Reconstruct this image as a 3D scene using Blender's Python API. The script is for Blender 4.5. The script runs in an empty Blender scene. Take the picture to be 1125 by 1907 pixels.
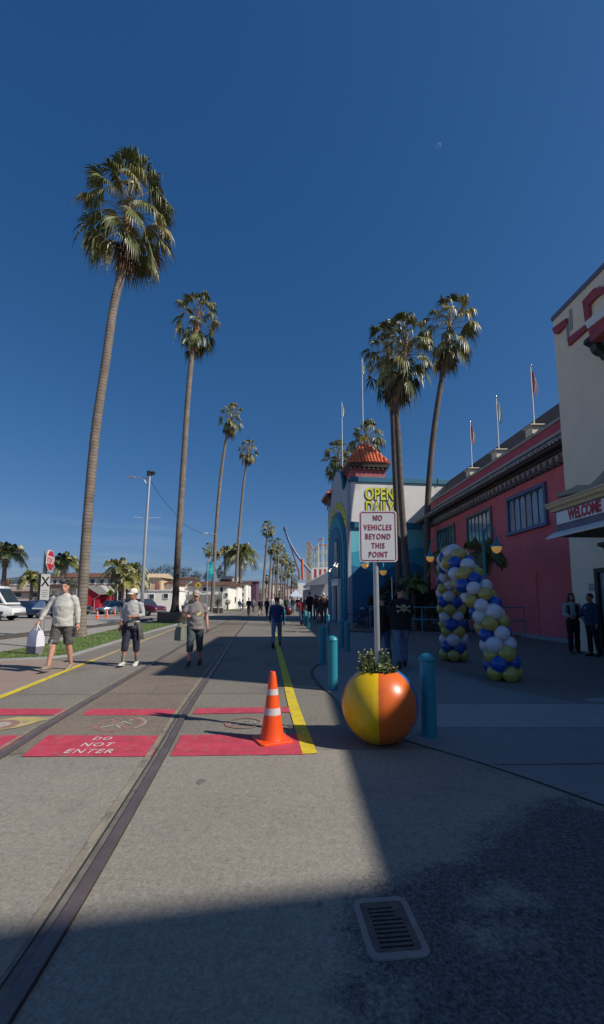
import bpy, bmesh, math, random
from mathutils import Vector, Matrix, noise as mnoise
R = math.radians
PI = math.pi
scene = bpy.context.scene
COL = scene.collection
rnd = random.Random(7)

# ------------------------------------------------------------------ camera
F, CX, CY, H = 800.0, 562.5, 1028.0, 1.45
TH = math.atan((1120 - CY) / F)
cam_d = bpy.data.cameras.new('camera')
cam = bpy.data.objects.new('camera', cam_d)
COL.objects.link(cam)
cam.location = (0, 0, H)
cam.rotation_euler = (PI / 2 + TH, 0, 0)
cam_d.sensor_fit = 'VERTICAL'
cam_d.sensor_height = 36
cam_d.lens = F / 1907 * 36
cam_d.shift_y = (CY - 953.5) / 1907
cam_d.clip_start = 0.05
cam_d.clip_end = 20000
scene.camera = cam


def ray(px, py):
    a, b = (px - CX) / F, -(py - CY) / F
    return Vector((a, math.cos(TH) - b * math.sin(TH), math.sin(TH) + b * math.cos(TH)))


def G(px, py, z=0.0):          # point of the ground seen at a pixel
    d = ray(px, py)
    t = (z - H) / d.z
    return Vector((d.x * t, d.y * t, z))


def P(px, py, Y):              # point at depth Y seen at a pixel
    d = ray(px, py)
    t = Y / d.y
    return Vector((d.x * t, Y, H + d.z * t))


# ------------------------------------------------------------------ tagging
def tag(o, label=None, cat=None, group=None, kind=None):
    if label: o['label'] = label
    if cat: o['category'] = cat
    if group: o['group'] = group
    if kind: o['kind'] = kind
    return o


def thing(name, label, cat, loc=(0, 0, 0), rz=0.0, group=None):
    o = bpy.data.objects.new(name, None)
    COL.objects.link(o)
    o.location = loc
    o.rotation_euler = (0, 0, rz)
    o.empty_display_size = 0.2
    return tag(o, label, cat, group)


def copy_tree(o, parent=None):
    c = o.copy()
    COL.objects.link(c)
    if parent is not None:
        c.parent = parent
    for ch in list(o.children):
        copy_tree(ch, c)
    return c


def place(o, loc, rz=0.0, s=1.0, label=None):
    o.location = loc
    o.rotation_euler = (0, 0, rz)
    o.scale = (s, s, s)
    if label: o['label'] = label
    return o


# ------------------------------------------------------------------ materials
def lin(c):
    return tuple((x / 12.92 if x <= 0.04045 else ((x + 0.055) / 1.055) ** 2.4) for x in c)


MATS = {}


def mat(name, col, rough=0.6, var=0.12, scale=6.0, bump=0.0, bscale=40.0, metal=0.0, spec=0.5, emit=0.0, coat=0.0, detail=4.0, dirt=None, island=0.0, ecol=None):
    if name in MATS: return MATS[name]
    m = bpy.data.materials.new(name)
    m.use_nodes = True
    nt = m.node_tree
    b = nt.nodes['Principled BSDF']
    b.inputs['Roughness'].default_value = rough
    b.inputs['Metallic'].default_value = metal
    b.inputs['Specular IOR Level'].default_value = spec
    b.inputs['Coat Weight'].default_value = coat
    L = nt.links
    tc = nt.nodes.new('ShaderNodeTexCoord')
    n = nt.nodes.new('ShaderNodeTexNoise')
    n.inputs['Scale'].default_value = scale
    n.inputs['Detail'].default_value = detail
    n.inputs['Roughness'].default_value = 0.62
    L.new(tc.outputs['Object'], n.inputs['Vector'])
    r = nt.nodes.new('ShaderNodeMapRange')
    r.inputs[1].default_value, r.inputs[2].default_value = 0.3, 0.7
    r.inputs[3].default_value, r.inputs[4].default_value = 1 - var, 1 + var
    L.new(n.outputs['Fac'], r.inputs[0])
    fac = r.outputs[0]
    if island:
        g = nt.nodes.new('ShaderNodeNewGeometry')
        q = nt.nodes.new('ShaderNodeMapRange')
        q.inputs[3].default_value, q.inputs[4].default_value = 1 - island, 1 + island
        L.new(g.outputs['Random Per Island'], q.inputs[0])
        mm = nt.nodes.new('ShaderNodeMath'); mm.operation = 'MULTIPLY'
        L.new(fac, mm.inputs[0]); L.new(q.outputs[0], mm.inputs[1])
        fac = mm.outputs[0]
    v = nt.nodes.new('ShaderNodeVectorMath'); v.operation = 'SCALE'
    v.inputs[0].default_value = col
    L.new(fac, v.inputs['Scale'])
    out = v.outputs[0]
    if dirt:
        dn = nt.nodes.new('ShaderNodeTexNoise')
        dn.inputs['Scale'].default_value = dirt[1]
        dn.inputs['Detail'].default_value = 6
        L.new(tc.outputs['Object'], dn.inputs['Vector'])
        dr = nt.nodes.new('ShaderNodeMapRange')
        dr.inputs[1].default_value, dr.inputs[2].default_value = dirt[2], dirt[2] + 0.12
        dr.inputs[4].default_value = dirt[3]
        L.new(dn.outputs['Fac'], dr.inputs[0])
        mx = nt.nodes.new('ShaderNodeMix'); mx.data_type = 'RGBA'
        mx.inputs[7].default_value = (*dirt[0], 1)
        L.new(dr.outputs[0], mx.inputs[0]); L.new(out, mx.inputs[6])
        out = mx.outputs[2]
    L.new(out, b.inputs['Base Color'])
    if bump:
        bn = nt.nodes.new('ShaderNodeTexNoise')
        bn.inputs['Scale'].default_value = bscale
        bn.inputs['Detail'].default_value = 3
        L.new(tc.outputs['Object'], bn.inputs['Vector'])
        bp = nt.nodes.new('ShaderNodeBump')
        bp.inputs['Strength'].default_value = bump
        bp.inputs['Distance'].default_value = 0.02
        L.new(bn.outputs['Fac'], bp.inputs['Height'])
        L.new(bp.outputs[0], b.inputs['Normal'])
    if emit:
        b.inputs['Emission Color'].default_value = (*(ecol or col), 1)
        b.inputs['Emission Strength'].default_value = emit
    MATS[name] = m
    return m


def ground_mat(name, col, speck=0.35, fine=90.0, patch=0.2, pscale=0.6, warm=0.0, stains=0.35, bump=0.35, mask=None):
    """aggregate surface: fine stones, broad patches, darker old stains"""
    m = bpy.data.materials.new(name)
    m.use_nodes = True
    nt = m.node_tree; L = nt.links
    b = nt.nodes['Principled BSDF']
    b.inputs['Roughness'].default_value = 0.85
    b.inputs['Specular IOR Level'].default_value = 0.25
    tc = nt.nodes.new('ShaderNodeTexCoord')

    def noise(scale, detail, rough=0.6):
        n = nt.nodes.new('ShaderNodeTexNoise')
        n.inputs['Scale'].default_value = scale
        n.inputs['Detail'].default_value = detail
        n.inputs['Roughness'].default_value = rough
        L.new(tc.outputs['Object'], n.inputs['Vector'])
        return n.outputs['Fac']

    def rng(s, a, b_, c, d):
        r = nt.nodes.new('ShaderNodeMapRange')
        for i, x in enumerate((a, b_, c, d)): r.inputs[i + 1].default_value = x
        L.new(s, r.inputs[0])
        return r.outputs[0]

    def mul(x, y):
        k = nt.nodes.new('ShaderNodeMath'); k.operation = 'MULTIPLY'
        L.new(x, k.inputs[0]); L.new(y, k.inputs[1])
        return k.outputs[0]
    f = rng(noise(fine, 3, 0.7), 0.3, 0.7, 1 - speck, 1 + speck)
    f2 = rng(noise(fine * 0.3, 4, 0.7), 0.3, 0.7, 1 - speck * 0.5, 1 + speck * 0.5)
    p = rng(noise(pscale, 5, 0.6), 0.3, 0.7, 1 - patch, 1 + patch)
    s = rng(noise(pscale * 2.3, 8, 0.65), 0.56, 0.68, 1, 1 - stains)
    w = nt.nodes.new('ShaderNodeTexVoronoi')
    w.inputs['Scale'].default_value = fine * 1.1
    L.new(tc.outputs['Object'], w.inputs['Vector'])
    vv = rng(w.outputs['Distance'], 0.0, 0.25, 1 + speck * 1.4, 1.0)
    k = mul(mul(mul(f, f2), mul(p, s)), vv)
    v = nt.nodes.new('ShaderNodeVectorMath'); v.operation = 'SCALE'
    v.inputs[0].default_value = col
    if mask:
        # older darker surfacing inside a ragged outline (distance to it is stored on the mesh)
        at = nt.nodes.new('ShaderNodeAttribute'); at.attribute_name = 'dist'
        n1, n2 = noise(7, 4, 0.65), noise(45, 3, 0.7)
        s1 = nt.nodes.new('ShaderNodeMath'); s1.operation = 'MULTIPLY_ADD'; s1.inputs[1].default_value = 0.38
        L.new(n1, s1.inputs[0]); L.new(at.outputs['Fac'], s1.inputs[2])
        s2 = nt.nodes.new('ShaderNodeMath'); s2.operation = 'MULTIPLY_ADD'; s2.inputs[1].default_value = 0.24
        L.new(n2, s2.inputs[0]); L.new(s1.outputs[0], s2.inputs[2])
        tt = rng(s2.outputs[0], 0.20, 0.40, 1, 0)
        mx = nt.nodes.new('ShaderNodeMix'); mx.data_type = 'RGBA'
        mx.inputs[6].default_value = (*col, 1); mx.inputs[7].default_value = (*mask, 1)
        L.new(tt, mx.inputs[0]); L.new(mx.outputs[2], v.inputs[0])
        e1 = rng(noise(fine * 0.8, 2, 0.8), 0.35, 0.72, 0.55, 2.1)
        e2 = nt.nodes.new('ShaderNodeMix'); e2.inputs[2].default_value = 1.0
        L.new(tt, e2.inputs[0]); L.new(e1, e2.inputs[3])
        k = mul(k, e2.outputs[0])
    L.new(k, v.inputs['Scale'])
    L.new(v.outputs[0], b.inputs['Base Color'])
    bp = nt.nodes.new('ShaderNodeBump')
    bp.inputs['Strength'].default_value = bump
    bp.inputs['Distance'].default_value = 0.006
    L.new(noise(fine, 3, 0.7), bp.inputs['Height'])
    L.new(bp.outputs[0], b.inputs['Normal'])
    MATS[name] = m
    return m


# ------------------------------------------------------------------ mesh builder
class MB:
    def __init__(self):
        self.v, self.f, self.m = [], [], []

    def add(self, vs, fs, mi=0):
        o = len(self.v)
        self.v += [tuple(x) for x in vs]
        self.f += [tuple(i + o for i in f) for f in fs]
        self.m += [mi] * len(fs)

    def box(self, c, s, mi=0, rz=0.0, taper=1.0):
        x, y, z = s[0] / 2, s[1] / 2, s[2] / 2
        vs = []
        for k, (zz, t) in enumerate(((-z, 1.0), (z, taper))):
            for (a, b) in ((-x, -y), (x, -y), (x, y), (-x, y)):
                a, b = a * t, b * t
                vs.append((c[0] + a * math.cos(rz) - b * math.sin(rz), c[1] + a * math.sin(rz) + b * math.cos(rz), c[2] + zz))
        self.add(vs, [(3, 2, 1, 0), (4, 5, 6, 7), (0, 1, 5, 4), (1, 2, 6, 5), (2, 3, 7, 6), (3, 0, 4, 7)], mi)

    def bb(self, x0, x1, y0, y1, z0, z1, mi=0):
        self.box(((x0 + x1) / 2, (y0 + y1) / 2, (z0 + z1) / 2), (abs(x1 - x0), abs(y1 - y0), abs(z1 - z0)), mi)

    def tube(self, pts, rads, n=8, mi=0, caps=True, up=(0, 0, 1)):
        """loft along pts; a radius is a number or (across, along-up)"""
        pts = [Vector(p) for p in pts]
        if isinstance(rads, (int, float)): rads = [rads] * len(pts)
        rings = []
        X = None
        for i, p in enumerate(pts):
            d = (pts[min(i + 1, len(pts) - 1)] - pts[max(i - 1, 0)])
            if d.length < 1e-9: d = Vector((0, 0, 1))
            d.normalize()
            if X is None:
                u = Vector(up)
                X = d.cross(u)
                if X.length < 0.05: X = d.cross(Vector((0, 1, 0)))
                if X.length < 0.05: X = d.cross(Vector((1, 0, 0)))
            else:
                X = X - d * X.dot(d)
            X.normalize()
            Yv = d.cross(X)
            r = rads[i]
            ra, rb = (r if isinstance(r, (tuple, list)) else (r, r))
            rings.append([p + X * (ra * math.cos(2 * PI * k / n)) + Yv * (rb * math.sin(2 * PI * k / n)) for k in range(n)])
        vs = [q for r_ in rings for q in r_]
        fs = []
        for i in range(len(rings) - 1):
            for k in range(n):
                a, b = i * n + k, i * n + (k + 1) % n
                fs.append((a, b, b + n, a + n))
        if caps:
            fs.append(tuple(range(n - 1, -1, -1)))
            fs.append(tuple((len(rings) - 1) * n + k for k in range(n)))
        self.add(vs, fs, mi)

    def rings(self, rs, n=16, mi=0, caps=True):
        """stack of ellipses (z, rx, ry, ox, oy)"""
        vs = []
        for (z, rx, ry, ox, oy) in rs:
            for k in range(n):
                a = 2 * PI * k / n
                vs.append((ox + rx * math.cos(a), oy + ry * math.sin(a), z))
        fs = []
        for i in range(len(rs) - 1):
            for k in range(n):
                a, b = i * n + k, i * n + (k + 1) % n
                fs.append((a, b, b + n, a + n))
        if caps:
            fs.append(tuple(range(n - 1, -1, -1)))
            fs.append(tuple((len(rs) - 1) * n + k for k in range(n)))
        self.add(vs, fs, mi)

    def lathe(self, prof, n=24, c=(0, 0, 0), mi=0, caps=True):
        self.rings([(c[2] + z, max(r, 1e-4), max(r, 1e-4), c[0], c[1]) for r, z in prof], n, mi, caps)

    def ball(self, c, r, mi=0, n=12, m=8, sq=(1, 1, 1)):
        vs = [(c[0], c[1], c[2] - r * sq[2])]
        for i in range(1, m):
            t = -PI / 2 + PI * i / m
            for k in range(n):
                a = 2 * PI * k / n
                vs.append((c[0] + r * sq[0] * math.cos(t) * math.cos(a), c[1] + r * sq[1] * math.cos(t) * math.sin(a), c[2] + r * sq[2] * math.sin(t)))
        vs.append((c[0], c[1], c[2] + r * sq[2]))
        fs = []
        for k in range(n): fs.append((0, 1 + (k + 1) % n, 1 + k))
        for i in range(m - 2):
            for k in range(n):
                a, b = 1 + i * n + k, 1 + i * n + (k + 1) % n
                fs.append((a, b, b + n, a + n))
        t = len(vs) - 1
        o = 1 + (m - 2) * n
        for k in range(n): fs.append((o + k, o + (k + 1) % n, t))
        self.add(vs, fs, mi)

    def prism(self, poly, ext, mi=0):
        """3-D polygon swept by the vector ext"""
        n = len(poly)
        e = Vector(ext)
        p = [Vector(q) for q in poly]
        nrm = Vector((0, 0, 0))
        for i in range(n): nrm += p[i].cross(p[(i + 1) % n])
        if nrm.dot(e) > 0: p = p[::-1]
        vs = p + [q + e for q in p]
        fs = [tuple(range(n)), tuple(range(2 * n - 1, n - 1, -1))]
        for i in range(n):
            j = (i + 1) % n
            fs.append((i, i + n, j + n, j))
        self.add(vs, fs, mi)

    def quad(self, a, b, c, d, mi=0):
        self.add([a, b, c, d], [(0, 1, 2, 3)], mi)

    def xf(self, M, start=0):
        for i in range(start, len(self.v)):
            self.v[i] = tuple(M @ Vector(self.v[i]))

    def mesh(self, name):
        me = bpy.data.meshes.new(name)
        me.from_pydata(self.v, [], self.f)
        if any(self.m): me.polygons.foreach_set('material_index', self.m)
        return me

    def build(self, name, mats, parent=None, smooth=0.0, loc=None, bevel=0.0):
        me = self.mesh(name)
        if not isinstance(mats, (list, tuple)): mats = [mats]
        for m in mats: me.materials.append(m)
        if bevel:
            bm = bmesh.new(); bm.from_mesh(me)
            es = [e for e in bm.edges if len(e.link_faces) == 2 and e.calc_face_angle(0) > 0.6]
            bmesh.ops.bevel(bm, geom=es, offset=bevel, segments=1, affect='EDGES', clamp_overlap=True)
            bm.to_mesh(me); bm.free()
        if smooth:
            me.polygons.foreach_set('use_smooth', [True] * len(me.polygons))
            if smooth < 179: me.set_sharp_from_angle(angle=R(smooth))
        me.update()
        o = bpy.data.objects.new(name, me)
        COL.objects.link(o)
        if parent is not None: o.parent = parent
        if loc is not None: o.location = loc
        return o

    def remesh(self, name, mats, parent, voxel, smooth_it=3, lump=0.0):
        """fuse overlapping pieces into one continuous skin"""
        me = self.mesh(name)
        bm = bmesh.new(); bm.from_mesh(me)
        bmesh.ops.recalc_face_normals(bm, faces=bm.faces)
        bm.to_mesh(me); bm.free()
        o = bpy.data.objects.new(name + '_work', me)
        COL.objects.link(o)
        r = o.modifiers.new('r', 'REMESH'); r.mode = 'VOXEL'; r.voxel_size = voxel
        s = o.modifiers.new('s', 'SMOOTH'); s.factor = 0.5; s.iterations = smooth_it
        dg = bpy.context.evaluated_depsgraph_get()
        dg.update()
        out = bpy.data.meshes.new_from_object(o.evaluated_get(dg))
        bpy.data.objects.remove(o)
        if lump:
            for v in out.vertices:
                q = v.co
                k = mnoise.noise(Vector((q.x * 9, q.y * 9, q.z * 14))) * lump
                v.co = q + v.normal * k
        out.name = name
        out.materials.clear()
        for m in (mats if isinstance(mats, (list, tuple)) else [mats]): out.materials.append(m)
        out.polygons.foreach_set('use_smooth', [True] * len(out.polygons))
        ob = bpy.data.objects.new(name, out)
        COL.objects.link(ob)
        ob.parent = parent
        return ob


def text_mesh(s, size, depth=0.004, bold=0.0, sx=1.0, spacing=1.0, shear=0.0):
    c = bpy.data.curves.new('lettering', 'FONT')
    c.body = s
    c.size = size
    c.align_x = 'CENTER'; c.align_y = 'CENTER'
    c.extrude = depth; c.offset = bold; c.space_character = spacing; c.shear = shear
    c.resolution_u = 3
    o = bpy.data.objects.new('t', c)
    COL.objects.link(o)
    dg = bpy.context.evaluated_depsgraph_get(); dg.update()
    me = bpy.data.meshes.new_from_object(o.evaluated_get(dg))
    bpy.data.objects.remove(o)
    for v in me.vertices: v.co.x *= sx
    return me


def lettering(s, size, M, material, parent=None, name='lettering', **kw):
    me = text_mesh(s, size, **kw)
    me.transform(M)
    me.materials.clear(); me.materials.append(material)
    o = bpy.data.objects.new(name, me)
    COL.objects.link(o)
    if parent is not None: o.parent = parent
    return o


def frameM(o, x, y):           # matrix with given origin, x axis and y axis
    x = Vector(x).normalized(); y = Vector(y); z = x.cross(y).normalized(); y = z.cross(x)
    M = Matrix((( x.x, y.x, z.x, o[0]), (x.y, y.y, z.y, o[1]), (x.z, y.z, z.z, o[2]), (0, 0, 0, 1)))
    return M


def sheet(name, pts, z, material, kind='structure'):
    bm = bmesh.new()
    vs = [bm.verts.new((p[0], p[1], z)) for p in pts]
    f = bm.faces.new(vs)
    f.normal_update()
    if f.normal.z < 0: f.normal_flip()
    bmesh.ops.triangulate(bm, faces=bm.faces[:], ngon_method='EAR_CLIP')
    me = bpy.data.meshes.new(name); bm.to_mesh(me); bm.free()
    me.materials.append(material)
    o = bpy.data.objects.new(name, me); COL.objects.link(o)
    if kind: o['kind'] = kind
    return o


def smooth_path(pts, n=6):
    """Catmull-Rom through points"""
    pts = [Vector(p) for p in pts]
    out = []
    for i in range(len(pts) - 1):
        p0, p1, p2, p3 = pts[max(i - 1, 0)], pts[i], pts[i + 1], pts[min(i + 2, len(pts) - 1)]
        for k in range(n):
            t = k / n
            out.append(0.5 * ((2 * p1) + (p2 - p0) * t + (2 * p0 - 5 * p1 + 4 * p2 - p3) * t * t + (3 * p1 - p0 - 3 * p2 + p3) * t ** 3))
    out.append(pts[-1])
    return out


def ribbon(name, path, w, z, material, kind='structure', h=0.0):
    """strip of width w laid along a ground path; with h it has sides"""
    mb = MB()
    L_, R_ = [], []
    path = [Vector((p[0], p[1], 0)) for p in path]
    for i, p in enumerate(path):
        d = (path[min(i + 1, len(path) - 1)] - path[max(i - 1, 0)]).normalized()
        s = Vector((d.y, -d.x, 0)) * (w / 2)
        L_.append(p - s); R_.append(p + s)
    n = len(path)
    vs = [(p.x, p.y, z) for p in L_] + [(p.x, p.y, z) for p in R_]
    fs = [(i + n, i + n + 1, i + 1, i) for i in range(n - 1)]
    mb.add(vs, fs)
    if h:
        o = len(mb.v)
        vs = [(p.x, p.y, z - h) for p in L_] + [(p.x, p.y, z - h) for p in R_]
        mb.v += vs
        for i in range(n - 1):
            mb.f.append((i, i + 1, o + i + 1, o + i)); mb.m.append(0)
            mb.f.append((n + i + 1, n + i, o + n + i, o + n + i + 1)); mb.m.append(0)
        mb.f.append((n, 0, o, o + n)); mb.m.append(0)
        mb.f.append((n - 1, 2 * n - 1, o + 2 * n - 1, o + n - 1)); mb.m.append(0)
    ob = mb.build(name, material)
    if kind: ob['kind'] = kind
    return ob
# ------------------------------------------------------------------ light and sky
EL = R(40.3)
SUN = Vector((0.922 * math.cos(EL), -0.387 * math.cos(EL), math.sin(EL))).normalized()
sl = bpy.data.lights.new('sun', 'SUN')
sl.energy = 4.7
sl.angle = R(0.53)
sl.color = (1.0, 0.935, 0.83)
so = bpy.data.objects.new('sun', sl)
COL.objects.link(so)
so.rotation_euler = SUN.to_track_quat('Z', 'Y').to_euler()
so.location = (20, -10, 30)

world = bpy.data.worlds.new('World')
scene.world = world
world.use_nodes = True
wn = world.node_tree
sky = wn.nodes.new('ShaderNodeTexSky')
sky.sky_type = 'NISHITA'
sky.sun_disc = False
sky.sun_elevation = math.asin(SUN.z)
sky.sun_rotation = math.atan2(SUN.x, SUN.y)
sky.dust_density = 1.0
# tone the clear sky channel by channel: deep blue overhead, paler at the horizon
spx = wn.nodes.new('ShaderNodeSeparateXYZ'); wn.links.new(sky.outputs[0], spx.inputs[0])
tint = wn.nodes.new('ShaderNodeCombineXYZ')
for i, (k_, p_) in enumerate(((0.25, 1.22), (0.65, 0.826), (1.23, 0.726))):
    pw = wn.nodes.new('ShaderNodeMath'); pw.operation = 'POWER'; pw.inputs[1].default_value = p_
    ml = wn.nodes.new('ShaderNodeMath'); ml.operation = 'MULTIPLY'; ml.inputs[1].default_value = k_
    wn.links.new(spx.outputs[i], pw.inputs[0]); wn.links.new(pw.outputs[0], ml.inputs[0]); wn.links.new(ml.outputs[0], tint.inputs[i])
# thin streaks of cirrus low in the sky
tcw = wn.nodes.new('ShaderNodeTexCoord')
mp = wn.nodes.new('ShaderNodeMapping'); mp.inputs['Scale'].default_value = (2.2, 2.2, 26)
cn = wn.nodes.new('ShaderNodeTexNoise'); cn.inputs['Scale'].default_value = 2.0; cn.inputs['Detail'].default_value = 6
wn.links.new(tcw.outputs['Generated'], mp.inputs[0]); wn.links.new(mp.outputs[0], cn.inputs['Vector'])
cr = wn.nodes.new('ShaderNodeMapRange')
cr.inputs[1].default_value, cr.inputs[2].default_value, cr.inputs[4].default_value = 0.5, 0.75, 0.45
wn.links.new(cn.outputs['Fac'], cr.inputs[0])
sep = wn.nodes.new('ShaderNodeSeparateXYZ'); wn.links.new(tcw.outputs['Generated'], sep.inputs[0])
er = wn.nodes.new('ShaderNodeMapRange')
er.inputs[1].default_value, er.inputs[2].default_value, er.inputs[3].default_value, er.inputs[4].default_value = 0.06, 0.2, 1, 0
wn.links.new(sep.outputs['Z'], er.inputs[0])
cm = wn.nodes.new('ShaderNodeMath'); cm.operation = 'MULTIPLY'
wn.links.new(cr.outputs[0], cm.inputs[0]); wn.links.new(er.outputs[0], cm.inputs[1])
cx_ = wn.nodes.new('ShaderNodeMix'); cx_.data_type = 'RGBA'
cx_.inputs[7].default_value = (3.4, 4.4, 5.6, 1)
wn.links.new(cm.outputs[0], cx_.inputs[0]); wn.links.new(tint.outputs[0], cx_.inputs[6])
wn.links.new(cx_.outputs[2], wn.nodes['Background'].inputs[0])
wn.nodes['Background'].inputs[1].default_value = 0.1
scene.view_settings.view_transform = 'Standard'
scene.view_settings.look = 'None'
scene.view_settings.exposure = 0.0
scene.view_settings.gamma = 1.0
scene.cycles.max_bounces = 6
scene.cycles.transparent_max_bounces = 8
scene.cycles.sample_clamp_indirect = 3.0

# ------------------------------------------------------------------ palette
WHITE = mat('white_paint', (0.72, 0.71, 0.68), 0.55, 0.05, 2, dirt=((0.5, 0.48, 0.44), 0.9, 0.58, 0.5))
CREAM = mat('cream_stucco', (0.82, 0.71, 0.55), 0.8, 0.05, 1.3, bump=0.15, bscale=60)
PINK = mat('pink_stucco', (0.70, 0.150, 0.175), 0.8, 0.10, 1.1, bump=0.15, bscale=60, dirt=((0.48, 0.10, 0.12), 0.55, 0.55, 0.55))
ROSE = mat('rose_trim', (0.34, 0.055, 0.075), 0.6, 0.08, 3)
SLATE = mat('slate_trim', (0.14, 0.14, 0.20), 0.6, 0.08, 3)
BLUETRIM = mat('blue_window_trim', (0.09, 0.13, 0.27), 0.5, 0.08, 4)
GREENTRIM = mat('dark_green_trim', (0.022, 0.045, 0.045), 0.5, 0.1, 4)
DARKBROWN = mat('dark_brown_timber', (0.05, 0.035, 0.03), 0.7, 0.15, 5)
ROOFBROWN = mat('brown_roof', (0.19, 0.13, 0.09), 0.9, 0.2, 4)
TILE = mat('terracotta_tile', (0.66, 0.19, 0.085), 0.7, 0.2, 7, island=0.3)
TILEDARK = mat('old_roof_tile', (0.105, 0.05, 0.038), 0.85, 0.25, 3, island=0.2)
TEAL = mat('teal_paint', (0.02, 0.24, 0.31), 0.45, 0.08, 5, dirt=((0.02, 0.1, 0.12), 4, 0.62, 0.5))
TEALWALL = mat('turquoise_wall', (0.14, 0.52, 0.60), 0.7, 0.06, 1.0)
BLUEWALL = mat('blue_wall', (0.02, 0.17, 0.30), 0.7, 0.08, 1.0)
BLUEDEEP = mat('deep_teal_trim', (0.015, 0.14, 0.24), 0.6, 0.08, 2)
YELLOWSIGN = mat('yellow_lettering', (0.75, 0.72, 0.03), 0.5, 0.05, 5)
NAVY = mat('navy_shadow_lettering', (0.012, 0.05, 0.07), 0.6, 0.1, 5)
BLACK = mat('black_paint', (0.012, 0.012, 0.013), 0.5, 0.15, 6)
RUBBER = mat('rubber', (0.018, 0.018, 0.018), 0.85, 0.2, 12)
STEEL = mat('galvanised_steel', (0.50, 0.51, 0.52), 0.42, 0.10, 20, metal=0.75)
CHROME = mat('chrome', (0.7, 0.7, 0.7), 0.2, 0.05, 8, metal=1.0)
IRON = mat('cast_iron', (0.06, 0.055, 0.055), 0.6, 0.3, 30, bump=0.3, bscale=120, metal=0.4)
RAILSTEEL = mat('worn_rail_steel', (0.15, 0.115, 0.112), 0.45, 0.22, 4, metal=0.25, bump=0.2, bscale=60)
GLASS = mat('dark_glass', (0.03, 0.045, 0.06), 0.06, 0.1, 2, spec=0.9)
WINGLASS = mat('pale_window_glass', (0.26, 0.32, 0.39), 0.10, 0.3, 1.2, spec=0.8)
SIGNWHITE = mat('sign_white', (0.70, 0.70, 0.70), 0.35, 0.04, 8)
SIGNRED = mat('sign_red', (0.36, 0.035, 0.07), 0.4, 0.06, 8)
STOPRED = mat('stop_red', (0.50, 0.015, 0.03), 0.4, 0.06, 8)
REDPAINT = mat('red_road_paint', (0.50, 0.05, 0.085), 0.75, 0.2, 5, bump=0.25, bscale=90, dirt=((0.27, 0.17, 0.14), 11, 0.565, 0.62))
YELLOWPAINT = mat('yellow_road_paint', (0.66, 0.50, 0.02), 0.75, 0.16, 6, bump=0.25, bscale=90, dirt=((0.27, 0.23, 0.14), 11, 0.56, 0.7))
FADEDYELLOW = mat('faded_yellow_paint', (0.46, 0.36, 0.14), 0.8, 0.2, 6, dirt=((0.27, 0.24, 0.19), 7, 0.5, 0.8))
WHITEPAINT = mat('white_road_paint', (0.62, 0.58, 0.54), 0.75, 0.15, 9, dirt=((0.5, 0.2, 0.2), 14, 0.6, 0.6))
FADEDRED = mat('faded_red_paint', (0.30, 0.145, 0.115), 0.8, 0.2, 9, dirt=((0.24, 0.22, 0.18), 16, 0.5, 0.75))
FADEDWHITE = mat('faded_white_paint', (0.42, 0.385, 0.32), 0.8, 0.2, 9, dirt=((0.26, 0.23, 0.18), 18, 0.5, 0.8))
ORANGE = mat('cone_orange', (0.85, 0.085, 0.01), 0.42, 0.06, 6, dirt=((0.45, 0.07, 0.02), 9, 0.63, 0.5))
AMBER = mat('amber_globe', (0.85, 0.50, 0.14), 0.3, 0.03, 5, emit=0.22, ecol=(1.0, 0.55, 0.16))
STONE = mat('planter_stone', (0.20, 0.14, 0.10), 0.9, 0.2, 6, bump=0.4, bscale=30)
SOIL = mat('soil', (0.04, 0.03, 0.022), 0.95, 0.3, 20, bump=0.6, bscale=50)
GOLD = mat('gilded', (0.75, 0.47, 0.03), 0.35, 0.05, 5)

ASPHALT = ground_mat('asphalt', (0.262, 0.240, 0.203), 0.27, 75, 0.14, 0.35, stains=0.18)
TRACKBED = ground_mat('track_bed', (0.195, 0.160, 0.128), 0.36, 70, 0.16, 0.5, stains=0.25)
LANE = ground_mat('lane_asphalt', (0.205, 0.185, 0.155), 0.34, 70, 0.14, 0.4, stains=0.18)
SPOT = mat('spot_dark', (0.17, 0.155, 0.135), 0.85, 0.3, 30)
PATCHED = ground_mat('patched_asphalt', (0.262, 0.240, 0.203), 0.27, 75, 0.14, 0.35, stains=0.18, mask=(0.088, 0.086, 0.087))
DARKASPHALT = ground_mat('dark_asphalt', (0.105, 0.105, 0.105), 0.55, 60, 0.3, 1.6, stains=0.35)
CONCRETE = ground_mat('concrete', (0.225, 0.225, 0.225), 0.08, 60, 0.10, 0.4, stains=0.12, bump=0.15)
PALECONC = ground_mat('pale_concrete', (0.31, 0.315, 0.325), 0.08, 60, 0.10, 0.5, stains=0.12, bump=0.15)
BROWNPAVE = ground_mat('brown_paving', (0.185, 0.165, 0.155), 0.12, 50, 0.12, 0.7, stains=0.12, bump=0.2)
TANPAVE = ground_mat('tan_paving', (0.30, 0.225, 0.18), 0.16, 60, 0.12, 0.5, stains=0.1, bump=0.2)
ROADGREY = ground_mat('pale_road', (0.31, 0.285, 0.25), 0.15, 50, 0.12, 0.12, stains=0.12)
GRASSBED = ground_mat('lawn_soil', (0.10, 0.145, 0.04), 0.35, 60, 0.25, 0.8, stains=0.2)
GRASS = mat('grass_blades', (0.145, 0.205, 0.06), 0.6, 0.25, 0.9, island=0.45)
HILL = mat('hills_haze_blue', (0.075, 0.11, 0.15), 0.95, 0.25, 0.006)  # bluish tone puts the distant haze into the hill colour

# ------------------------------------------------------------------ ground


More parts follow.
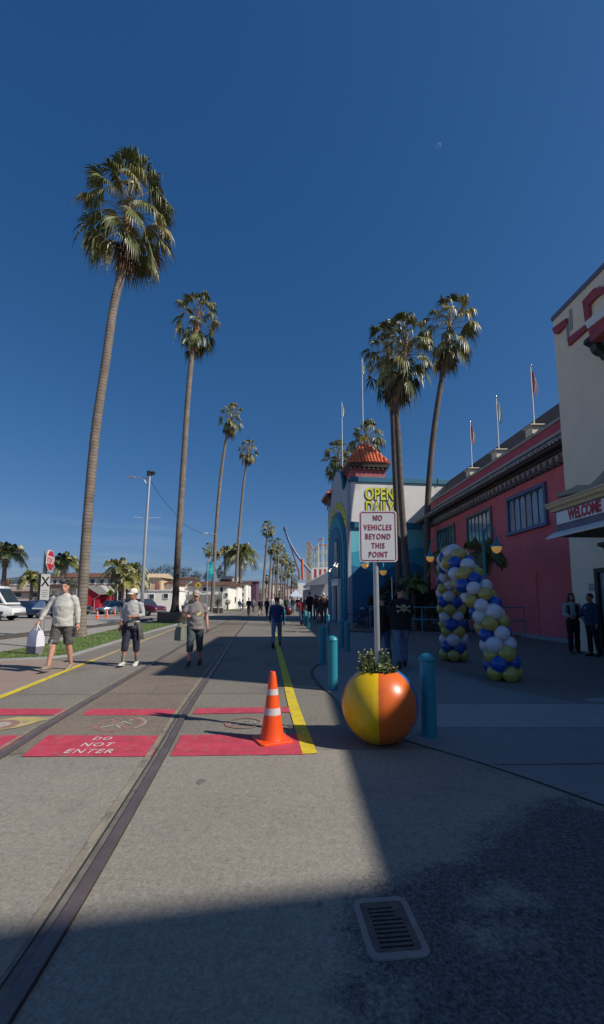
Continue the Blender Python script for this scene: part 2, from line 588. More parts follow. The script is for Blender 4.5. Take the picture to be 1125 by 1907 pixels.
def ragged(pts, amp, step=0.12, seed=1):
    out = []
    n = len(pts)
    for i in range(n):
        a, b = Vector(pts[i][:2]).to_3d(), Vector(pts[(i + 1) % n][:2]).to_3d()
        k = max(1, int((b - a).length / step))
        nrm = Vector((-(b - a).y, (b - a).x, 0)).normalized()
        for j in range(k):
            p = a.lerp(b, j / k)
            out.append(p + nrm * amp * (mnoise.noise(Vector((p.x * 4 + seed * 9, p.y * 4, 0))) + 0.6 * mnoise.noise(Vector((p.x * 13, p.y * 13, seed)))))
    return out


sheet('ground', [(-4000, -400), (4000, -400), (4000, 5000), (-4000, 5000)], 0.0, ROADGREY)

RR = smooth_path([(-0.90, -1.0, 0), (-1.0, 1.0, 0), (-1.09, 2.27, 0), (-1.34, 4.45, 0), (-1.52, 5.87, 0), (-1.95, 10.1, 0), (-2.46, 15.0, 0), (-3.30, 24, 0), (-3.95, 31.4, 0), (-5.2, 46, 0), (-7.3, 75, 0), (-13, 160, 0)], 6)


def side(path, off):
    out = []
    for i, p in enumerate(path):
        d = (path[min(i + 1, len(path) - 1)] - path[max(i - 1, 0)]).normalized()
        out.append(p + Vector((d.y, -d.x, 0)) * off)
    return out


LR = side(RR, -1.495)


def along_x(path, y):
    for a, b in zip(path, path[1:]):
        if a.y <= y <= b.y: return a.x + (b.x - a.x) * (y - a.y) / (b.y - a.y)
    return path[-1].x


# promenade: the lane the tracks run through, from the yellow line to the plaza kerb
yl = smooth_path([(-3.9, 1.0, 0), (-4.25, 4.0, 0), (-4.62, 7.11, 0), (-4.95, 9.34, 0), (-5.42, 12.97, 0), (-6.35, 20, 0), (-7.6, 31, 0), (-9.6, 50, 0), (-18, 160, 0)], 6)
lane = [(p.x, p.y) for p in yl] + [(6, 160), (2.6, 60), (1.6, 30), (1.5, 9), (3, 5), (9, 4), (9, -6), (-4, -6)]
sheet('road', lane, 0.004, LANE)
fore = [(-8, -6), (9, -6), (9, 4.0), (3.0, 4.05), (1.0, 4.12), (0.02, 4.24), (-1.3, 4.26), (-4.4, 4.1), (-8, 3.9)]
sheet('road_foreground', fore, 0.0065, ASPHALT)
tb = [(p.x, p.y) for p in LR if p.y > 4.2] + [(p.x, p.y) for p in reversed(RR) if p.y > 4.2]
sheet('track_bed', tb, 0.009, TRACKBED)
for nm, pth, s in (('rail', RR, 1), ('rail', LR, -1)):
    ribbon('flangeway', side(pth, -0.055), 0.045, 0.0125, mat('flangeway_shade', (0.15, 0.13, 0.112), 0.9, 0.3, 9))  # flat strip, colour darkened as the shaded sunken bed
    ribbon('flangeway_edge', side(pth, -0.083), 0.010, 0.0135, mat('flangeway_dark', (0.035, 0.03, 0.03), 0.9, 0.3, 9))
    ribbon('rail_gap', side(pth, 0.037), 0.008, 0.0125, MATS['flangeway_dark'])
    ribbon('track_edging', side(pth, -0.13), 0.045, 0.0125, mat('track_edging', (0.255, 0.22, 0.165), 0.9, 0.25, 5, dirt=((0.12, 0.11, 0.10), 6, 0.55, 0.7), bump=0.3))
    rb = ribbon(nm, pth, 0.064, 0.024, RAILSTEEL, h=0.02)

# left edge: tan paving, lawn, kerbs
gp = lambda *a: [G(*p) for p in a]
sheet('tan_paving', gp((-300, 1236), (0, 1230), (88, 1227), (140, 1221), (236, 1191), (300, 1172), (330, 1164), (372, 1158)) + gp((352, 1164), (300, 1182), (220, 1213.5), (110, 1251), (0, 1292), (-300, 1400)), 0.004, TANPAVE)
sheet('footpath', gp((92, 1229), (140, 1222), (236, 1191), (300, 1172), (355, 1158), (395, 1148), (405, 1149), (352, 1164), (300, 1181), (220, 1212), (150, 1235)), 0.008, LANE)
lawn_lo = [(-300, 1240), (0, 1231), (88, 1227), (133, 1222), (232, 1191), (300, 1171), (330, 1163), (352, 1158)]
lawn_hi = [(300, 1157), (285, 1158), (240, 1166), (156, 1186), (104, 1197), (50, 1207), (0, 1217), (-300, 1233)]
lawn_pts = gp(*lawn_lo) + gp(*lawn_hi)
lawn = sheet('lawn', lawn_pts, 0.03, GRASSBED)
ribbon('lawn_edging', gp(*lawn_lo), 0.11, 0.05, PALECONC, h=0.06)
sheet('lawn_far', gp((398, 1138.5), (446, 1136.5), (450, 1133), (400, 1133)), 0.03, GRASSBED)
# blades of grass over the lawn
lo, hi = [Vector(p) for p in gp(*lawn_lo)], [Vector(p) for p in reversed(gp(*lawn_hi))]


def along(path, t):
    k = t * (len(path) - 1); i = min(int(k), len(path) - 2)
    return path[i].lerp(path[i + 1], k - i)


mb = MB()
g_ = random.Random(5)
for i in range(22000):
    t = 0.14 + 0.86 * g_.random() ** 1.3
    p = along(lo, t).lerp(along(hi, t), 0.02 + 0.96 * g_.random())
    a = g_.random() * 2 * PI
    w, h = 0.009 + 0.008 * g_.random(), 0.008 + 0.018 * g_.random()
    dx, dy = math.cos(a) * w, math.sin(a) * w
    l = Vector((g_.uniform(-1, 1), g_.uniform(-1, 1), 0)) * 0.03
    mb.add([(p.x - dx, p.y - dy, 0.03), (p.x + dx, p.y + dy, 0.03), (p.x + l.x, p.y + l.y, 0.03 + h)], [(0, 1, 2)])
go = mb.build('grass', GRASS)
tag(go, 'short green grass of the narrow lawn strip', 'grass', kind='stuff')

kp = gp((-200, 1216), (0, 1191), (70, 1183), (150, 1172), (240, 1160.5), (285, 1155))
ribbon('kerb', kp, 0.22, 0.16, mat('shaded_kerb', (0.07, 0.065, 0.06), 0.9, 0.2, 5), h=0.16)  # colour darkened to carry the shaded side of the kerb
for a, b in ((0.36, 0.475), (0.49, 0.515), (0.52, 0.535), (0.63, 0.66)):
    ribbon('kerb_marking', [along(kp, a + (b - a) * q / 4) + Vector((0.0, 0.0, 0)) for q in range(5)], 0.15, 0.166, WHITEPAINT)
ribbon('dark_line', gp((-40, 1196), (0, 1199), (62, 1205)), 0.10, 0.006, BLACK)  # narrow black strip on the ground near the kerb

# yellow lines and the red no-entry zone
ribbon('yellow_line', [p for p in yl if p.y < 60], 0.13, 0.011, FADEDYELLOW)
ribbon('yellow_line', [p for p in yl if p.y < 11], 0.12, 0.0135, YELLOWPAINT)
yr = smooth_path(gp((577.5, 1406), (545, 1310), (533, 1262), (519, 1210), (512, 1183), (509, 1168)), 5)
ribbon('yellow_line', yr, 0.142, 0.0135, YELLOWPAINT)


def painted(name, px, z, m):
    return sheet(name, gp(*px), z, m)


painted('red_band', [(-60, 1321), (128, 1321.5), (113, 1333), (-60, 1333)], 0.0115, REDPAINT)
painted('red_band', [(167, 1322), (335, 1322), (326, 1333.5), (152, 1333.5)], 0.0115, REDPAINT)
painted('red_band', [(366, 1320.5), (545, 1318), (547, 1328), (359, 1331)], 0.0115, REDPAINT)
painted('red_zone', [(-90, 1373), (50, 1371), (6, 1400), (-90, 1404)], 0.0115, REDPAINT)
painted('red_zone', [(90, 1371), (302, 1372), (283, 1411), (40, 1411)], 0.0115, REDPAINT)
painted('red_zone', [(338, 1370.5), (563, 1369), (570, 1407), (317, 1410)], 0.0115, REDPAINT)


def ring_mark(name, c, r0, r1, z, m, n=40, arc=(0, 2 * PI)):
    mb = MB()
    for i in range(n):
        a, b = arc[0] + (arc[1] - arc[0]) * i / n, arc[0] + (arc[1] - arc[0]) * (i + 1) / n
        mb.quad((c.x + r0 * math.cos(a), c.y + r0 * math.sin(a), z), (c.x + r1 * math.cos(a), c.y + r1 * math.sin(a), z), (c.x + r1 * math.cos(b), c.y + r1 * math.sin(b), z), (c.x + r0 * math.cos(b), c.y + r0 * math.sin(b), z))
    o = mb.build(name, m); o['kind'] = 'structure'
    return o


def bar_mark(name, c, segs, z, m):
    mb = MB()
    for (x0, y0, x1, y1, w) in segs:
        d = Vector((x1 - x0, y1 - y0, 0)); s = Vector((d.y, -d.x, 0)).normalized() * w / 2
        a, b = Vector((c.x + x0, c.y + y0, z)), Vector((c.x + x1, c.y + y1, z))
        mb.quad(a - s, a + s, b + s, b - s)
    o = mb.build(name, m); o['kind'] = 'structure'
    return o


c1 = G(222, 1350)
ring_mark('no_entry_symbol', c1, 0.235, 0.285, 0.0115, FADEDRED)
ring_mark('no_entry_symbol', c1, 0.285, 0.305, 0.0115, FADEDWHITE, arc=(-0.6, 1.2))
bar_mark('walker_symbol', c1, [(0.02, 0.12, -0.03, -0.02, 0.06), (-0.03, -0.02, -0.16, -0.14, 0.035), (-0.03, -0.02, 0.08, -0.16, 0.035), (0.02, 0.08, 0.15, 0.02, 0.03), (0.0, 0.09, -0.12, 0.04, 0.03), (0.05, 0.17, 0.10, 0.17, 0.05)], 0.0118, FADEDWHITE)
bar_mark('slash_symbol', c1, [(-0.17, 0.18, 0.17, -0.18, 0.05)], 0.0125, FADEDRED)
c2 = G(455, 1347.5)
ring_mark('no_entry_symbol', c2, 0.19, 0.235, 0.0115, FADEDRED)
bar_mark('bicycle_symbol', c2, [(-0.12, -0.03, -0.02, 0.07, 0.022), (-0.02, 0.07, 0.10, 0.07, 0.022), (-0.12, -0.03, 0.02, -0.05, 0.022), (0.02, -0.05, 0.10, 0.07, 0.022), (0.10, 0.07, 0.14, -0.03, 0.022)], 0.0118, FADEDWHITE)
for q in (-0.12, 0.14): ring_mark('bicycle_symbol', c2 + Vector((q, -0.04, 0)), 0.045, 0.062, 0.0121, FADEDWHITE, 16)
c3 = G(-2, 1352)
sheet('warning_diamond', [(c3.x + a, c3.y + b) for a, b in ((-0.55, 0), (-0.1, -0.37), (0.28, -0.1), (0.46, 0.34), (0, 0.36))], 0.0112, FADEDYELLOW)
ring_mark('no_entry_symbol', c3, 0.12, 0.21, 0.0125, FADEDRED)
ring_mark('no_entry_symbol', c3, 0.0, 0.12, 0.0125, FADEDWHITE)
sy = 0.115
for s, px, py, hh in (('DO', 191, 1378, .10), ('NOT', 181, 1389.5, .11), ('ENTER', 166, 1402, .115)):
    c = G(px, py)
    M = frameM((c.x, c.y, 0.0145), (1, 0.0, 0), (-0.13, 1, 0))
    o = lettering(s, hh / 0.7, M, WHITEPAINT, name='road_lettering', depth=0.0, bold=0.001, sx=.84, spacing=1.2)
    o['kind'] = 'structure'

# plaza on the right
plz = gp((600, 1160), (597, 1200), (590, 1230), (580, 1248), (588, 1265), (604, 1284), (628, 1305), (640, 1335), (700, 1362), (790, 1391), (900, 1424), (1000, 1458), (1125, 1503), (1300, 1570)) + [Vector((9, 2.8, 0)), Vector((12, 2.8, 0)), Vector((12, 60, 0)), Vector((2, 60, 0))]
sheet('plaza', plz, 0.0095, CONCRETE)
ribbon('plaza_joint', plz[0:14], 0.025, 0.0115, BLACK)
sheet('plaza_band', gp((800, 1312.5), (1400, 1312.5), (1400, 1357), (800, 1356.5)), 0.0125, PALECONC)
ribbon('plaza_joint', gp((922, 1426.5), (1300, 1423)), 0.012, 0.0125, BLACK)
ribbon('plaza_joint', gp((700, 1312), (1300, 1312)), 0.01, 0.0135, BLACK)
sheet('entrance_paving', gp((700, 1172), (790, 1184), (1000, 1189), (1062, 1197), (1130, 1215), (1400, 1290), (1400, 1299), (1125, 1303), (1075, 1308), (1020, 1299), (930, 1283), (850, 1256), (760, 1215)), 0.0125, BROWNPAVE)
sheet('plaza_patch', gp((1080, 1304), (1130, 1300), (1300, 1300), (1300, 1311), (1110, 1309)), 0.014, PALECONC)
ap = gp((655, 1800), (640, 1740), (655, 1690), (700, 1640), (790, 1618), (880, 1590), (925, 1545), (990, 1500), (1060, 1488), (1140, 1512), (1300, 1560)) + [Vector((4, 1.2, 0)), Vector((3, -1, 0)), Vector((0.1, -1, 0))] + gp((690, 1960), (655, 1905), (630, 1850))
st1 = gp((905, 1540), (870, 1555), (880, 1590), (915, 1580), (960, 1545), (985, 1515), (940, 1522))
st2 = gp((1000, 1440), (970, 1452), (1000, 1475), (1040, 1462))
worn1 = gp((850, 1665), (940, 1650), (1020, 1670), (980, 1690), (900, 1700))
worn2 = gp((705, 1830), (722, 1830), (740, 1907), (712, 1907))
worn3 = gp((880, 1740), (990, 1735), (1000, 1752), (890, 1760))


def sdist(poly, x, y):
    """signed distance to a polygon, negative inside"""
    best, ins = 1e9, False
    n = len(poly)
    for i in range(n):
        a, b = poly[i], poly[i - 1]
        ex, ey = b.x - a.x, b.y - a.y
        t = max(0, min(1, ((x - a.x) * ex + (y - a.y) * ey) / (ex * ex + ey * ey + 1e-12)))
        best = min(best, math.hypot(x - a.x - ex * t, y - a.y - ey * t))
        if (a.y > y) != (b.y > y) and x < (b.x - a.x) * (y - a.y) / (b.y - a.y) + a.x: ins = not ins
    return -best if ins else best


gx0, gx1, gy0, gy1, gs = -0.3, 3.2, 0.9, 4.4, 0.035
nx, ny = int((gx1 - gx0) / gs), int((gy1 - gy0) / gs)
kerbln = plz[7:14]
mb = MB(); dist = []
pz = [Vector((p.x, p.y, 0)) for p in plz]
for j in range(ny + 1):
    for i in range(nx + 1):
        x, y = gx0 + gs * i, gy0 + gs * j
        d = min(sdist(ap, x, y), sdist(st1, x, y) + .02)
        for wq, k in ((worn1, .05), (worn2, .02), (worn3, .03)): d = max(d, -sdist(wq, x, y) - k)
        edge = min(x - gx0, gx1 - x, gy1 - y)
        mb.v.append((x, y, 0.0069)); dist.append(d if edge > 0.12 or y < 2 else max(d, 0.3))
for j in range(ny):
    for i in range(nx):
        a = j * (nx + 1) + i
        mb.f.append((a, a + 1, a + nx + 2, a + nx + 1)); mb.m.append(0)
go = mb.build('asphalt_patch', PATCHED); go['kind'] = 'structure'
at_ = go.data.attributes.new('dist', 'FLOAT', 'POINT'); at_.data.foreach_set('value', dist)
sheet('oil_spot', ragged([(G(375, 1457) + Vector((0.03 * math.cos(k), 0.05 * math.sin(k), 0))) for k in [q * 0.52 for q in range(12)]], 0.02, 0.015, 4), 0.0098, SPOT)
rs = random.Random(11)
for k in range(16):        # chewing gum and small spots
    x, y = rs.uniform(-0.9, 2.5), rs.uniform(1.8, 8)
    r = rs.uniform(0.006, 0.014)
    sheet('pavement_spot', [(x + r * math.cos(q * 0.7), y + r * math.sin(q * 0.7) * 1.1) for q in range(9)], 0.0158, SPOT)
# joints and cracks of the lane
for y in (6.9, 10.6, 14.9, 19.5, 24.5, 29.5):
    q0 = Vector((along_x(yl, y) + .15, y, 0)); q1 = Vector((along_x(RR, y) + 1.3, y + .12, 0))
    ribbon('lane_joint', [q0.lerp(q1, k / 4) for k in range(5)], 0.012, 0.0105, MATS['flangeway_dark'])
rc = random.Random(19)
for (x, y, a, n_) in ((-2.4, 6.9, 1.2, 30), (-0.9, 8.2, 0.2, 26), (-3.4, 8.0, 2.6, 22), (0.9, 3.6, 0.15, 24), (-3.6, 12.5, 0.6, 30)):
    pts = []
    for k in range(n_):
        pts.append(Vector((x, y, 0))); a += rc.uniform(-.45, .45)
        x += .06 * math.cos(a); y += .06 * math.sin(a)
    ribbon('crack', pts, 0.0035, 0.0150, MATS['flangeway_dark'])
# hose or cable lying on the plaza edge
mb = MB()
hp = smooth_path([G(px, py, 0.02) for px, py in ((592, 1237), (583, 1246), (580, 1255), (588, 1266), (597, 1277), (607, 1285))], 6)
mb.tube(hp, 0.014, 6)
tag(mb.build('cable', BLACK, smooth=180), 'thin black cable curving over the paving beside the teal bollards', 'cable')

# hills
mb = MB()
hv = []
n = 90
for i in range(n + 1):
    x = -2600 + 3600 * i / n
    hgt = 60 + 95 * max(0, mnoise.noise(Vector((x * 0.0012, 3.1, 0))) + 0.45) + 18 * mnoise.noise(Vector((x * 0.006, 1, 0)))
    fade = min(1, max(0.15, (-x - 200) / 900)) if x > -1100 else 1
    hv.append((x, hgt * (0.35 + 0.65 * fade)))
vs, fs = [], []
for j, (dy, k) in enumerate(((-500, 0.0), (-250, 0.55), (0, 1.0), (300, 0.9), (900, 0.0))):
    for (x, h_) in hv: vs.append((x, 2300 + dy, h_ * k + (6 * mnoise.noise(Vector((x * .02, dy, 0))) if 0 < k else -1)))
for j in range(4):
    for i in range(n):
        a = j * (n + 1) + i
        fs.append((a, a + 1, a + n + 2, a + n + 1))
mb.add(vs, fs)
ho = mb.build('hills', HILL, smooth=180); ho['kind'] = 'structure'
# ------------------------------------------------------------------ palms and plants


def ringed(m, k=7.0):
    """leaf-scar rings round the trunk"""
    nt = m.node_tree; L = nt.links
    b = nt.nodes['Principled BSDF']
    src = b.inputs['Base Color'].links[0].from_socket
    tc = nt.nodes.new('ShaderNodeTexCoord')
    w = nt.nodes.new('ShaderNodeTexWave'); w.bands_direction = 'Z'; w.inputs['Scale'].default_value = k * 0.31; w.inputs['Distortion'].default_value = 2.2; w.inputs['Detail'].default_value = 3; w.inputs['Detail Scale'].default_value = 1.5
    L.new(tc.outputs['Object'], w.inputs['Vector'])
    r = nt.nodes.new('ShaderNodeMapRange'); r.inputs[2].default_value = 0.35; r.inputs[3].default_value, r.inputs[4].default_value = 0.62, 1.05
    L.new(w.outputs['Fac'], r.inputs[0])
    v = nt.nodes.new('ShaderNodeVectorMath'); v.operation = 'SCALE'
    L.new(src, v.inputs[0]); L.new(r.outputs[0], v.inputs['Scale']); L.new(v.outputs[0], b.inputs['Base Color'])


def dark_foot_bark():
    """grey trunk bark turning dark brown over its lowest metres"""
    m = BARK.copy(); m.name = 'palm_bark_dark_foot'
    nt = m.node_tree; L = nt.links
    b = nt.nodes['Principled BSDF']
    src = b.inputs['Base Color'].links[0].from_socket
    tc = nt.nodes.new('ShaderNodeTexCoord'); sx = nt.nodes.new('ShaderNodeSeparateXYZ'); L.new(tc.outputs['Object'], sx.inputs[0])
    n = nt.nodes.new('ShaderNodeTexNoise'); n.inputs['Scale'].default_value = 2.0; L.new(tc.outputs['Object'], n.inputs['Vector'])
    a = nt.nodes.new('ShaderNodeMath'); a.operation = 'MULTIPLY_ADD'; a.inputs[1].default_value = 3.0
    L.new(n.outputs['Fac'], a.inputs[0]); L.new(sx.outputs['Z'], a.inputs[2])
    r = nt.nodes.new('ShaderNodeMapRange'); r.inputs[1].default_value, r.inputs[2].default_value = 5.2, 8.0
    L.new(a.outputs[0], r.inputs[0])
    x = nt.nodes.new('ShaderNodeMix'); x.data_type = 'RGBA'; x.inputs[6].default_value = (0.045, 0.034, 0.028, 1)
    L.new(r.outputs[0], x.inputs[0]); L.new(src, x.inputs[7]); L.new(x.outputs[2], b.inputs['Base Color'])
    return m


BARK = mat('palm_bark', (0.20, 0.165, 0.135), 0.9, 0.3, 3, bump=0.5, bscale=22, dirt=((0.10, 0.08, 0.065), 1.5, 0.55, 0.7))
for b_ in (BARK,): ringed(b_)
BARKDARKFOOT = dark_foot_bark()
BARKDARK = mat('dark_palm_bark', (0.125, 0.10, 0.085), 0.9, 0.3, 3, bump=0.5, bscale=22)
ringed(BARKDARK)
LEAF_A = mat('palm_leaf', (0.115, 0.130, 0.038), 0.42, 0.25, 1.5, island=0.35, spec=0.6)
LEAF_B = mat('palm_leaf_light', (0.27, 0.245, 0.075), 0.42, 0.25, 1.5, island=0.35, spec=0.6)
LEAF_D = mat('palm_leaf_dry', (0.22, 0.155, 0.07), 0.6, 0.25, 1.5, island=0.35)
LEAF_BR = mat('palm_leaf_dead', (0.11, 0.07, 0.04), 0.8, 0.25, 1.5, island=0.35)
PETIOLE = mat('palm_petiole', (0.20, 0.17, 0.07), 0.5, 0.2, 3)
LEAVES = [LEAF_A, LEAF_B, LEAF_D, LEAF_BR, PETIOLE]


def fan_frond(mb, o, d, Lp, Lb, rg, mi, droop, nseg=18, sag=0.3):
    """one fan leaf: stalk, pleated half-disc, hanging tips"""
    d = d.normalized()
    zup = Vector((0, 0, 1))
    s = d.cross(zup)
    if s.length < 0.1: s = Vector((rg.uniform(-1, 1), rg.uniform(-1, 1), 0.01))
    s.normalize()
    # stalk bends a little under the weight of the blade
    pts = [o, o + d * Lp * 0.5 + Vector((0, 0, 0.02)), o + d * Lp - Vector((0, 0, sag * Lp * 0.35))]
    mb.tube(pts, [0.03, 0.022, 0.014], 4, 4, caps=False)
    hub = pts[-1]
    b = (pts[2] - pts[1]).normalized()
    b = (b - zup * (sag * 1.0)).normalized()
    s = b.cross(zup)
    if s.length < 0.15: s = d.cross(Vector((rg.uniform(-1, 1), rg.uniform(-1, 1), 0)))
    s.normalize()
    n = s.cross(b).normalized()
    tw = rg.uniform(-0.5, 0.5)
    s = (s * math.cos(tw) + n * math.sin(tw)).normalized()
    n = s.cross(b).normalized()
    span = rg.uniform(1.35, 1.95)
    torn = rg.choice((0.02, 0.05, 0.2))
    da = 2 * span / nseg
    for k in range(nseg):
        a = -span + da * (k + 0.5)
        if rg.random() < torn: continue
        L = Lb * (0.78 + 0.22 * math.cos(a)) * rg.uniform(0.74, 1.1)
        v = b * math.cos(a) + s * math.sin(a)
        v = (v - n * 0.16 * abs(math.sin(a))).normalized()
        t = (s * math.cos(a) - b * math.sin(a))
        w = L * 0.50 * math.tan(da / 2) * 1.1
        pl = n * (w * 0.55)
        m_ = hub + v * L * 0.50 - zup * (droop * L * 0.12)
        q_ = hub + v * L * 0.72 - zup * (droop * L * 0.40)
        e_ = hub + v * L * 0.80 - zup * (droop * L * rg.uniform(0.75, 1.1))
        vs = [hub, m_ - t * w - pl, m_ + pl, m_ + t * w - pl, q_ - t * w * 0.5, q_ + t * w * 0.5, e_]
        mb.add(vs, [(0, 1, 2), (0, 2, 3), (1, 4, 2), (2, 4, 5), (2, 5, 3), (4, 6, 5)], mi)


def fan_crown(heart, axis, seed, n=44, reach=1.9, low=-62, dead=9, nseg=18, lower=1.1, dryness=0.25):
    """living crown and the skirt of dead leaves under it"""
    rg = random.Random(seed)
    mb, sk = MB(), MB()
    axis = axis.normalized()
    for i in range(n):
        u = (i + 0.5) / n
        el = R(86 + (low - 86) * u ** 0.92 + rg.uniform(-12, 12))
        az = i * 2.39996 + rg.uniform(-0.3, 0.3)
        d = Vector((math.cos(el) * math.cos(az), math.cos(el) * math.sin(az), math.sin(el)))
        o = heart - axis * (lower * u ** 1.3 * 0.42)
        Lp = reach * rg.uniform(0.50, 0.66)
        Lb = reach * rg.uniform(0.37, 0.48)
        r = rg.random()
        mi = 0
        if r < 0.27: mi = 1
        if u > 0.6 and r < dryness: mi = 1
        if u > 0.78 and r < dryness * 0.75: mi = 2
        fan_frond(mb, o, d, Lp, Lb, rg, mi, rg.uniform(0.6, 1.0), nseg, sag=rg.uniform(0.2, 0.65) * (0.25 + u))
    for i in range(dead):
        az = i * 2.39996 + 1.0
        el = R(rg.uniform(-84, -62))
        d = Vector((math.cos(el) * math.cos(az), math.cos(el) * math.sin(az), math.sin(el)))
        o = heart - axis * (lower * rg.uniform(0.32, 0.55))
        fan_frond(sk, o, d, reach * 0.30, reach * 0.40, rg, rg.choice((2, 3, 3, 0)), 0.9, max(10, nseg - 4), sag=0.4)
    return mb, sk


def palm(px_path, Y, r0, r1, label, group, seed, n=44, reach=1.9, lower=1.1, dead=9, nseg=18, low=-62, flare=1.35, bark=None, zbase=0.0, rings=True, name='fan_palm', dry=0.25, heart_px=None):
    pts = [P(px, py, Y) for px, py in px_path]
    pts[0].z = zbase
    root = thing(name, label, 'palm tree', pts[0], 0, group)
    o0 = pts[0].copy()
    pts = [p - o0 for p in pts]
    path = smooth_path(pts, 5)
    Lt = len(path) - 1
    fine = []
    for i in range(Lt):
        for k in range(4): fine.append(path[i].lerp(path[i + 1], k / 4))
    fine.append(path[-1])
    rads = []
    rg = random.Random(seed * 3 + 1)
    for i, p in enumerate(fine):
        t = i / (len(fine) - 1)
        r = r0 + (r1 - r0) * t
        if t < 0.06: r *= 1 + (flare - 1) * (1 - t / 0.06) ** 1.5
        rads.append(r * (1 + (0.035 if rings and i % 2 else 0.0) + rg.uniform(-0.012, 0.012)))
    mb = MB(); mb.tube(fine, rads, 12)
    mb.build('trunk', bark or BARK, root, smooth=60)
    axis = (path[-1] - path[-3]).normalized()
    heart = path[-1] + axis * lower
    if heart_px:
        heart = P(*heart_px, Y) - o0
        lower = (heart - path[-1]).length
        axis = (heart - path[-1]).normalized()
    hb = MB(); hb.tube([path[-1] - axis * 0.05, path[-1] + axis * lower * 0.6, heart + axis * 0.1], [r1 * 1.05, r1 * 1.25, r1 * 0.5], 8)
    hb.build('crown_shaft', mat('palm_boots', (0.24, 0.12, 0.05), 0.8, 0.35, 6, bump=0.5), root, smooth=60)
    cr, sk = fan_crown(heart, axis, seed, n, reach, low, dead, nseg, lower, dry)
    cr.build('crown', LEAVES, root)
    if dead: sk.build('dead_skirt', LEAVES, root)
    return root


def far_palm_proto(seed, reach, nseg=10, n=30, dead=8):
    return fan_crown(Vector((0, 0, 0)), Vector((0, 0, 1)), seed, n, reach, -60, dead, nseg, 1.0, 0.3)


GP = 'tall fan palms along the promenade'
palm([(149, 1187), (160, 1010), (176, 820), (196, 680), (212, 570), (228, 505)], 17.9, 0.20, 0.165, 'tallest fan palm with a big drooping crown, rising behind the man in the sweatshirt', GP, 3, 56, 2.5, 2.3, 6, 24, low=-46, dry=0.5, heart_px=(241, 372))
palm([(325, 1157), (333, 1000), (342, 860), (350, 740), (358, 655)], 32.2, 0.25, 0.195, 'tall fan palm standing in the low stone planter behind the man in the grey T-shirt', GP, 8, 38, 2.3, 2.2, 12, 18, flare=1.6, bark=BARKDARKFOOT, zbase=0.55, heart_px=(371, 583))
palm([(395, 1139), (401, 1010), (408, 920), (416, 850), (424, 806)], 60, 0.27, 0.19, 'slim leaning fan palm with the teal banner hanging at its trunk', GP, 13, 36, 2.25, 2.2, 10, 13, heart_px=(433, 771))
palm([(437, 1134), (442, 1040), (448, 960), (454, 900), (459, 864)], 85, 0.30, 0.20, 'slim fan palm rising in front of the broad feather palm', GP, 21, 36, 2.5, 2.2, 9, 12, flare=2.0, heart_px=(463, 833))
GR = 'fan palms in front of the blue building'
palm([(766, 1167), (757, 1060), (748, 940), (742, 830), (738, 752)], 23.2, 0.19, 0.155, 'front twin fan palm with a full shaggy crown before the white wall', GR, 31, 46, 2.0, 2.9, 18, 18, low=-70, bark=BARKDARK, heart_px=(757, 632))
palm([(744, 1165), (742, 1040), (738, 930), (734, 840), (731, 765)], 24.6, 0.19, 0.15, 'rear twin fan palm half hidden behind the full shaggy crown', GR, 36, 40, 2.0, 1.8, 14, 16, bark=BARKDARK, heart_px=(722, 640))
palm([(795, 1165), (796, 1040), (797, 930), (806, 820), (818, 735), (828, 678)], 27.6, 0.215, 0.17, 'curved fan palm leaning right beside the pink wall', GR, 44, 42, 2.35, 2.3, 14, 18, bark=BARKDARK, dry=0.35, heart_px=(839, 595))
GB = 'fan palms behind the blue building'
palm([(628, 1130), (629, 960), (630, 882)], 62, 0.25, 0.2, 'dark fan palm crown showing left of the tiled tower', GB, 52, 44, 3.0, 2.4, 10, 13, heart_px=(631, 845))
palm([(683, 1130), (683, 930), (683, 832)], 58, 0.25, 0.2, 'crown of a fan palm directly behind the gold ball', GB, 57, 44, 3.1, 2.0, 10, 13, heart_px=(684, 812))

# the long row fading down the promenade
crowns = [far_palm_proto(61 + k, 1.9) for k in range(4)]
cm_ = []
for (a, b) in crowns:
    me = a.mesh('crown'); [me.materials.append(m) for m in LEAVES]
    ms = b.mesh('dead_skirt'); [ms.materials.append(m) for m in LEAVES]
    cm_.append((me, ms))
row = [(489, 499, 978, 95, 1.15, 'tallest palm of the far row'), (500, 507, 1010, 110, 1.2, 'far palm just right of the tallest of the row'), (506, 512, 1024, 118, 1.1, 'thin far palm third in the row'), (516, 519, 1008, 125, 1.25, 'far palm with a high crown in the row'), (522, 526, 1030, 135, 1.3, 'far palm with a broad crown in the middle of the row'), (513, 514, 1050, 140, 1.2, 'low far palm among the trunks of the row'), (531, 533, 1036, 145, 1.3, 'far palm second before the blue ride arm'), (536, 537, 1055, 150, 1.3, 'low far palm beneath the blue ride arm'), (495, 497, 1070, 150, 1.0, 'small low palm in the gap of the far row'), (543, 544, 1045, 158, 1.2, 'far palm nearest the blue ride arm'), (548, 549, 1071, 165, 1.2, 'lowest palm at the end of the far row'), (388, 389, 1015, 120, 1.15, 'thin far palm left of the teal banner'), (527, 528, 1063, 170, 1.4, 'dim palm deep in the far row')]
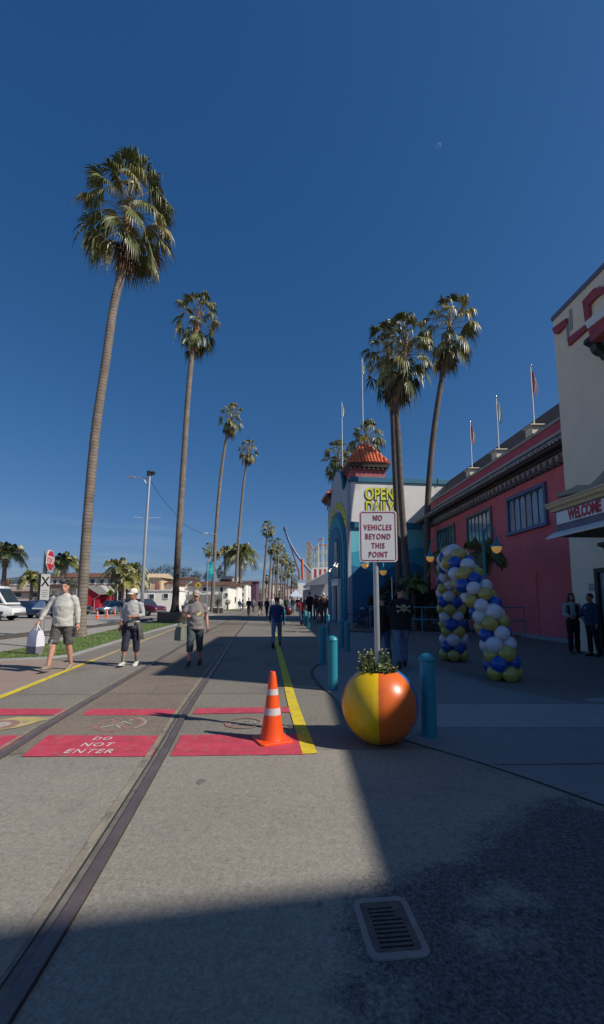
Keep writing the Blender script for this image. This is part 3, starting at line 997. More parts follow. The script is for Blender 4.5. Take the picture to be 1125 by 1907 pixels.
for i, (bx, tx, ty, Y, s, lb) in enumerate(row):
    base, top = P(bx, 1120, Y), P(tx, ty + 12, Y)
    base.z = 0
    root = thing('fan_palm', lb + ', on a thin trunk', 'palm tree', base, 0, 'far row of palms down the promenade')
    mb = MB(); v = top - base
    mb.tube([(0, 0, 0), v * 0.35 + Vector((-.15, 0, 0)), v * 0.7 + Vector((-.1, 0, 0)), v], [0.34, 0.26, 0.24, 0.22], 7)
    mb.build('trunk', BARK, root, smooth=60)
    me, ms = cm_[i % 4]
    for nm, m_ in (('crown', me), ('dead_skirt', ms)):
        c = bpy.data.objects.new(nm, m_); COL.objects.link(c); c.parent = root
        c.location = v + Vector((0, 0, 0.9 * s)); c.scale = (s, s, s); c.rotation_euler = (0, 0, i * 1.3)


def feather_frond(mb, o, az, el, L, rg, mi, nl=26, leaf=0.6, hang=1.1):
    d = Vector((math.cos(el) * math.cos(az), math.cos(el) * math.sin(az), math.sin(el)))
    pts = []
    for i in range(9):
        t = i / 8
        pts.append(o + d * L * t - Vector((0, 0, hang * L * 0.55 * t ** 2.2)) - Vector((d.x, d.y, 0)) * (0.18 * L * t ** 3))
    mb.tube(pts, [0.04 * (1 - 0.8 * i / 8) for i in range(9)], 4, 4, caps=False)
    for k in range(nl):
        t = 0.12 + 0.86 * k / nl
        i = min(int(t * 8), 7)
        p = pts[i].lerp(pts[i + 1], t * 8 - i)
        dd = (pts[i + 1] - pts[i]).normalized()
        s = dd.cross(Vector((0, 0, 1)))
        if s.length < 0.1: s = Vector((1, 0, 0))
        s.normalize()
        ll = leaf * (0.55 + 0.45 * math.sin(PI * min(1, t * 1.05))) * rg.uniform(0.85, 1.1)
        for sg in (-1, 1):
            v = (s * sg + dd * 0.55 + Vector((0, 0, 0.25))).normalized()
            m_ = p + v * ll * 0.5
            e = p + v * ll * 0.85 - Vector((0, 0, ll * rg.uniform(0.45, 0.85)))
            w = dd * (0.035 + 0.02 * leaf)
            mb.add([p - w * 0.5, p + w * 0.5, m_ + w, m_ - w, e], [(0, 1, 2, 3), (3, 2, 4)], mi)


def feather_palm(base, h, r, n, L, label, seed, group=None, leaf=0.6, light=0.4, lean=(0, 0), bark=None):
    rg = random.Random(seed)
    root = thing('feather_palm', label, 'palm tree', base, 0, group)
    mb = MB()
    top = Vector((lean[0], lean[1], h))
    mb.tube([(0, 0, 0), top * 0.33, top * 0.66, top], [r * 1.3, r, r * 0.95, r * 0.8], 9)
    mb.build('trunk', bark or BARK, root, smooth=60)
    cb = MB()
    for i in range(n):
        u = (i + 0.5) / n
        el = R(80 - 95 * u + rg.uniform(-10, 10))
        feather_frond(cb, top, i * 2.39996 + rg.uniform(-.3, .3), el, L * rg.uniform(0.85, 1.1), rg, 1 if rg.random() < light else 0, leaf=leaf, hang=rg.uniform(0.9, 1.4))
    cb.build('crown', LEAVES, root)
    return root


def gb(px, Y):
    p = P(px, 1120, Y); return Vector((p.x, Y, 0))


def hgt(px, py, Y): return P(px, py, Y).z


feather_palm(gb(447, 92), hgt(447, 1032, 92), 0.38, 34, 5.3, 'broad feather palm with a rounded crown behind the slim leaning fan palm', 71, leaf=1.7, light=0.15)
feather_palm(gb(418, 100), hgt(418, 1030, 100), 0.3, 22, 3.6, 'feather palm half hidden behind the teal banner', 72, leaf=1.2, light=0.1)
GQ = 'queen palms in front of the motel'
for k, (px, py, Y, L, lb) in enumerate([(215, 1058, 52, 2.9, 'arching queen palm farthest left of the motel group'), (229, 1070, 55, 2.6, 'yellowish queen palm in the middle of the motel group'), (244, 1062, 54, 2.7, 'queen palm just left of the street lamp pole'), (252, 1075, 50, 2.0, 'short yellow-green queen palm against the street lamp pole'), (236, 1082, 49, 1.9, 'lowest queen palm of the motel group')]):
    feather_palm(gb(px, Y), hgt(px, py, Y), 0.17, 15, L, lb, 80 + k, GQ, leaf=0.75, light=0.35)
feather_palm(gb(4, 40), hgt(4, 1032, 40), 0.2, 18, 2.6, 'dark feather palm cut off by the left edge behind the white van', 91, leaf=0.8, light=0.12)
feather_palm(gb(57, 44), hgt(57, 1078, 44), 0.16, 20, 1.9, 'low bushy palm between the white van and the stop sign', 92, leaf=0.6, light=0.3)
feather_palm(gb(113, 38), hgt(116, 1047, 38), 0.17, 17, 1.75, 'pale-trunked palm with an upswept crown just right of the stop sign', 93, leaf=0.65, light=0.15, lean=(0.2, 0), bark=mat('pale_bark', (0.34, 0.30, 0.24), 0.9, 0.2, 5))


def leafy(name, label, cat, base, blobs, n, size, mats, seed, trunk=None, group=None, flat=0.5):
    """tree or shrub: limbs, and leaf clumps through the volume of several lobes"""
    rg = random.Random(seed)
    root = thing(name, label, cat, base, 0, group)
    tb_ = MB()
    if trunk:
        r, h = trunk
        tb_.tube([(0, 0, 0), (0.05 * h, 0, h * 0.5), (0, 0, h)], [r * 1.3, r, r * 0.7], 8)
    for (c, s) in blobs:
        b0 = Vector((0, 0, trunk[1] * 0.7)) if trunk else Vector((0, 0, 0))
        tb_.tube([b0, b0.lerp(Vector(c), 0.6) + Vector((0, 0, 0.1 * s[2])), Vector(c)], [(trunk[0] * 0.5 if trunk else 0.03), (trunk[0] * 0.3 if trunk else 0.02), 0.01], 5)
    tb_.build('trunk' if trunk else 'stems', BARKDARK, root, smooth=60)
    mb = MB()
    wts = [s[0] * s[1] * s[2] for c, s in blobs]
    for i in range(n):
        c, s = rg.choices(blobs, wts)[0]
        while True:
            v = Vector((rg.uniform(-1, 1), rg.uniform(-1, 1), rg.uniform(-1, 1)))
            if v.length < 1 and (v.length > 0.45 or rg.random() < 0.3): break
        k = 0.75 + 0.45 * mnoise.noise(v * 2.3 + Vector(c) * 1.7)
        p = Vector(c) + Vector((v.x * s[0], v.y * s[1], v.z * s[2])) * k
        a = Vector((rg.uniform(-1, 1), rg.uniform(-1, 1), rg.uniform(-1, 1) * flat)).normalized()
        b = a.cross(Vector((rg.uniform(-1, 1), rg.uniform(-1, 1), rg.uniform(-1, 1)))).normalized()
        L, w = size * rg.uniform(0.6, 1.3), size * rg.uniform(0.25, 0.45)
        mb.add([p - a * L * 0.5, p + b * w * 0.5, p + a * L * 0.5, p - b * w * 0.5], [(0, 1, 2, 3)], rg.randrange(len(mats)))
    mb.build('crown', mats, root)
    return root


GRN1 = mat('leaf_dark', (0.035, 0.055, 0.022), 0.55, 0.3, 2, island=0.4)
GRN2 = mat('leaf_mid', (0.065, 0.095, 0.03), 0.55, 0.3, 2, island=0.4)
GRN3 = mat('leaf_olive', (0.12, 0.125, 0.035), 0.55, 0.3, 2, island=0.4)
GREYL = mat('leaf_greygreen', (0.075, 0.088, 0.08), 0.6, 0.3, 2, island=0.4)
GREYD = mat('leaf_greydark', (0.05, 0.06, 0.06), 0.6, 0.3, 2, island=0.4)


def far_tree(px, py, wpx, hpx, Y, lb, seed, mats=(GRN1, GRN2), n=700, cat='tree', nb=5, name='tree', group='trees behind the houses'):
    s = F / Y
    b = gb(px, Y)
    top = hgt(px, py, Y)
    W, Hh = wpx / s, hpx / s
    rg = random.Random(seed)
    blobs = [((0, 0, top - Hh * 0.5), (W * 0.34, W * 0.34, Hh * 0.46))]
    for k in range(nb):
        a = k * 2.4
        blobs.append(((W * 0.28 * math.cos(a), W * 0.28 * math.sin(a), top - Hh * rg.uniform(0.25, 0.75)), (W * rg.uniform(.16, .26), W * rg.uniform(.16, .26), Hh * rg.uniform(.16, .26))))
    return leafy(name, lb, cat, b, blobs, n, max(W, Hh) * 0.055 + 0.12, list(mats), seed, (max(0.15, W * 0.03), max(0.5, top - Hh * 0.8)), group)


far_tree(283, 1048, 46, 52, 190, 'grey-green eucalyptus behind the tan house', 101, (GREYL, GREYD))
far_tree(312, 1043, 44, 60, 195, 'tallest grey eucalyptus just left of the planter palm', 102, (GREYL, GREYD))
far_tree(343, 1046, 38, 54, 200, 'grey eucalyptus just right of the planter palm', 103, (GREYL, GREYD))
far_tree(364, 1056, 30, 46, 180, 'dark rounded tree above the white houses', 104, (GRN1, GREYD), 900)
far_tree(384, 1058, 20, 34, 185, 'small dark tree with a flat top left of the teal banner', 105, (GRN1, GREYD))
far_tree(408, 1045, 18, 42, 185, 'narrow blue-grey conical tree right of the teal banner', 106, (GREYD, GREYL))
far_tree(424, 1067, 20, 22, 200, 'low grey tree behind the upper white house', 107, (GREYL, GREYD), 400)
far_tree(466, 1080, 22, 40, 160, 'dark green tree between the white block and the purple house', 108, (GRN1, GRN2), 500)
far_tree(487, 1088, 26, 36, 180, 'leafy tree at the foot of the far palm row', 109, (GRN1, GRN3), 600)
far_tree(520, 1095, 36, 28, 190, 'low spreading tree among the far palm trunks', 110, (GRN1, GRN2), 600)
far_tree(143, 1062, 44, 24, 110, 'dark tree clump behind the motel roof', 111, (GRN1, GREYD), 500)
far_tree(24, 1066, 36, 44, 130, 'dull green tree behind the white van', 112, (GRN1, GREYD), 500)
far_tree(8, 1072, 26, 34, 60, 'mid-green tree at the left edge behind the orange sign', 113, (GRN2, GRN3), 500)
far_tree(133, 1072, 30, 30, 58, 'sunlit yellow-green shrub tree between palm trunk and stop sign', 114, (GRN3, GRN2), 500)
far_tree(98, 1096, 14, 18, 58, 'small golden-green bush beside the stop sign plate', 115, (GRN3,), 300)
for k, (px, py, w, h_, Y, lb) in enumerate([(358, 1112, 18, 14, 66, 'hedge bush behind the parked cars near the planter'), (315, 1108, 22, 16, 68, 'round bush in front of the tan house'), (424, 1112, 16, 18, 72, 'low bush below the white house'), (470, 1118, 22, 14, 90, 'bush at the edge of the promenade lawn'), (452, 1121, 16, 10, 75, 'clipped bush beside the palm foot')]):
    far_tree(px, py, w, h_, Y, lb, 120 + k, (GRN1, GRN3), 260, 'bush', 3, 'bush', 'bushes along the parking strip')

# dark planting in the shade behind the teal railing
GS = 'shaded planting behind the teal railing'
for k, (px, py, w, h_, Y, lb) in enumerate([(722, 1060, 60, 110, 23.5, 'dark shrub behind the sign post'), (775, 1050, 66, 120, 23.0, 'tall dark shrub between the palm trunks'), (822, 1070, 60, 105, 22.0, 'dark shrub right of the curved palm'), (700, 1090, 40, 75, 25.5, 'low dark shrub behind the bicycles'), (865, 1075, 50, 100, 21.5, 'dark shrub behind the balloon column')]):
    far_tree(px, py, w, h_, Y, lb, 130 + k, (GRN1, GRN1, GREYD), 900, 'shrub', 5, 'shrub', GS)
for k, (px, py, Y, lb) in enumerate([(770, 1085, 22.0, 'short palm with drooping fronds between the palm trunks'), (838, 1035, 21, 'short palm under the teal lamp'), (902, 1027, 16.6, 'dark palm rising behind the balloon arch against the pink wall')]):
    feather_palm(gb(px, Y), hgt(px, py, Y) - 0.1, 0.1, 13, 1.25, lb, 140 + k, GS, leaf=0.45, light=0.1)
# ------------------------------------------------------------------ buildings on the right


class Frame:
    """upright frame: local x along the wall, local y outward, z up"""

    def __init__(self, o, w):
        self.o = Vector(o); self.w = Vector(w).normalized()
        self.n = Vector((-self.w.y, self.w.x, 0))
        self.rz = math.atan2(self.w.y, self.w.x)

    def hit(self, px, py, off=0.0):
        d = ray(px, py); e = Vector((0, 0, H))
        t = (off - (e - self.o).dot(self.n)) / d.dot(self.n)
        q = e + d * t
        return Vector(((q - self.o).dot(self.w), off, q.z))

    def world(self, a, b, z):
        return self.o + self.w * a + self.n * b + Vector((0, 0, z))


def poly_on(mb, fr, px, off, th, mi=0):
    pts = [fr.hit(x, y, off) for x, y in px]
    mb.prism(pts, (0, -th, 0), mi)


# ---- rose-pink hall
FP = Frame((10.3, 0, 0), (-0.053, 1, 0))
pk = thing('hall_building', 'long rose-pink hall with three arched-light windows and flags along its parapet', 'building', FP.o, FP.rz)
A0, A1 = 13.36, 29.6
mb = MB(); mb.bb(A0, A1, -8, 0, 0, 7.62); mb.build('wall', PINK, pk)
mb = MB(); mb.bb(A0, A1, -0.22, 0.012, 7.62, 8.06); mb.build('parapet', mat('pink_parapet', (0.52, 0.095, 0.13), 0.8, 0.08, 2), pk)
mb = MB(); mb.bb(A0, A1 + .1, -0.3, 0.09, 8.06, 8.17); mb.build('coping', mat('coping_grey', (0.42, 0.38, 0.36), 0.7, 0.1, 2), pk, bevel=0.015)
mb = MB(); mb.bb(A0, A1 + .1, 0.003, 0.2, 7.50, 7.617); mb.build('ledge', MATS['coping_grey'], pk, bevel=0.015)
mb = MB(); mb.bb(A0, A1, 0.003, 0.14, 7.40, 7.497); mb.build('moulding', NAVY, pk)
# pent roof with tile ends, fascia and dentils
mb = MB()
mb.prism([(A0, 0.1, 7.40), (A0, 0.8, 6.98), (A0, 0.8, 6.93), (A0, 0.0, 6.93), (A0, 0.0, 7.40)], (A1 - A0, 0, 0), 0)
mb.bb(A0, A1, 0.0, 0.74, 6.80, 6.927, 1)
mb.bb(A0, A1, 0.0, 0.46, 6.70, 6.797, 1)
mb.build('eave', [SLATE, DARKBROWN], pk)
mb = MB()
x = A0 + 0.1
while x < A1:
    mb.tube([(x, 0.83, 6.965), (x, 0.55, 7.13)], 0.075, 7)
    x += 0.2
mb.build('tile_ends', mat('pale_tile_ends', (0.40, 0.36, 0.34), 0.8, 0.2, 5, island=0.25), pk, smooth=40)
mb = MB(); x = A0 + 0.15
comb = [(A0, 0.003, 6.695), (A0, 0.003, 6.66)]
while x < A1 - 0.2:
    comb += [(x, 0.003, 6.66), (x, 0.003, 6.53), (x + .05, 0.003, 6.53), (x + .05, 0.003, 6.44), (x + .11, 0.003, 6.44), (x + .11, 0.003, 6.53), (x + .16, 0.003, 6.53), (x + .16, 0.003, 6.66)]
    x += 0.36
comb += [(A1, 0.003, 6.66), (A1, 0.003, 6.695)]
mb.prism(comb, (0, 0.34, 0))
mb.build('dentil_moulding', mat('dentil_grey', (0.36, 0.34, 0.34), 0.7, 0.15, 4), pk)
mb = MB(); mb.bb(A0, A1, 0.001, 0.0025, 6.40, 6.694); mb.build('frieze', DARKBROWN, pk)
mb = MB()
mb.prism([(A0, -0.6, 8.2), (A0, -2.2, 10.3), (A0, -2.35, 10.25), (A0, -0.85, 8.0)], (19.0, 0, 0))
mb.prism([(A0, -2.2, 10.3), (A0, -8, 8.4), (A0, -8, 8.2), (A0, -2.35, 10.1)], (19.0, 0, 0))
mb.build('roof', ROOFBROWN, pk)


def arch_window(parent, a0, a1, z0, z1, trim, glass, n=6, dark=GREENTRIM):
    mb = MB()
    t, d = 0.15, 0.10
    mb.bb(a0, a1, 0.003, d, z1 - t, z1); mb.bb(a0 - 0.06, a1 + 0.06, 0.003, d + 0.06, z0, z0 + t * 0.95)
    mb.bb(a0, a0 + t, 0.003, d, z0 + t * 0.95, z1 - t); mb.bb(a1 - t, a1, 0.003, d, z0 + t * 0.95, z1 - t)
    fr = mb.build('window', trim, parent, bevel=0.012)
    mb = MB(); mb.bb(a0 + t, a1 - t, 0.003, 0.018, z0 + t * 0.95, z1 - t); mb.build('pane', glass, fr)
    mb = MB()
    b0, b1, zt, zb = a0 + t, a1 - t, z1 - t, z0 + t * 0.95
    p = (b1 - b0) / n
    for k in range(n + 1):
        x = b0 + p * k
        mb.bb(x - 0.020, x + 0.020, 0.02, 0.04, zb, zt)
    for k in range(n):
        x0, x1 = b0 + p * k + 0.020, b0 + p * (k + 1) - 0.020
        c, r = (x0 + x1) / 2, (x1 - x0) / 2
        for sg in (-1, 1):
            pts = [(c + sg * r, 0.036, zt)]
            for q in range(7):
                u = q / 6
                pts.append((c + sg * r * math.cos(u * PI / 2) * 0.999, 0.036, zt - 0.36 + 0.33 * math.sin(u * PI / 2)))
            pts.append((c, 0.036, zt))
            mb.prism(pts, (0, -0.015, 0))
    mb.build('mullions', dark, fr)
    return fr


arch_window(pk, 16.2, 19.07, 4.34, 6.06, BLUETRIM, WINGLASS)
arch_window(pk, 20.5, 23.3, 4.34, 6.06, mat('grey_window_trim', (0.17, 0.16, 0.17), 0.6, 0.1, 4), WINGLASS)
arch_window(pk, 24.9, 27.7, 4.34, 6.06, MATS['grey_window_trim'], mat('green_window_glass', (0.10, 0.20, 0.20), 0.1, 0.3, 1.2, spec=0.8))
mb = MB(); mb.bb(A0, A1, 0.003, 0.35, 0, 0.14); mb.build('plinth', PALECONC, pk)
mb = MB(); mb.bb(17.2, 19.4, 0.003, 0.02, 0.14, 2.6); mb.bb(17.25, 17.3, 0.02, 0.03, .2, 2.55); mb.build('flush_door', PINK, pk)


def flagpole(base, top_z, label, cols, group, ped=True, hang=1.0, ball=None):
    root = thing('flagpole', label, 'flagpole', base, 0, group)
    h = top_z - base[2]
    mb = MB(); mb.tube([(0, 0, 0), (0, 0, h)], [0.032, 0.022], 8); mb.build('pole', WHITE, root, smooth=60)
    mb = MB(); mb.ball((0, 0, h + 0.05), 0.055); mb.build('finial', CHROME, root, smooth=180)
    # cloth hanging in folds
    mb = MB(); rg = random.Random(int(h * 100))
    nx, nz = 9, 8
    vs = []
    for j in range(nz + 1):
        for i in range(nx + 1):
            u, v = i / nx, j / nz
            vs.append((0.02 + u * (0.15 + 0.08 * math.sin(v * 3)), 0.05 * math.sin(u * 9 + v * 1.5), h - 0.08 - v * hang - u * 0.35 * (1 - 0.3 * v)))
    fs, ms = [], []
    for j in range(nz):
        for i in range(nx):
            a = j * (nx + 1) + i
            mb.f.append((a, a + 1, a + nx + 2, a + nx + 1)); mb.m.append(0 if i < nx * 0.45 else 1)
    mb.v = vs
    mb.build('flag', cols, root, smooth=180)
    if ped:
        mb = MB(); mb.box((0, 0, -0.13), (0.5, 0.5, 0.34), 0); mb.box((0, 0, 0.07), (0.66, 0.66, 0.06), 0)
        mb.build('pedestal', CREAM, root, bevel=0.02)
    return root


FLAGRED = mat('flag_red', (0.46, 0.15, 0.19), 0.8, 0.1, 5)
FLAGWHITE = mat('flag_white', (0.66, 0.64, 0.64), 0.8, 0.08, 5)
FLAGTEAL = mat('flag_teal', (0.30, 0.48, 0.50), 0.8, 0.1, 5)
GF = 'flagpoles along the hall parapet'
for a, zt, lb, cols in ((16.9, 11.15, 'flagpole with limp red and white flag nearest the cream tower', [FLAGRED, FLAGWHITE]), (19.75, 11.2, 'flagpole with limp white and teal flag, middle one on the pink parapet', [FLAGWHITE, FLAGTEAL]), (22.6, 11.2, 'flagpole with limp red and white flag farthest along the pink parapet', [FLAGRED, FLAGWHITE])):
    flagpole(FP.world(a, -0.1, 8.45), zt, lb, cols, GF)

# ---- cream arcade building with the marquee
FC = Frame((8.9, 0, 0), (-0.053, 1, 0))
cr = thing('arcade_building', 'cream building at the right edge with rose trim and a lettered entrance marquee', 'building', FC.o, FC.rz)
TZ = 10.55
lw_ = lambda x, y: ((Vector((x, y, 0)) - FC.o).dot(FC.w), (Vector((x, y, 0)) - FC.o).dot(FC.n), 0.0)
mb = MB(); mb.bb(3.9, 13.1, -9, 0, 0, TZ); mb.prism([lw_(8.72, 3.88), lw_(8.72, -14), lw_(18, -14), lw_(18, 4.1)], (0, 0, 7.66)); mb.build('wall', CREAM, cr)
mb = MB(); mb.bb(3.8, 13.13, -9.1, 0.05, TZ, TZ + 0.14); mb.build('roof_edge', SLATE, cr)
mb = MB()
sh_v = Vector((SUN.x, SUN.y, 0)) / SUN.z * 13.2
qa, qb = G(690, 1642) + sh_v, G(0, 1724) + sh_v        # the roof edge whose shade crosses the lane
qd = (qa - qb).normalized()
qa, qb = qa + qd * 9, qb - qd * 1.2
mb.prism([lw_(qb.x, qb.y), lw_(qa.x, qa.y), lw_(qa.x + 2, -18), lw_(qb.x + .4, -18)], (0, 0, 13.2))
mb.build('rear_block', CREAM, cr)
for q in range(2):
    mb = MB()
    if q == 0: poly_on(mb, FC, [(1027.8, 612), (1053, 593), (1053, 604), (1037, 622), (1032, 622)], 0.10, 0.2)
    else: poly_on(mb, FC, [(1056.7, 630), (1087.8, 605.5), (1092.8, 612), (1057.8, 644)], 0.10, 0.097)
    mb.build('trim', ROSE, cr)
mb = MB()
poly_on(mb, FC, [(1084, 561), (1105.5, 536.7), (1116.7, 534), (1150, 534), (1150, 548), (1116.7, 548), (1106.7, 555.5), (1095.5, 568), (1096.7, 592), (1089, 599)], 0.10, 0.097)
mb.build('trim', ROSE, cr)
mb = MB()
poly_on(mb, FC, [(1053, 593), (1054.6, 593), (1057.6, 631), (1056, 636)], 0.06, 0.055)
mb.build('panel_edge', mat('trim_and_shadow_grey', (0.34, 0.33, 0.31), 0.7, 0.1, 4), cr)
mb = MB()
poly_on(mb, FC, [(1059.5, 577), (1064.5, 575), (1066, 612), (1061, 617)], 0.02, 0.018)
mb.build('recess_shadow', mat('trim_and_shadow_grey', (0.34, 0.33, 0.31), 0.7, 0.1, 4), cr)  # grey plate coloured as the shadow of a recessed panel
mb = MB()
poly_on(mb, FC, [(1089, 600), (1160, 541), (1160, 561), (1094, 612)], 0.60, 0.597)
mb.build('balcony_ledge', WHITE, cr)
mb = MB()
poly_on(mb, FC, [(1095.5, 613), (1160, 563), (1160, 588), (1099, 637)], 0.55, 0.547)
mb.build('balcony_fascia', ROSE, cr)
for px in (1112, 1150):
    mb = MB()
    q = FC.hit(px, 640, 0.3)
    pts = [(q.x, 0.003, q.z + 0.22), (q.x, 0.5, q.z + 0.22), (q.x, 0.52, q.z + 0.1), (q.x, 0.36, q.z + 0.02), (q.x, 0.30, q.z - 0.14), (q.x, 0.20, q.z - 0.22), (q.x, 0.1, q.z - 0.24), (q.x, 0.003, q.z - 0.36)]
    mb.prism(pts, (0.22, 0, 0))
    mb.build('corbel', GREENTRIM, cr)
# marquee
MQ = 2.4
mq = MB()
mq.bb(4.2, 10.1, 0.003, MQ, 3.06, 3.54)
mq_o = mq.build('marquee', SLATE, cr)
mb = MB()
prof = [(0.0, 3.543), (MQ + 0.04, 3.543), (MQ + 0.07, 3.60), (MQ + 0.14, 3.63), (MQ + 0.17, 3.69), (MQ + 0.20, 3.70), (MQ + 0.20, 3.73), (0.0, 3.73)]
mb.prism([(4.0, y, z) for y, z in prof], (6.1 + 0.1, 0, 0))
mb.build('cornice', mat('cornice_cream', (0.62, 0.53, 0.33), 0.6, 0.08, 3), mq_o)
mb = MB()
prof = [(0.0, 3.057), (MQ + 0.02, 3.057), (MQ + 0.2, 2.93), (MQ + 0.2, 2.90), (MQ - 0.05, 2.96), (0.0, 2.96)]
mb.prism([(4.0, y, z) for y, z in prof], (6.1 + 0.1, 0, 0))
mb.build('drip_ledge', WHITE, mq_o)
mb = MB(); mb.bb(4.1, 10.0, 0.1, MQ - 0.1, 2.925, 2.957); mb.build('soffit', mat('soffit_brown', (0.16, 0.11, 0.07), 0.8, 0.15, 2), mq_o)
mb = MB(); mb.bb(4.6, 10.02, MQ + 0.003, MQ + 0.03, 3.22, 3.50); mb.build('sign_panel', mat('marquee_white', (0.80, 0.80, 0.82), 0.4, 0.03, 6), mq_o)  # plain white panel behind the letters
o = lettering('WELCOME  C', 0.33, frameM((8.98, MQ + 0.034, 3.36), (-1, 0, 0), (0, 0, 1)), mat('letter_red', (0.42, 0.01, 0.03), 0.4, 0.05, 5), mq_o, depth=0.004, bold=0.016, sx=0.62, spacing=1.0)
mb = MB()
poly_on(mb, FC, [(1033, 926), (1034, 921), (1071, 906), (1072, 903), (1098, 903), (1112, 890), (1125, 876), (1150, 866), (1150, 905), (1098, 912)], 1.9, 1.6)
mb.build('pediment', mat('pediment_grey', (0.30, 0.27, 0.22), 0.7, 0.1, 3), mq_o)
mb = MB()
pts = [(10.1, 0.003, 2.92), (10.1, 0.85, 2.92), (10.1, 0.85, 2.84), (10.1, 0.7, 2.80), (10.1, 0.66, 2.66), (10.1, 0.5, 2.60), (10.1, 0.46, 2.48), (10.1, 0.003, 2.48)]
mb.prism(pts, (0.75, 0, 0))
mb.build('bracket', BLACK, mq_o)
mb = MB()
for a0, a1, z0, z1 in ((9.0, 9.12, 0, 2.36), (11.88, 12.0, 0, 2.36), (9.12, 11.88, 2.24, 2.36), (10.45, 10.55, 0, 2.24), (9.12, 11.88, 0.0, 0.2)):
    mb.bb(a0, a1, 0.003, 0.13, z0, z1)
dr = mb.build('door', BLACK, cr)
mb = MB(); mb.bb(9.12, 11.88, 0.003, 0.04, 0.2, 2.24); mb.build('pane', WINGLASS, dr)
mb = MB()
q0, q1 = FC.hit(1096, 1087, 0.02), FC.hit(1113, 1100, 0.02)
mb.bb(q1.x, q0.x, 0.003, 0.025, q1.z, q0.z)
mb.build('notice_plate', mat('notice_grey', (0.30, 0.30, 0.30), 0.4, 0.2, 20), cr)

# ---- blue building with the curved gable
CB = Vector((3.5, 30, 0))
RB = R(6.7)
FBu = Frame(CB, (math.cos(RB), math.sin(RB), 0))       # local y runs away from the camera
bl = thing('ride_building', 'white and turquoise building with curved gable, tiled corner tower and yellow lettering', 'building', CB, RB)


def bz(py, px=700): return FBu.hit(px, py, 0.0).z


zt, zw1, zw0, zb, zm, zd = bz(888, 660), bz(897.5, 660), bz(972, 660), bz(983.5, 660), bz(1030, 660), bz(1060, 660)
W_ = 9.5
mb = MB(); mb.bb(0, W_, 0, 7.7, zw0, zw1); mb.build('upper_wall', WHITE, bl)
mb = MB(); mb.bb(-0.06, W_, -0.10, 7.8, zw1, zt); mb.bb(W_ * 0.68, W_ * 0.68 + 0.12, -0.14, -0.1, zw1 - 0.02, zt + 0.12); mb.build('coping', BLUEDEEP, bl, bevel=0.02)
mb = MB(); mb.bb(-0.08, W_, -0.14, 7.7, zb, zw0); mb.build('string_course', BLUEDEEP, bl, bevel=0.02)
mb = MB(); mb.bb(0, W_, 0, 7.7, 0, zb); mb.build('lower_wall', TEALWALL, bl)
mb = MB()
for k, (z0, amp, th, ph) in enumerate(((zm, 0.16, 0.012, 0.3), (zd, 0.28, 0.022, 1.9))):
    pts = [(W_, -0.0, 0.02), (0, -0.0, 0.02)]
    for q in range(41):
        x = W_ * q / 40
        pts.append((x, -0.0, z0 + amp * math.sin(x * 1.5 + ph) + 0.06 * x))
    mb.prism(pts, (0, -th, 0), k)
mb.build('wave_mural', [mat('mural_mid_blue', (0.03, 0.33, 0.47), 0.7, 0.06, 1), mat('mural_blue', (0.015, 0.15, 0.30), 0.7, 0.06, 1)], bl)
mb = MB(); mb.tube([(W_ * 0.62, -0.05, zw0), (W_ * 0.62, -0.05, zw1)], 0.05, 8); mb.build('downpipe', mat('pipe_grey', (0.30, 0.30, 0.31), 0.5, 0.1, 5), bl)
# OPEN DAILY
for s, py, szpx in (('OPEN', 921.5, 22), ('DAILY', 946.5, 22)):
    q = FBu.hit(707, py, 0.0)
    size = (bz(py - szpx / 2) - bz(py + szpx / 2)) / 0.7
    for off, m_, bold, dx, nm in ((0.0, NAVY, 0.07, 0.03, 'lettering_shadow'), (-0.03, YELLOWSIGN, 0.02, 0.0, 'lettering')):
        lettering(s, size, frameM((q.x + dx, off - 0.02, q.z - dx), (1, 0, 0), (0, 0, 1)), m_, bl, nm, depth=0.012, bold=bold, sx=0.66 if s == 'OPEN' else 0.60, spacing=1.04)
# gable facade on the promenade side
GY = 3.85
prof = [(0, 10.05), (0.5, 9.75), (1.0, 9.62), (1.45, 9.8), (1.7, 10.4), (2.0, 11.1), (2.6, 11.5), (3.2, 11.75), (3.85, 11.85), (4.5, 11.75), (5.1, 11.5), (5.7, 11.1), (6.0, 10.4), (6.25, 9.8), (6.7, 9.62), (7.2, 9.75), (7.7, 10.05)]
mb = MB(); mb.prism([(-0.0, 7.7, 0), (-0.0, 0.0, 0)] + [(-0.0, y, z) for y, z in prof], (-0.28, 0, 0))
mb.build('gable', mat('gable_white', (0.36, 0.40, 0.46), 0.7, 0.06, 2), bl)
mb = MB()
pp = [Vector((-0.16, y, z)) for y, z in prof]
mb.tube(pp, [(0.16, 0.13)] * len(pp), 6)
mb.build('gable_coping', BLUEDEEP, bl, smooth=50)
mb = MB()


def arch_poly(r, zc, z0, x, c=GY, n=24, w=None):
    pts = [(x, c + r, z0)]
    for k in range(n + 1):
        a = PI * k / n
        pts.append((x, c + r * math.cos(a), zc + r * math.sin(a)))
    pts.append((x, c - r, z0))
    return pts


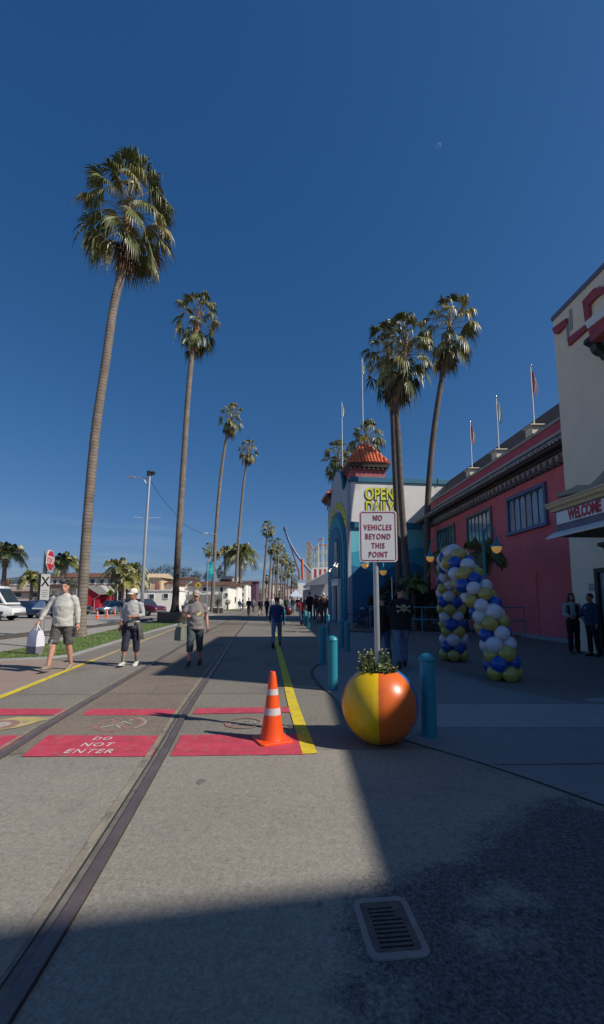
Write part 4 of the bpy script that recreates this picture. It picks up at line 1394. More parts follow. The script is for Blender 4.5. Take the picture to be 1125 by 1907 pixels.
mb.prism(arch_poly(3.55, 4.9, 0.0, -0.28), (-0.10, 0, 0), 0)
mb.prism(arch_poly(3.2, 4.9, 0.0, -0.38), (-0.06, 0, 0), 1)
mb.prism(arch_poly(2.6, 4.7, 0.0, -0.44), (-0.06, 0, 0), 2)
mb.build('arch', [BLUEDEEP, mat('arch_teal', (0.02, 0.27, 0.38), 0.7, 0.06, 2), BLUEWALL], bl)
mb = MB()
mb.prism(arch_poly(1.1, 5.2, 2.4, -0.50, c=2.9), (-0.04, 0, 0), 0)
wn_o = mb.build('window', NAVY, bl)
mb = MB()
for c in (2.9,):
    for k in range(5):
        mb.tube([(-0.58, c - 0.8 + 0.4 * k, 3.3), (-0.58, c - 0.5 + 0.3 * k + 0.2 * math.sin(k * 3), 4.5), (-0.58, c - 0.3 + 0.14 * k, 6.0)], 0.03, 5)
mb.build('tracery', mat('tracery_pale', (0.45, 0.60, 0.68), 0.5, 0.1, 3), wn_o)
mb = MB()
mb.bb(-0.75, -0.50, 1.3, 1.55, 0, 2.6); mb.bb(-0.75, -0.50, 3.3, 3.55, 0, 2.6); mb.bb(-0.80, -0.50, 1.2, 3.65, 2.6, 3.0); mb.bb(-0.85, -0.50, 1.1, 3.75, 3.0, 3.1)
mb.build('portal', WHITE, bl, bevel=0.02)
mb = MB(); mb.bb(-0.53, -0.50, 1.56, 3.29, 0, 2.6); mb.build('door', BLACK, bl)
lampg = mat('lit_globe', (0.9, 0.86, 0.75), 0.3, 0.02, 4, emit=1.3, ecol=(1, 0.9, 0.7))
for y, z in ((2.0, 4.05), (2.9, 4.2), (4.9, 3.9)):
    mb = MB(); mb.ball((-0.68, y, z), 0.075); mb.tube([(-0.5, y, z + 0.15), (-0.6, y, z + 0.2), (-0.68, y, z + 0.07)], 0.02, 5)
    mb.build('wall_lamp', lampg, bl, smooth=180)
# lettering round the arch
word = "NEPTUNE'S KINGDOM"
for i, chh in enumerate(word):
    if chh == ' ': continue
    a = PI * (0.17 + 0.66 * i / (len(word) - 1))     # seen from the promenade the left end is the far one
    y, z = GY + 4.05 * math.cos(a), 4.9 + 4.05 * math.sin(a)
    rad = Vector((0, math.cos(a), math.sin(a)))
    M = frameM((-0.32, y, z), Vector((0, -math.sin(a), math.cos(a))), rad)
    lettering(chh, 0.8, M, YELLOWSIGN, bl, 'lettering', depth=0.03, bold=0.02, sx=0.72)


def hip_roof(parent, c, hw, z0, z1, top, name='roof', mats=None):
    """hipped tile roof: pan-tile ribs running down the four slopes"""
    mb = MB()
    x, y = c
    b = [(x - hw, y - hw, z0), (x + hw, y - hw, z0), (x + hw, y + hw, z0), (x - hw, y + hw, z0)]
    t = [(x - top, y - top, z1), (x + top, y - top, z1), (x + top, y + top, z1), (x - top, y + top, z1)]
    mb.add(b + t, [(3, 2, 1, 0), (4, 5, 6, 7), (0, 1, 5, 4), (1, 2, 6, 5), (2, 3, 7, 6), (3, 0, 4, 7)], 0)
    n = 13
    for s in range(4):
        B0, B1, T0, T1 = Vector(b[s]), Vector(b[(s + 1) % 4]), Vector(t[s]), Vector(t[(s + 1) % 4])
        for k in range(n):
            u = (k + 0.5) / n
            p = B0.lerp(B1, u)
            # ribs run straight up the slope and end on the hip
            up = (T0 + T1) / 2 - (B0 + B1) / 2
            lim = min(1.0, (min(u, 1 - u) * 2 * hw) / max(1e-6, (hw - top)))
            e = p + up * lim
            m = 7
            for q in range(m):
                p0, p1 = p.lerp(e, q / m), p.lerp(e, (q + 1.12) / m)
                if (p1 - p0).length < 0.03: continue
                mb.tube([p0 + Vector((0, 0, 0.025)), p1 + Vector((0, 0, 0.005))], [0.10, 0.082], 6, 0)
    return mb.build(name, mats or TILE, parent, smooth=40)


def tile_tower(parent, c, w, z0, ze, za, hw):
    x, y = c
    mb = MB(); mb.box((x, y, (z0 + ze) / 2), (w, w, ze - z0)); tw = mb.build('tower', mat('tower_pink', (0.42, 0.12, 0.13), 0.8, 0.08, 2), parent)
    mb = MB(); mb.box((x, y, ze - 0.12), (w + 0.5, w + 0.5, 0.16)); mb.box((x, y, ze + 0.02), (hw * 2 - 0.1, hw * 2 - 0.1, 0.15), taper=1.02); mb.build('fascia', DARKBROWN, tw)
    mb = MB()
    for s in range(4):
        for k in range(9):
            u = -w / 2 - 0.1 + (w + 0.2) * k / 8
            p = ((u, -w / 2 - 0.12), (w / 2 + 0.12, u), (u, w / 2 + 0.12), (-w / 2 - 0.12, u))[s]
            mb.box((x + p[0], y + p[1], ze - 0.28), (0.13, 0.13, 0.15))
    mb.build('dentil_moulding', mat('dentil_brown', (0.22, 0.16, 0.13), 0.7, 0.15, 4), tw)
    hip_roof(tw, c, hw, ze + 0.1, za, 0.33)
    mb = MB(); mb.box((x, y, za + 0.09), (0.80, 0.80, 0.22)); mb.box((x, y, za + 0.25), (0.45, 0.45, 0.14)); mb.build('finial_block', mat('finial_grey', (0.34, 0.32, 0.28), 0.8, 0.1, 4), tw, bevel=0.02)
    return tw


tile_tower(bl, (1.32, 1.3), 2.5, zt, bz(866), bz(819), 1.56)
tile_tower(bl, (0.95, 7.6), 2.3, zt - 0.6, 10.55, 11.9, 1.6)
tp = FBu.world(1.32, 1.3, bz(819) + 0.3)
fp_ = flagpole(tp, P(686, 668, tp.y).z, 'tall white flagpole with a gold ball on top of the tiled tower', [FLAGWHITE, FLAGTEAL], 'flagpoles of the blue building', ped=False, hang=1.1)
mb = MB(); mb.ball((0, 0, 0.26), 0.24, n=16, m=10); mb.build('gold_ball', GOLD, fp_, smooth=180)
tp = FBu.world(0.1, 3.2, 11.6)
flagpole(tp, P(649, 750, tp.y).z, 'slim white flagpole left of the tiled tower', [FLAGWHITE, FLAGTEAL], 'flagpoles of the blue building', ped=False, hang=1.0)

# ------------------------------------------------------------------ houses across the road


def Lz(py, Y, px=300): return P(px, py, Y).z


def Lx(px, Y): return P(px, 1110, Y).x


def house(name, label, px0, px1, pt, Y, depth, wall, roof=None, rz_top=None, wins=(), parts=(), group='houses across the road', cat='building', hip=False, door=None):
    """block seen from the promenade; roof: tile material or None for a flat parapet"""
    x0, x1, z1 = Lx(px0, Y), Lx(px1, Y), Lz(pt, Y)
    c = (x0 + x1) / 2
    w = x1 - x0
    root = thing(name, label, cat, (c, Y, 0), 0, group)
    mb = MB(); mb.bb(-w / 2, w / 2, 0, depth, 0, z1); mb.build('wall', wall, root)
    s = F / Y
    if roof:
        zr = Lz(rz_top, Y)
        mb = MB()
        o = 0.45
        ins = w * 0.18 if hip else 0
        A = [(-w / 2 - o, -o, z1), (w / 2 + o, -o, z1), (w / 2 + o - ins, depth / 2, zr), (-w / 2 - o + ins, depth / 2, zr)]
        B = [(-w / 2 - o, depth + o, z1), (w / 2 + o, depth + o, z1)]
        mb.add(A + B, [(0, 1, 2, 3), (5, 4, 3, 2), (1, 5, 2), (4, 0, 3), (0, 4, 5, 1)])
        n = max(6, int(w / 0.35))
        for k in range(n):
            u = (k + 0.5) / n
            p0 = Vector(A[0]).lerp(Vector(A[1]), u); p1 = Vector(A[3]).lerp(Vector(A[2]), u)
            mb.tube([p0 + Vector((0, -0.03, 0.05)), p1 + Vector((0, 0, 0.05))], 0.10, 5)
        mb.build('roof', roof, root, smooth=40)
    else:
        mb = MB(); mb.bb(-w / 2 - 0.12, w / 2 + 0.12, -0.12, depth + 0.12, z1, z1 + 0.22); mb.build('parapet', roof_cap, root)
    for (a, b, c0, d) in wins:
        xa, xb, za, zb_ = Lx(a, Y) - c, Lx(b, Y) - c, Lz(d, Y), Lz(c0, Y)
        mb = MB(); t = 0.07
        mb.bb(xa - t, xb + t, -0.08, -0.003, zb_, zb_ + t); mb.bb(xa - t, xb + t, -0.12, -0.003, za - t, za)
        mb.bb(xa - t, xa, -0.08, -0.003, za, zb_); mb.bb(xb, xb + t, -0.08, -0.003, za, zb_)
        f_ = mb.build('window', roof_cap, root)
        mb = MB(); mb.bb(xa, xb, -0.03, -0.003, za, zb_); mb.build('pane', GLASS, f_)
    for (a, b, c0, d, m_, th, nm) in parts:
        xa, xb, za, zb_ = Lx(a, Y) - c, Lx(b, Y) - c, Lz(d, Y), Lz(c0, Y)
        mb = MB(); mb.bb(xa, xb, -th, -0.004, max(za, 0), zb_); mb.build(nm, m_, root)
    return root


roof_cap = mat('white_cap', (0.64, 0.62, 0.57), 0.7, 0.06, 2)
WSTUC = mat('white_stucco', (0.82, 0.79, 0.72), 0.85, 0.05, 0.8, dirt=((0.5, 0.46, 0.4), 0.5, 0.58, 0.5))
TANST = mat('tan_stucco', (0.55, 0.42, 0.27), 0.85, 0.06, 0.8)
PALEPINK = mat('pale_pink_stucco', (0.55, 0.44, 0.40), 0.85, 0.06, 0.6)
PURPLE = mat('purple_stucco', (0.10, 0.045, 0.075), 0.85, 0.1, 0.8)
SHADEW = mat('porch_shade_grey', (0.22, 0.22, 0.21), 0.85, 0.1, 0.8)  # white wall colour darkened to paint the shade of the porch
m_ = house('motel', 'two-storey white motel with dark tile roof and rows of pillars behind the red booth', 92, 270, 1076, 78, 9, WSTUC, TILEDARK, 1065,
           wins=[(150 + 17 * k, 158 + 17 * k, 1079, 1087) for k in range(7)] + [(98 + 11 * k, 104 + 11 * k, 1080, 1087) for k in range(3)] + [(190 + 14 * k, 198 + 14 * k, 1102, 1118) for k in range(5)],
           parts=[(92, 270, 1089, 1095, TILEDARK, 1.5, 'canopy_roof')])
for k in range(9):
    x = Lx(152 + 14 * k, 78) - (Lx(92, 78) + Lx(270, 78)) / 2
    mb = MB(); mb.bb(x - 0.22, x + 0.22, -1.45, -1.0, 0, Lz(1095, 78)); mb.bb(x - 0.3, x + 0.3, -1.5, -0.95, 0, 0.4); mb.build('pillar', roof_cap, m_)
house('house', 'tan gabled house with a red door panel right of the street lamp pole', 268, 299, 1076, 72, 6, TANST, mat('tan_roof', (0.5, 0.40, 0.27), 0.8, 0.1, 2), 1067, wins=[(274, 279, 1086, 1093)], parts=[(291, 297, 1086, 1099, mat('dull_red_panel', (0.36, 0.13, 0.12), 0.7, 0.1, 2), 0.12, 'panel'), (268, 299, 1099.5, 1101, TILEDARK, 0.4, 'ledge')])
house('garage', 'low flat white garage in front of the tan house', 252, 334, 1101, 66, 5, WSTUC, None, wins=[(278, 287, 1107, 1115), (305, 313, 1106, 1114)])
house('house', 'white house with a shallow tile roof just left of the planter palm', 299, 324, 1087, 74, 7, WSTUC, TILEDARK, 1079, wins=[(303, 306, 1092, 1096)])
house('house', 'white house with the blank end wall and small windows just right of the planter palm', 334, 355, 1079, 80, 5, WSTUC, TILEDARK, 1074, wins=[(336, 338, 1088, 1090), (344, 346, 1088, 1090), (354, 357, 1094, 1098)])
house('house', 'long low white house with red tile roof behind the diamond warning sign', 352, 424, 1091, 76, 8, WSTUC, TILE if False else TILEDARK, 1082, wins=[(378, 384, 1094, 1101), (410, 415, 1094, 1103), (419, 424, 1105, 1111)], parts=[(352, 414, 1107, 1130, SHADEW, 0.02, 'porch_shade')])  # porch is a thin sheet with its shade in the colour
house('house', 'tall white stepped house rising behind the teal banner', 411, 434, 1075, 95, 7, WSTUC, None, wins=[(428, 431, 1078, 1084)], parts=[(411, 430, 1079, 1084, TILEDARK, 1.0, 'canopy_roof')])
house('house', 'white house with dark archways left of the three-storey block', 424, 443, 1090, 84, 6, WSTUC, TILEDARK, 1086, wins=[(428, 432, 1100, 1108), (436, 440, 1112, 1122)])
house('house', 'narrow white three-storey block with two columns of dark windows', 442, 458, 1086, 92, 9, WSTUC, TILEDARK, 1081, wins=[(444, 447, 1091 + 12 * k, 1097 + 12 * k) for k in range(3)] + [(451, 454, 1092 + 12 * k, 1097 + 12 * k) for k in range(3)])
house('house', 'dark purple house beyond the three-storey white block', 461, 477, 1084, 130, 8, PURPLE, TILEDARK, 1081, wins=[(464, 466, 1090, 1095)], parts=[(466, 467.2, 1085, 1106, mat('violet_trim', (0.15, 0.065, 0.13), 0.7, 0.1, 1), 0.2, 'pilaster'), (470, 471.2, 1085, 1106, MATS['violet_trim'], 0.2, 'pilaster')])
house('house', 'pale pink low building with an orange sign behind the white van', -70, 97, 1090, 82, 8, PALEPINK, None, wins=[(20, 40, 1104, 1112), (60, 90, 1104, 1112)], parts=[(5, 14, 1081, 1093, mat('orange_sign', (0.60, 0.10, 0.05), 0.5, 0.06, 4), 0.3, 'sign_board'), (0, 97, 1101, 1104, TILEDARK, 0.5, 'awning')])
GH = 'hotels at the far end of the promenade'
house('hotel', 'pale pink hotel block left in the far end of the promenade', 486, 507, 1090, 210, 20, PALEPINK, None, wins=[(489 + 5 * k, 491 + 5 * k, 1094 + 6 * j, 1097 + 6 * j) for k in range(3) for j in range(2)], group=GH)
house('hotel', 'whitish hotel with tile roof in the middle of the far end', 508, 531, 1089, 230, 20, WSTUC, TILEDARK, 1085, wins=[(512 + 6 * k, 514 + 6 * k, 1093 + 6 * j, 1096 + 6 * j) for k in range(3) for j in range(2)], group=GH)
house('hotel', 'low pinkish hotel behind the tent at the far end', 531, 556, 1094, 220, 20, PALEPINK, TILEDARK, 1090, wins=[(535 + 6 * k, 537 + 6 * k, 1099, 1103) for k in range(3)], group=GH)
# ------------------------------------------------------------------ people
SKIN1 = mat('skin_light', (0.52, 0.27, 0.19), 0.5, 0.08, 9)
SKIN2 = mat('skin_tan', (0.36, 0.17, 0.11), 0.5, 0.08, 9)
HAIRD = mat('hair_dark', (0.02, 0.014, 0.012), 0.55, 0.3, 60, bump=0.4, bscale=150)


def cloth(name, col, rough=0.85): return mat(name, col, rough, 0.16, 7, bump=0.65, bscale=14)


GREYSWEAT = cloth('pale_grey_jersey', (0.50, 0.49, 0.45))
CHARCOAL = cloth('charcoal_cotton', (0.085, 0.08, 0.078))
GREYTEE = cloth('grey_tee_cotton', (0.215, 0.195, 0.19))
SLATECLOTH = cloth('slate_canvas', (0.055, 0.075, 0.085))
NAVYC = cloth('dark_navy_knit', (0.022, 0.022, 0.045))
BLACKC = cloth('black_fleece', (0.008, 0.008, 0.010))
DENIM = cloth('denim', (0.14, 0.19, 0.29))
DENIMD = cloth('dark_denim', (0.035, 0.065, 0.13))
BLUEC = cloth('blue_sweater', (0.018, 0.04, 0.14))
REDC = cloth('coral_red_cloth', (0.50, 0.05, 0.06))
WHITEC = cloth('white_cloth', (0.62, 0.62, 0.62))
MAROON = cloth('maroon_cloth', (0.13, 0.015, 0.03))
GREENC = cloth('bottle_green_cloth', (0.02, 0.045, 0.03))
SHOEW = mat('white_shoe', (0.55, 0.54, 0.48), 0.6, 0.08, 12)
SHOEB = mat('black_shoe', (0.014, 0.014, 0.015), 0.6, 0.1, 12)
SHOET = mat('taupe_clog', (0.27, 0.22, 0.16), 0.6, 0.1, 12)
CAPW = cloth('white_cap_cloth', (0.66, 0.64, 0.58))
CAPT = cloth('faded_cap_cloth', (0.40, 0.32, 0.28))


def rotx(v, a):      # turn forward (towards -Y) by a
    return Vector((v.x, v.y * math.cos(a) + v.z * math.sin(a), -v.y * math.sin(a) + v.z * math.cos(a)))


def person(label, base, Ht, rz, legs, arms, skin, top, bottom, shoe, hair=HAIRD, group=None, sleeve=1.9, hem=0.86, leg_len=1.9, girth=1.0, lean=0.0, cap=None, brim=None, long_hair=False, head_turn=0.0, head_nod=0.0, detail=1, collar=None, shoulder=1.0, hip=1.0, socks=None, topgirth=1.0, neck=-.008):
    """legs: {side: (swing, knee)}; arms: {side: (swing, spread, elbow, inward)}; degrees; side +1 is the figure's left"""
    k = Ht / 1.75
    root = thing('person', label, 'person', base, rz, group)
    vox = {1: 0.011, 2: 0.018, 3: 0.03}[detail]
    n = {1: 14, 2: 10, 3: 8}[detail]
    hipz = 0.91
    J = {}
    low = 9
    for s in (-1, 1):
        sw, kn = R(legs[s][0]), R(legs[s][1])
        h = Vector((s * 0.088 * hip, 0, hipz))
        th = Vector((s * 0.012, -math.sin(sw), -math.cos(sw)))
        sh = Vector((s * 0.004, -math.sin(sw - kn), -math.cos(sw - kn)))
        kz = h + th * 0.43
        az = kz + sh * 0.41
        fa = (sw - kn)                           # foot pitch, heel up when trailing
        pitch = max(-0.15, min(0.9, -fa * 0.9)) if fa < -0.12 else -min(0.25, max(0, fa - 0.1))
        J[s] = [h, kz, az, pitch]
        low = min(low, az.z - 0.075 - max(0, math.sin(max(0, pitch))) * 0.15)
    dz = -low
    up = Vector((0, 0, dz))
    tl = lambda v: rotx(v - Vector((0, 0, hipz)), R(lean)) + Vector((0, 0, hipz)) + up
    A = {}
    for s in (-1, 1):
        sw, sp, el, inn = [R(a) if i < 3 else a for i, a in enumerate(arms[s])]
        sh = Vector((s * 0.185 * shoulder, 0.01, 1.415))
        u = Vector((s * math.sin(sp), -math.sin(sw) * math.cos(sp), -math.cos(sw) * math.cos(sp))).normalized()
        f = Vector((-s * inn + s * math.sin(sp) * 0.6, -math.sin(sw + el), -math.cos(sw + el))).normalized()
        e = sh + u * 0.29
        w = e + f * 0.25
        A[s] = [tl(sh), tl(e), tl(w), rotx(f, R(lean))]
    g = girth
    # ---- body in one skin
    mb = MB()
    tor = [(0.84, .14 * hip, .10, 0, .01), (0.93, .155 * hip, .105 * g, 0, .005), (1.06, .135 * g, .098 * g, 0, 0), (1.2, .15 * g, .11 * g, 0, -.005), (1.32, .165 * shoulder, .105, 0, 0), (1.41, .15 * shoulder, .08, 0, .01), (1.46, .075, .06, 0, .01)]
    st = len(mb.v)
    mb.rings(tor, n)
    mb.tube([(0, 0.01, 1.44), (0, 0.0, 1.50), (0, -0.012, 1.57)], [0.062, 0.056, 0.056], n)
    for i in range(st, len(mb.v)): mb.v[i] = tuple(tl(Vector(mb.v[i])))
    # head
    Mh = Matrix.Translation(tl(Vector((0, -0.012, 1.535 + neck)))) @ Matrix.Rotation(R(head_turn), 4, 'Z') @ Matrix.Rotation(R(head_nod), 4, 'X')
    st = len(mb.v)
    hd = [(-0.012, .030, .035, 0, -.040), (0.0, .045, .055, 0, -.030), (0.03, .058, .075, 0, -.018), (0.075, .068, .088, 0, -.006), (0.115, .073, .094, 0, 0.0), (0.15, .072, .094, 0, .004), (0.185, .058, .078, 0, .008), (0.207, .035, .05, 0, .01), (0.215, .012, .018, 0, .01)]
    mb.rings(hd, max(n, 12))
    if detail < 3:
        mb.tube([(0, -.088, .115), (0, -.102, .085), (0, -.112, .066), (0, -.085, .058)], [.010, .013, .017, .010], 8)
        mb.tube([(-.028, -.090, .036), (0, -.097, .037), (.028, -.090, .036)], [.008, .011, .008], 6)
        mb.tube([(-.045, -.084, .118), (0, -.094, .120), (.045, -.084, .118)], [.008, .010, .008], 6)
        for s in (-1, 1): mb.ball((s * .074, .008, .092), .022, n=8, m=6, sq=(.45, .8, 1.25))
    for i in range(st, len(mb.v)): mb.v[i] = tuple(Mh @ Vector(mb.v[i]))
    for s in (-1, 1):
        h, kz, az, pitch = J[s]
        h, kz, az = h + up, kz + up, az + up
        mb.tube([h + Vector((0, 0, .05)), h.lerp(kz, .3), h.lerp(kz, .75), kz, kz.lerp(az, .3) + Vector((0, .012, 0)), kz.lerp(az, .75), az], [.085 * g, .082 * g, .062, .055, .058, .040, .037], n)
        fd = lambda v: az + rotx(Vector(v), -pitch)
        mb.tube([fd((0, .05, -.045)), fd((0, -.02, -.045)), fd((0, -.10, -.052)), fd((0, -.165, -.06))], [.030, (.036, .036), (.040, .024), (.03, .015)], 8)
        sh, e, w, f = A[s]
        mb.tube([sh + Vector((-s * .04, 0, .0)), sh.lerp(e, .25), sh.lerp(e, .8), e, e.lerp(w, .25), e.lerp(w, .8), w], [.052, .052, .042, .039, .041, .030, .027], n)
        # palm, four unequal curled fingers and a thumb off the side of the palm
        side_ = Vector((0, -1, 0)); side_ = (side_ - f * side_.dot(f)).normalized()
        nin = f.cross(side_).normalized()
        if nin.x * s > 0: nin = -nin
        pb = w + f * .012
        mb.tube([w - f * .01, pb + f * .025, pb + f * .075, pb + f * .09], [(.022, .026), (.018, .036), (.016, .040), (.012, .036)], 10, up=nin)
        if detail < 3:
            for q in range(4):
                L = (.068, .078, .072, .055)[q]
                r0 = pb + f * .082 + side_ * (.030 - .020 * q)
                d1 = (f + nin * .25).normalized(); d2 = (f * .65 + nin * .75).normalized(); d3 = (f * .15 + nin).normalized()
                mb.tube([r0, r0 + d1 * L * .42, r0 + d1 * L * .42 + d2 * L * .33, r0 + d1 * L * .42 + d2 * L * .33 + d3 * L * .25], [.0095, .0092, .0085, .007], 6)
            t0 = pb + f * .02 + side_ * .032
            td = (f * .75 + side_ * .55 + nin * .35).normalized()
            mb.tube([t0 - side_ * .01, t0 + td * .035, t0 + td * .04 + (f + nin * .5).normalized() * .028], [.013, .011, .009], 6)
    for i in range(len(mb.v)): mb.v[i] = tuple(Vector(mb.v[i]) * k)
    mb.remesh('body', skin, root, vox * 0.82 * k, 2)
    if detail < 3:
        for s in (-1, 1):
            eb = MB(); eb.ball((0, 0, 0), .0105 * k, n=8, m=6, sq=(1.3, .6, .8))
            eo = eb.build('eye', BLACK, root, smooth=180)
            eo.location = (Mh @ Vector((s * .031, -.0865, .105))) * k
        mbm = MB(); mbm.tube([(-.024, -.092, .036), (0, -.1035, .0375), (.024, -.092, .036)], [.003, .005, .003], 6)
        mbm.v = [tuple((Mh @ Vector(v)) * k) for v in mbm.v]
        mbm.build('mouth', mat('lip', (0.26, 0.08, 0.07), 0.5, 0.05, 9), root, smooth=180)
        for s in (-1, 1):
            mbm = MB(); mbm.tube([(s * .014, -.0945, .122), (s * .034, -.0925, .127), (s * .052, -.082, .121)], [.004, .005, .003], 6)
            mbm.v = [tuple((Mh @ Vector(v)) * k) for v in mbm.v]
            mbm.build('eyebrow', hair, root, smooth=180)
    # ---- top garment
    c = MB()
    gt = g * topgirth
    st = 0
    rs = [(hem, .172 * hip * gt, .128 * gt, 0, .004), (hem + .05, .170 * hip * gt, .128 * gt, 0, .0), (1.0, .162 * gt, .126 * gt, 0, -.006), (1.12, .160 * gt, .128 * gt, 0, -.010), (1.24, .172 * gt, .132 * gt, 0, -.008), (1.34, .186 * shoulder, .122, 0, 0), (1.415, .172 * shoulder, .092, 0, .01), (1.455, .105, .074, 0, .012), (1.485, .072, .068, 0, .008)]
    rs = [r for r in rs if r[0] >= hem - 1e-6]
    c.rings(rs, 18)
    for i in range(len(c.v)): c.v[i] = tuple(tl(Vector(c.v[i])))
    for s in (-1, 1):
        sh, e, w, f = A[s]
        full = [sh + Vector((-s * .05, 0, -.005)), sh.lerp(e, .18), sh.lerp(e, .6), e, e.lerp(w, .4), e.lerp(w, .96)]
        rr = [.064, .069, .061, .056, .050, .040]
        if sleeve < 1.0:
            full, rr = full[:2] + [sh.lerp(e, sleeve)], [.064, .072, .074]
        elif sleeve < 1.7:
            full, rr = full[:4] + [e.lerp(w, sleeve - 1)], rr[:4] + [.050]
        c.tube(full, rr, 12)
    for i in range(len(c.v)): c.v[i] = tuple(Vector(c.v[i]) * k)
    c.remesh('shirt', top, root, vox * 1.15 * k, 2, lump=0.012 * k)
    # ---- trousers
    c = MB()
    c.rings([(0.80, .10 * hip, .10, 0, .0), (0.86, .165 * hip * g, .122 * g, 0, .005), (0.94, .166 * hip * g, .122 * g, 0, .003), (1.04, .150 * g, .112 * g, 0, 0)], 16)
    for i in range(len(c.v)): c.v[i] = tuple(Vector(c.v[i]) + up)
    lw = 1.0 if leg_len > 1.5 else 1.12
    for s in (-1, 1):
        h, kz, az, pitch = J[s]
        h, kz, az = h + up, kz + up, az + up
        pts, rr = [h + Vector((0, 0, .04)), h.lerp(kz, .25), h.lerp(kz, .7)], [.098 * g, .096 * g, .080 * lw]
        if leg_len <= 1.0: pts, rr = pts + [h.lerp(kz, leg_len)], rr + [.082 * lw]
        else: pts, rr = pts + [kz, kz.lerp(az, (leg_len - 1) * .5), kz.lerp(az, leg_len - 1)], rr + [.073 * lw, .070 * lw, .064 * lw]
        c.tube(pts, rr, 12)
    for i in range(len(c.v)): c.v[i] = tuple(Vector(c.v[i]) * k)
    c.remesh('trousers', bottom, root, vox * 1.15 * k, 2, lump=0.010 * k)
    # ---- shoes
    for s in (-1, 1):
        az, pitch = J[s][2] + up, J[s][3]
        fd = lambda v: az + rotx(Vector(v), -pitch)
        c = MB()
        c.tube([fd((0, .075, -.045)), fd((0, .06, -.040)), fd((0, 0.0, -.030)), fd((0, -.08, -.045)), fd((0, -.15, -.052)), fd((0, -.195, -.058)), fd((0, -.205, -.06))], [(.018, .018), (.036, .034), (.041, .044), (.047, .031), (.047, .024), (.032, .018), (.012, .01)], 12)
        c.tube([fd((0, .072, -.071)), fd((0, .05, -.071)), fd((0, -.1, -.071)), fd((0, -.17, -.070)), fd((0, -.205, -.066))], [(.02, .010), (.038, .010), (.049, .010), (.046, .010), (.02, .008)], 10)
        if socks or shoe is not SHOET: c.tube([fd((0, .005, -.03)), fd((0, .008, .035))], [.044, .043], 10)
        for i in range(len(c.v)): c.v[i] = tuple(Vector(c.v[i]) * k)
        c.build('shoe', shoe, root, smooth=60)
        if socks:
            c = MB(); kz = J[s][1] + up
            c.tube([az + Vector((0, .004, .0)), az.lerp(kz, .34)], [.046, .050], 10)
            for i in range(len(c.v)): c.v[i] = tuple(Vector(c.v[i]) * k)
            c.build('sock', socks, root, smooth=60)
    # ---- hair and cap
    c = MB()
    if cap is None or long_hair or detail < 3:
        hr = [(.085, .074, .070, 0, .034), (.12, .080, .088, 0, .022), (.150, .080, .098, 0, .010), (.185, .068, .090, 0, .008), (.212, .046, .062, 0, .010), (.226, .012, .02, 0, .01)]
        c.rings(hr, 16)
        if long_hair:
            c.tube([(0, .05, .15), (0, .075, .05), (0, .085, -.06), (0, .075, -.16)], [(.072, .05), (.085, .05), (.08, .04), (.05, .025)], 12)
            for s in (-1, 1): c.tube([(s * .05, .0, .17), (s * .078, .015, .08), (s * .085, .03, -.05), (s * .07, .04, -.14)], [.03, .03, .03, .015], 8)
        c.v = [tuple((Mh @ Vector(v)) * k) for v in c.v]
        c.remesh('hair', hair, root, vox * .9 * k, 1, lump=0.008 * k)
    if cap:
        c = MB()
        c.rings([(.125, .085, .103, 0, .006), (.15, .086, .105, 0, .006), (.19, .078, .096, 0, .008), (.222, .054, .066, 0, .01), (.236, .014, .02, 0, .01)], 18)
        if brim == 'round': c.rings([(.122, .135, .155, 0, 0), (.128, .137, .157, 0, 0), (.142, .088, .106, 0, .005)], 20)
        else:
            for q in range(1):
                vs = []
                m = 12
                for j, r_ in enumerate((0.0, 1.0)):
                    for i in range(m + 1):
                        a = -1.15 + 2.3 * i / m
                        vs.append((.080 * math.sin(a) * (1 + .05 * r_), -.088 * math.cos(a) - .085 * r_ * max(0, math.cos(a)) ** .7 + .006, .132 - .018 * r_ - .02 * abs(a) * r_))
                o = len(vs)
                vs += [(x, y, z - .006) for x, y, z in vs]
                fs = []
                for i in range(m):
                    fs += [(i, i + 1, m + 2 + i, m + 1 + i), (o + i + 1, o + i, o + m + 1 + i, o + m + 2 + i), (m + 1 + i, m + 2 + i, o + m + 2 + i, o + m + 1 + i)]
                c.add(vs, fs)
        c.v = [tuple((Mh @ Vector(v)) * k) for v in c.v]
        c.build('cap', cap, root, smooth=60)
    root['_k'] = k
    root['_hand'] = [list(A[s][2] * k + A[s][3] * .09 * k) for s in (-1, 1)]
    return root


def hand_world(root, s):
    v = Vector(root['_hand'][0 if s < 0 else 1])
    return root.location + Matrix.Rotation(root.rotation_euler.z, 3, 'Z') @ v


def ht(px, py_head, base): return P(px, py_head, base.y).z


ST = {-1: (0, 2), 1: (0, 2)}
WALK = {-1: (24, 4), 1: (-16, 14)}
WALK2 = {-1: (-18, 16), 1: (24, 4)}
DOWN = {-1: (4, 8, 12, 0), 1: (-4, 8, 12, 0)}
SWING = {-1: (-14, 9, 14, 0), 1: (16, 9, 20, 0)}

# man with the bag
b = G(112, 1249)
p_man = person('man in pale grey sweatshirt and charcoal shorts walking with a white bag', b, ht(112, 1084, b) + 0.02, R(-2), {-1: (19, 5), 1: (-9, 9)}, {-1: (10, 26, 16, 0.0), 1: (-6, 12, 10, 0)}, SKIN1, GREYSWEAT, CHARCOAL, SHOET, leg_len=0.98, girth=1.16, topgirth=1.05, hem=0.83, head_turn=16, shoulder=1.06, neck=-.022, detail=1)
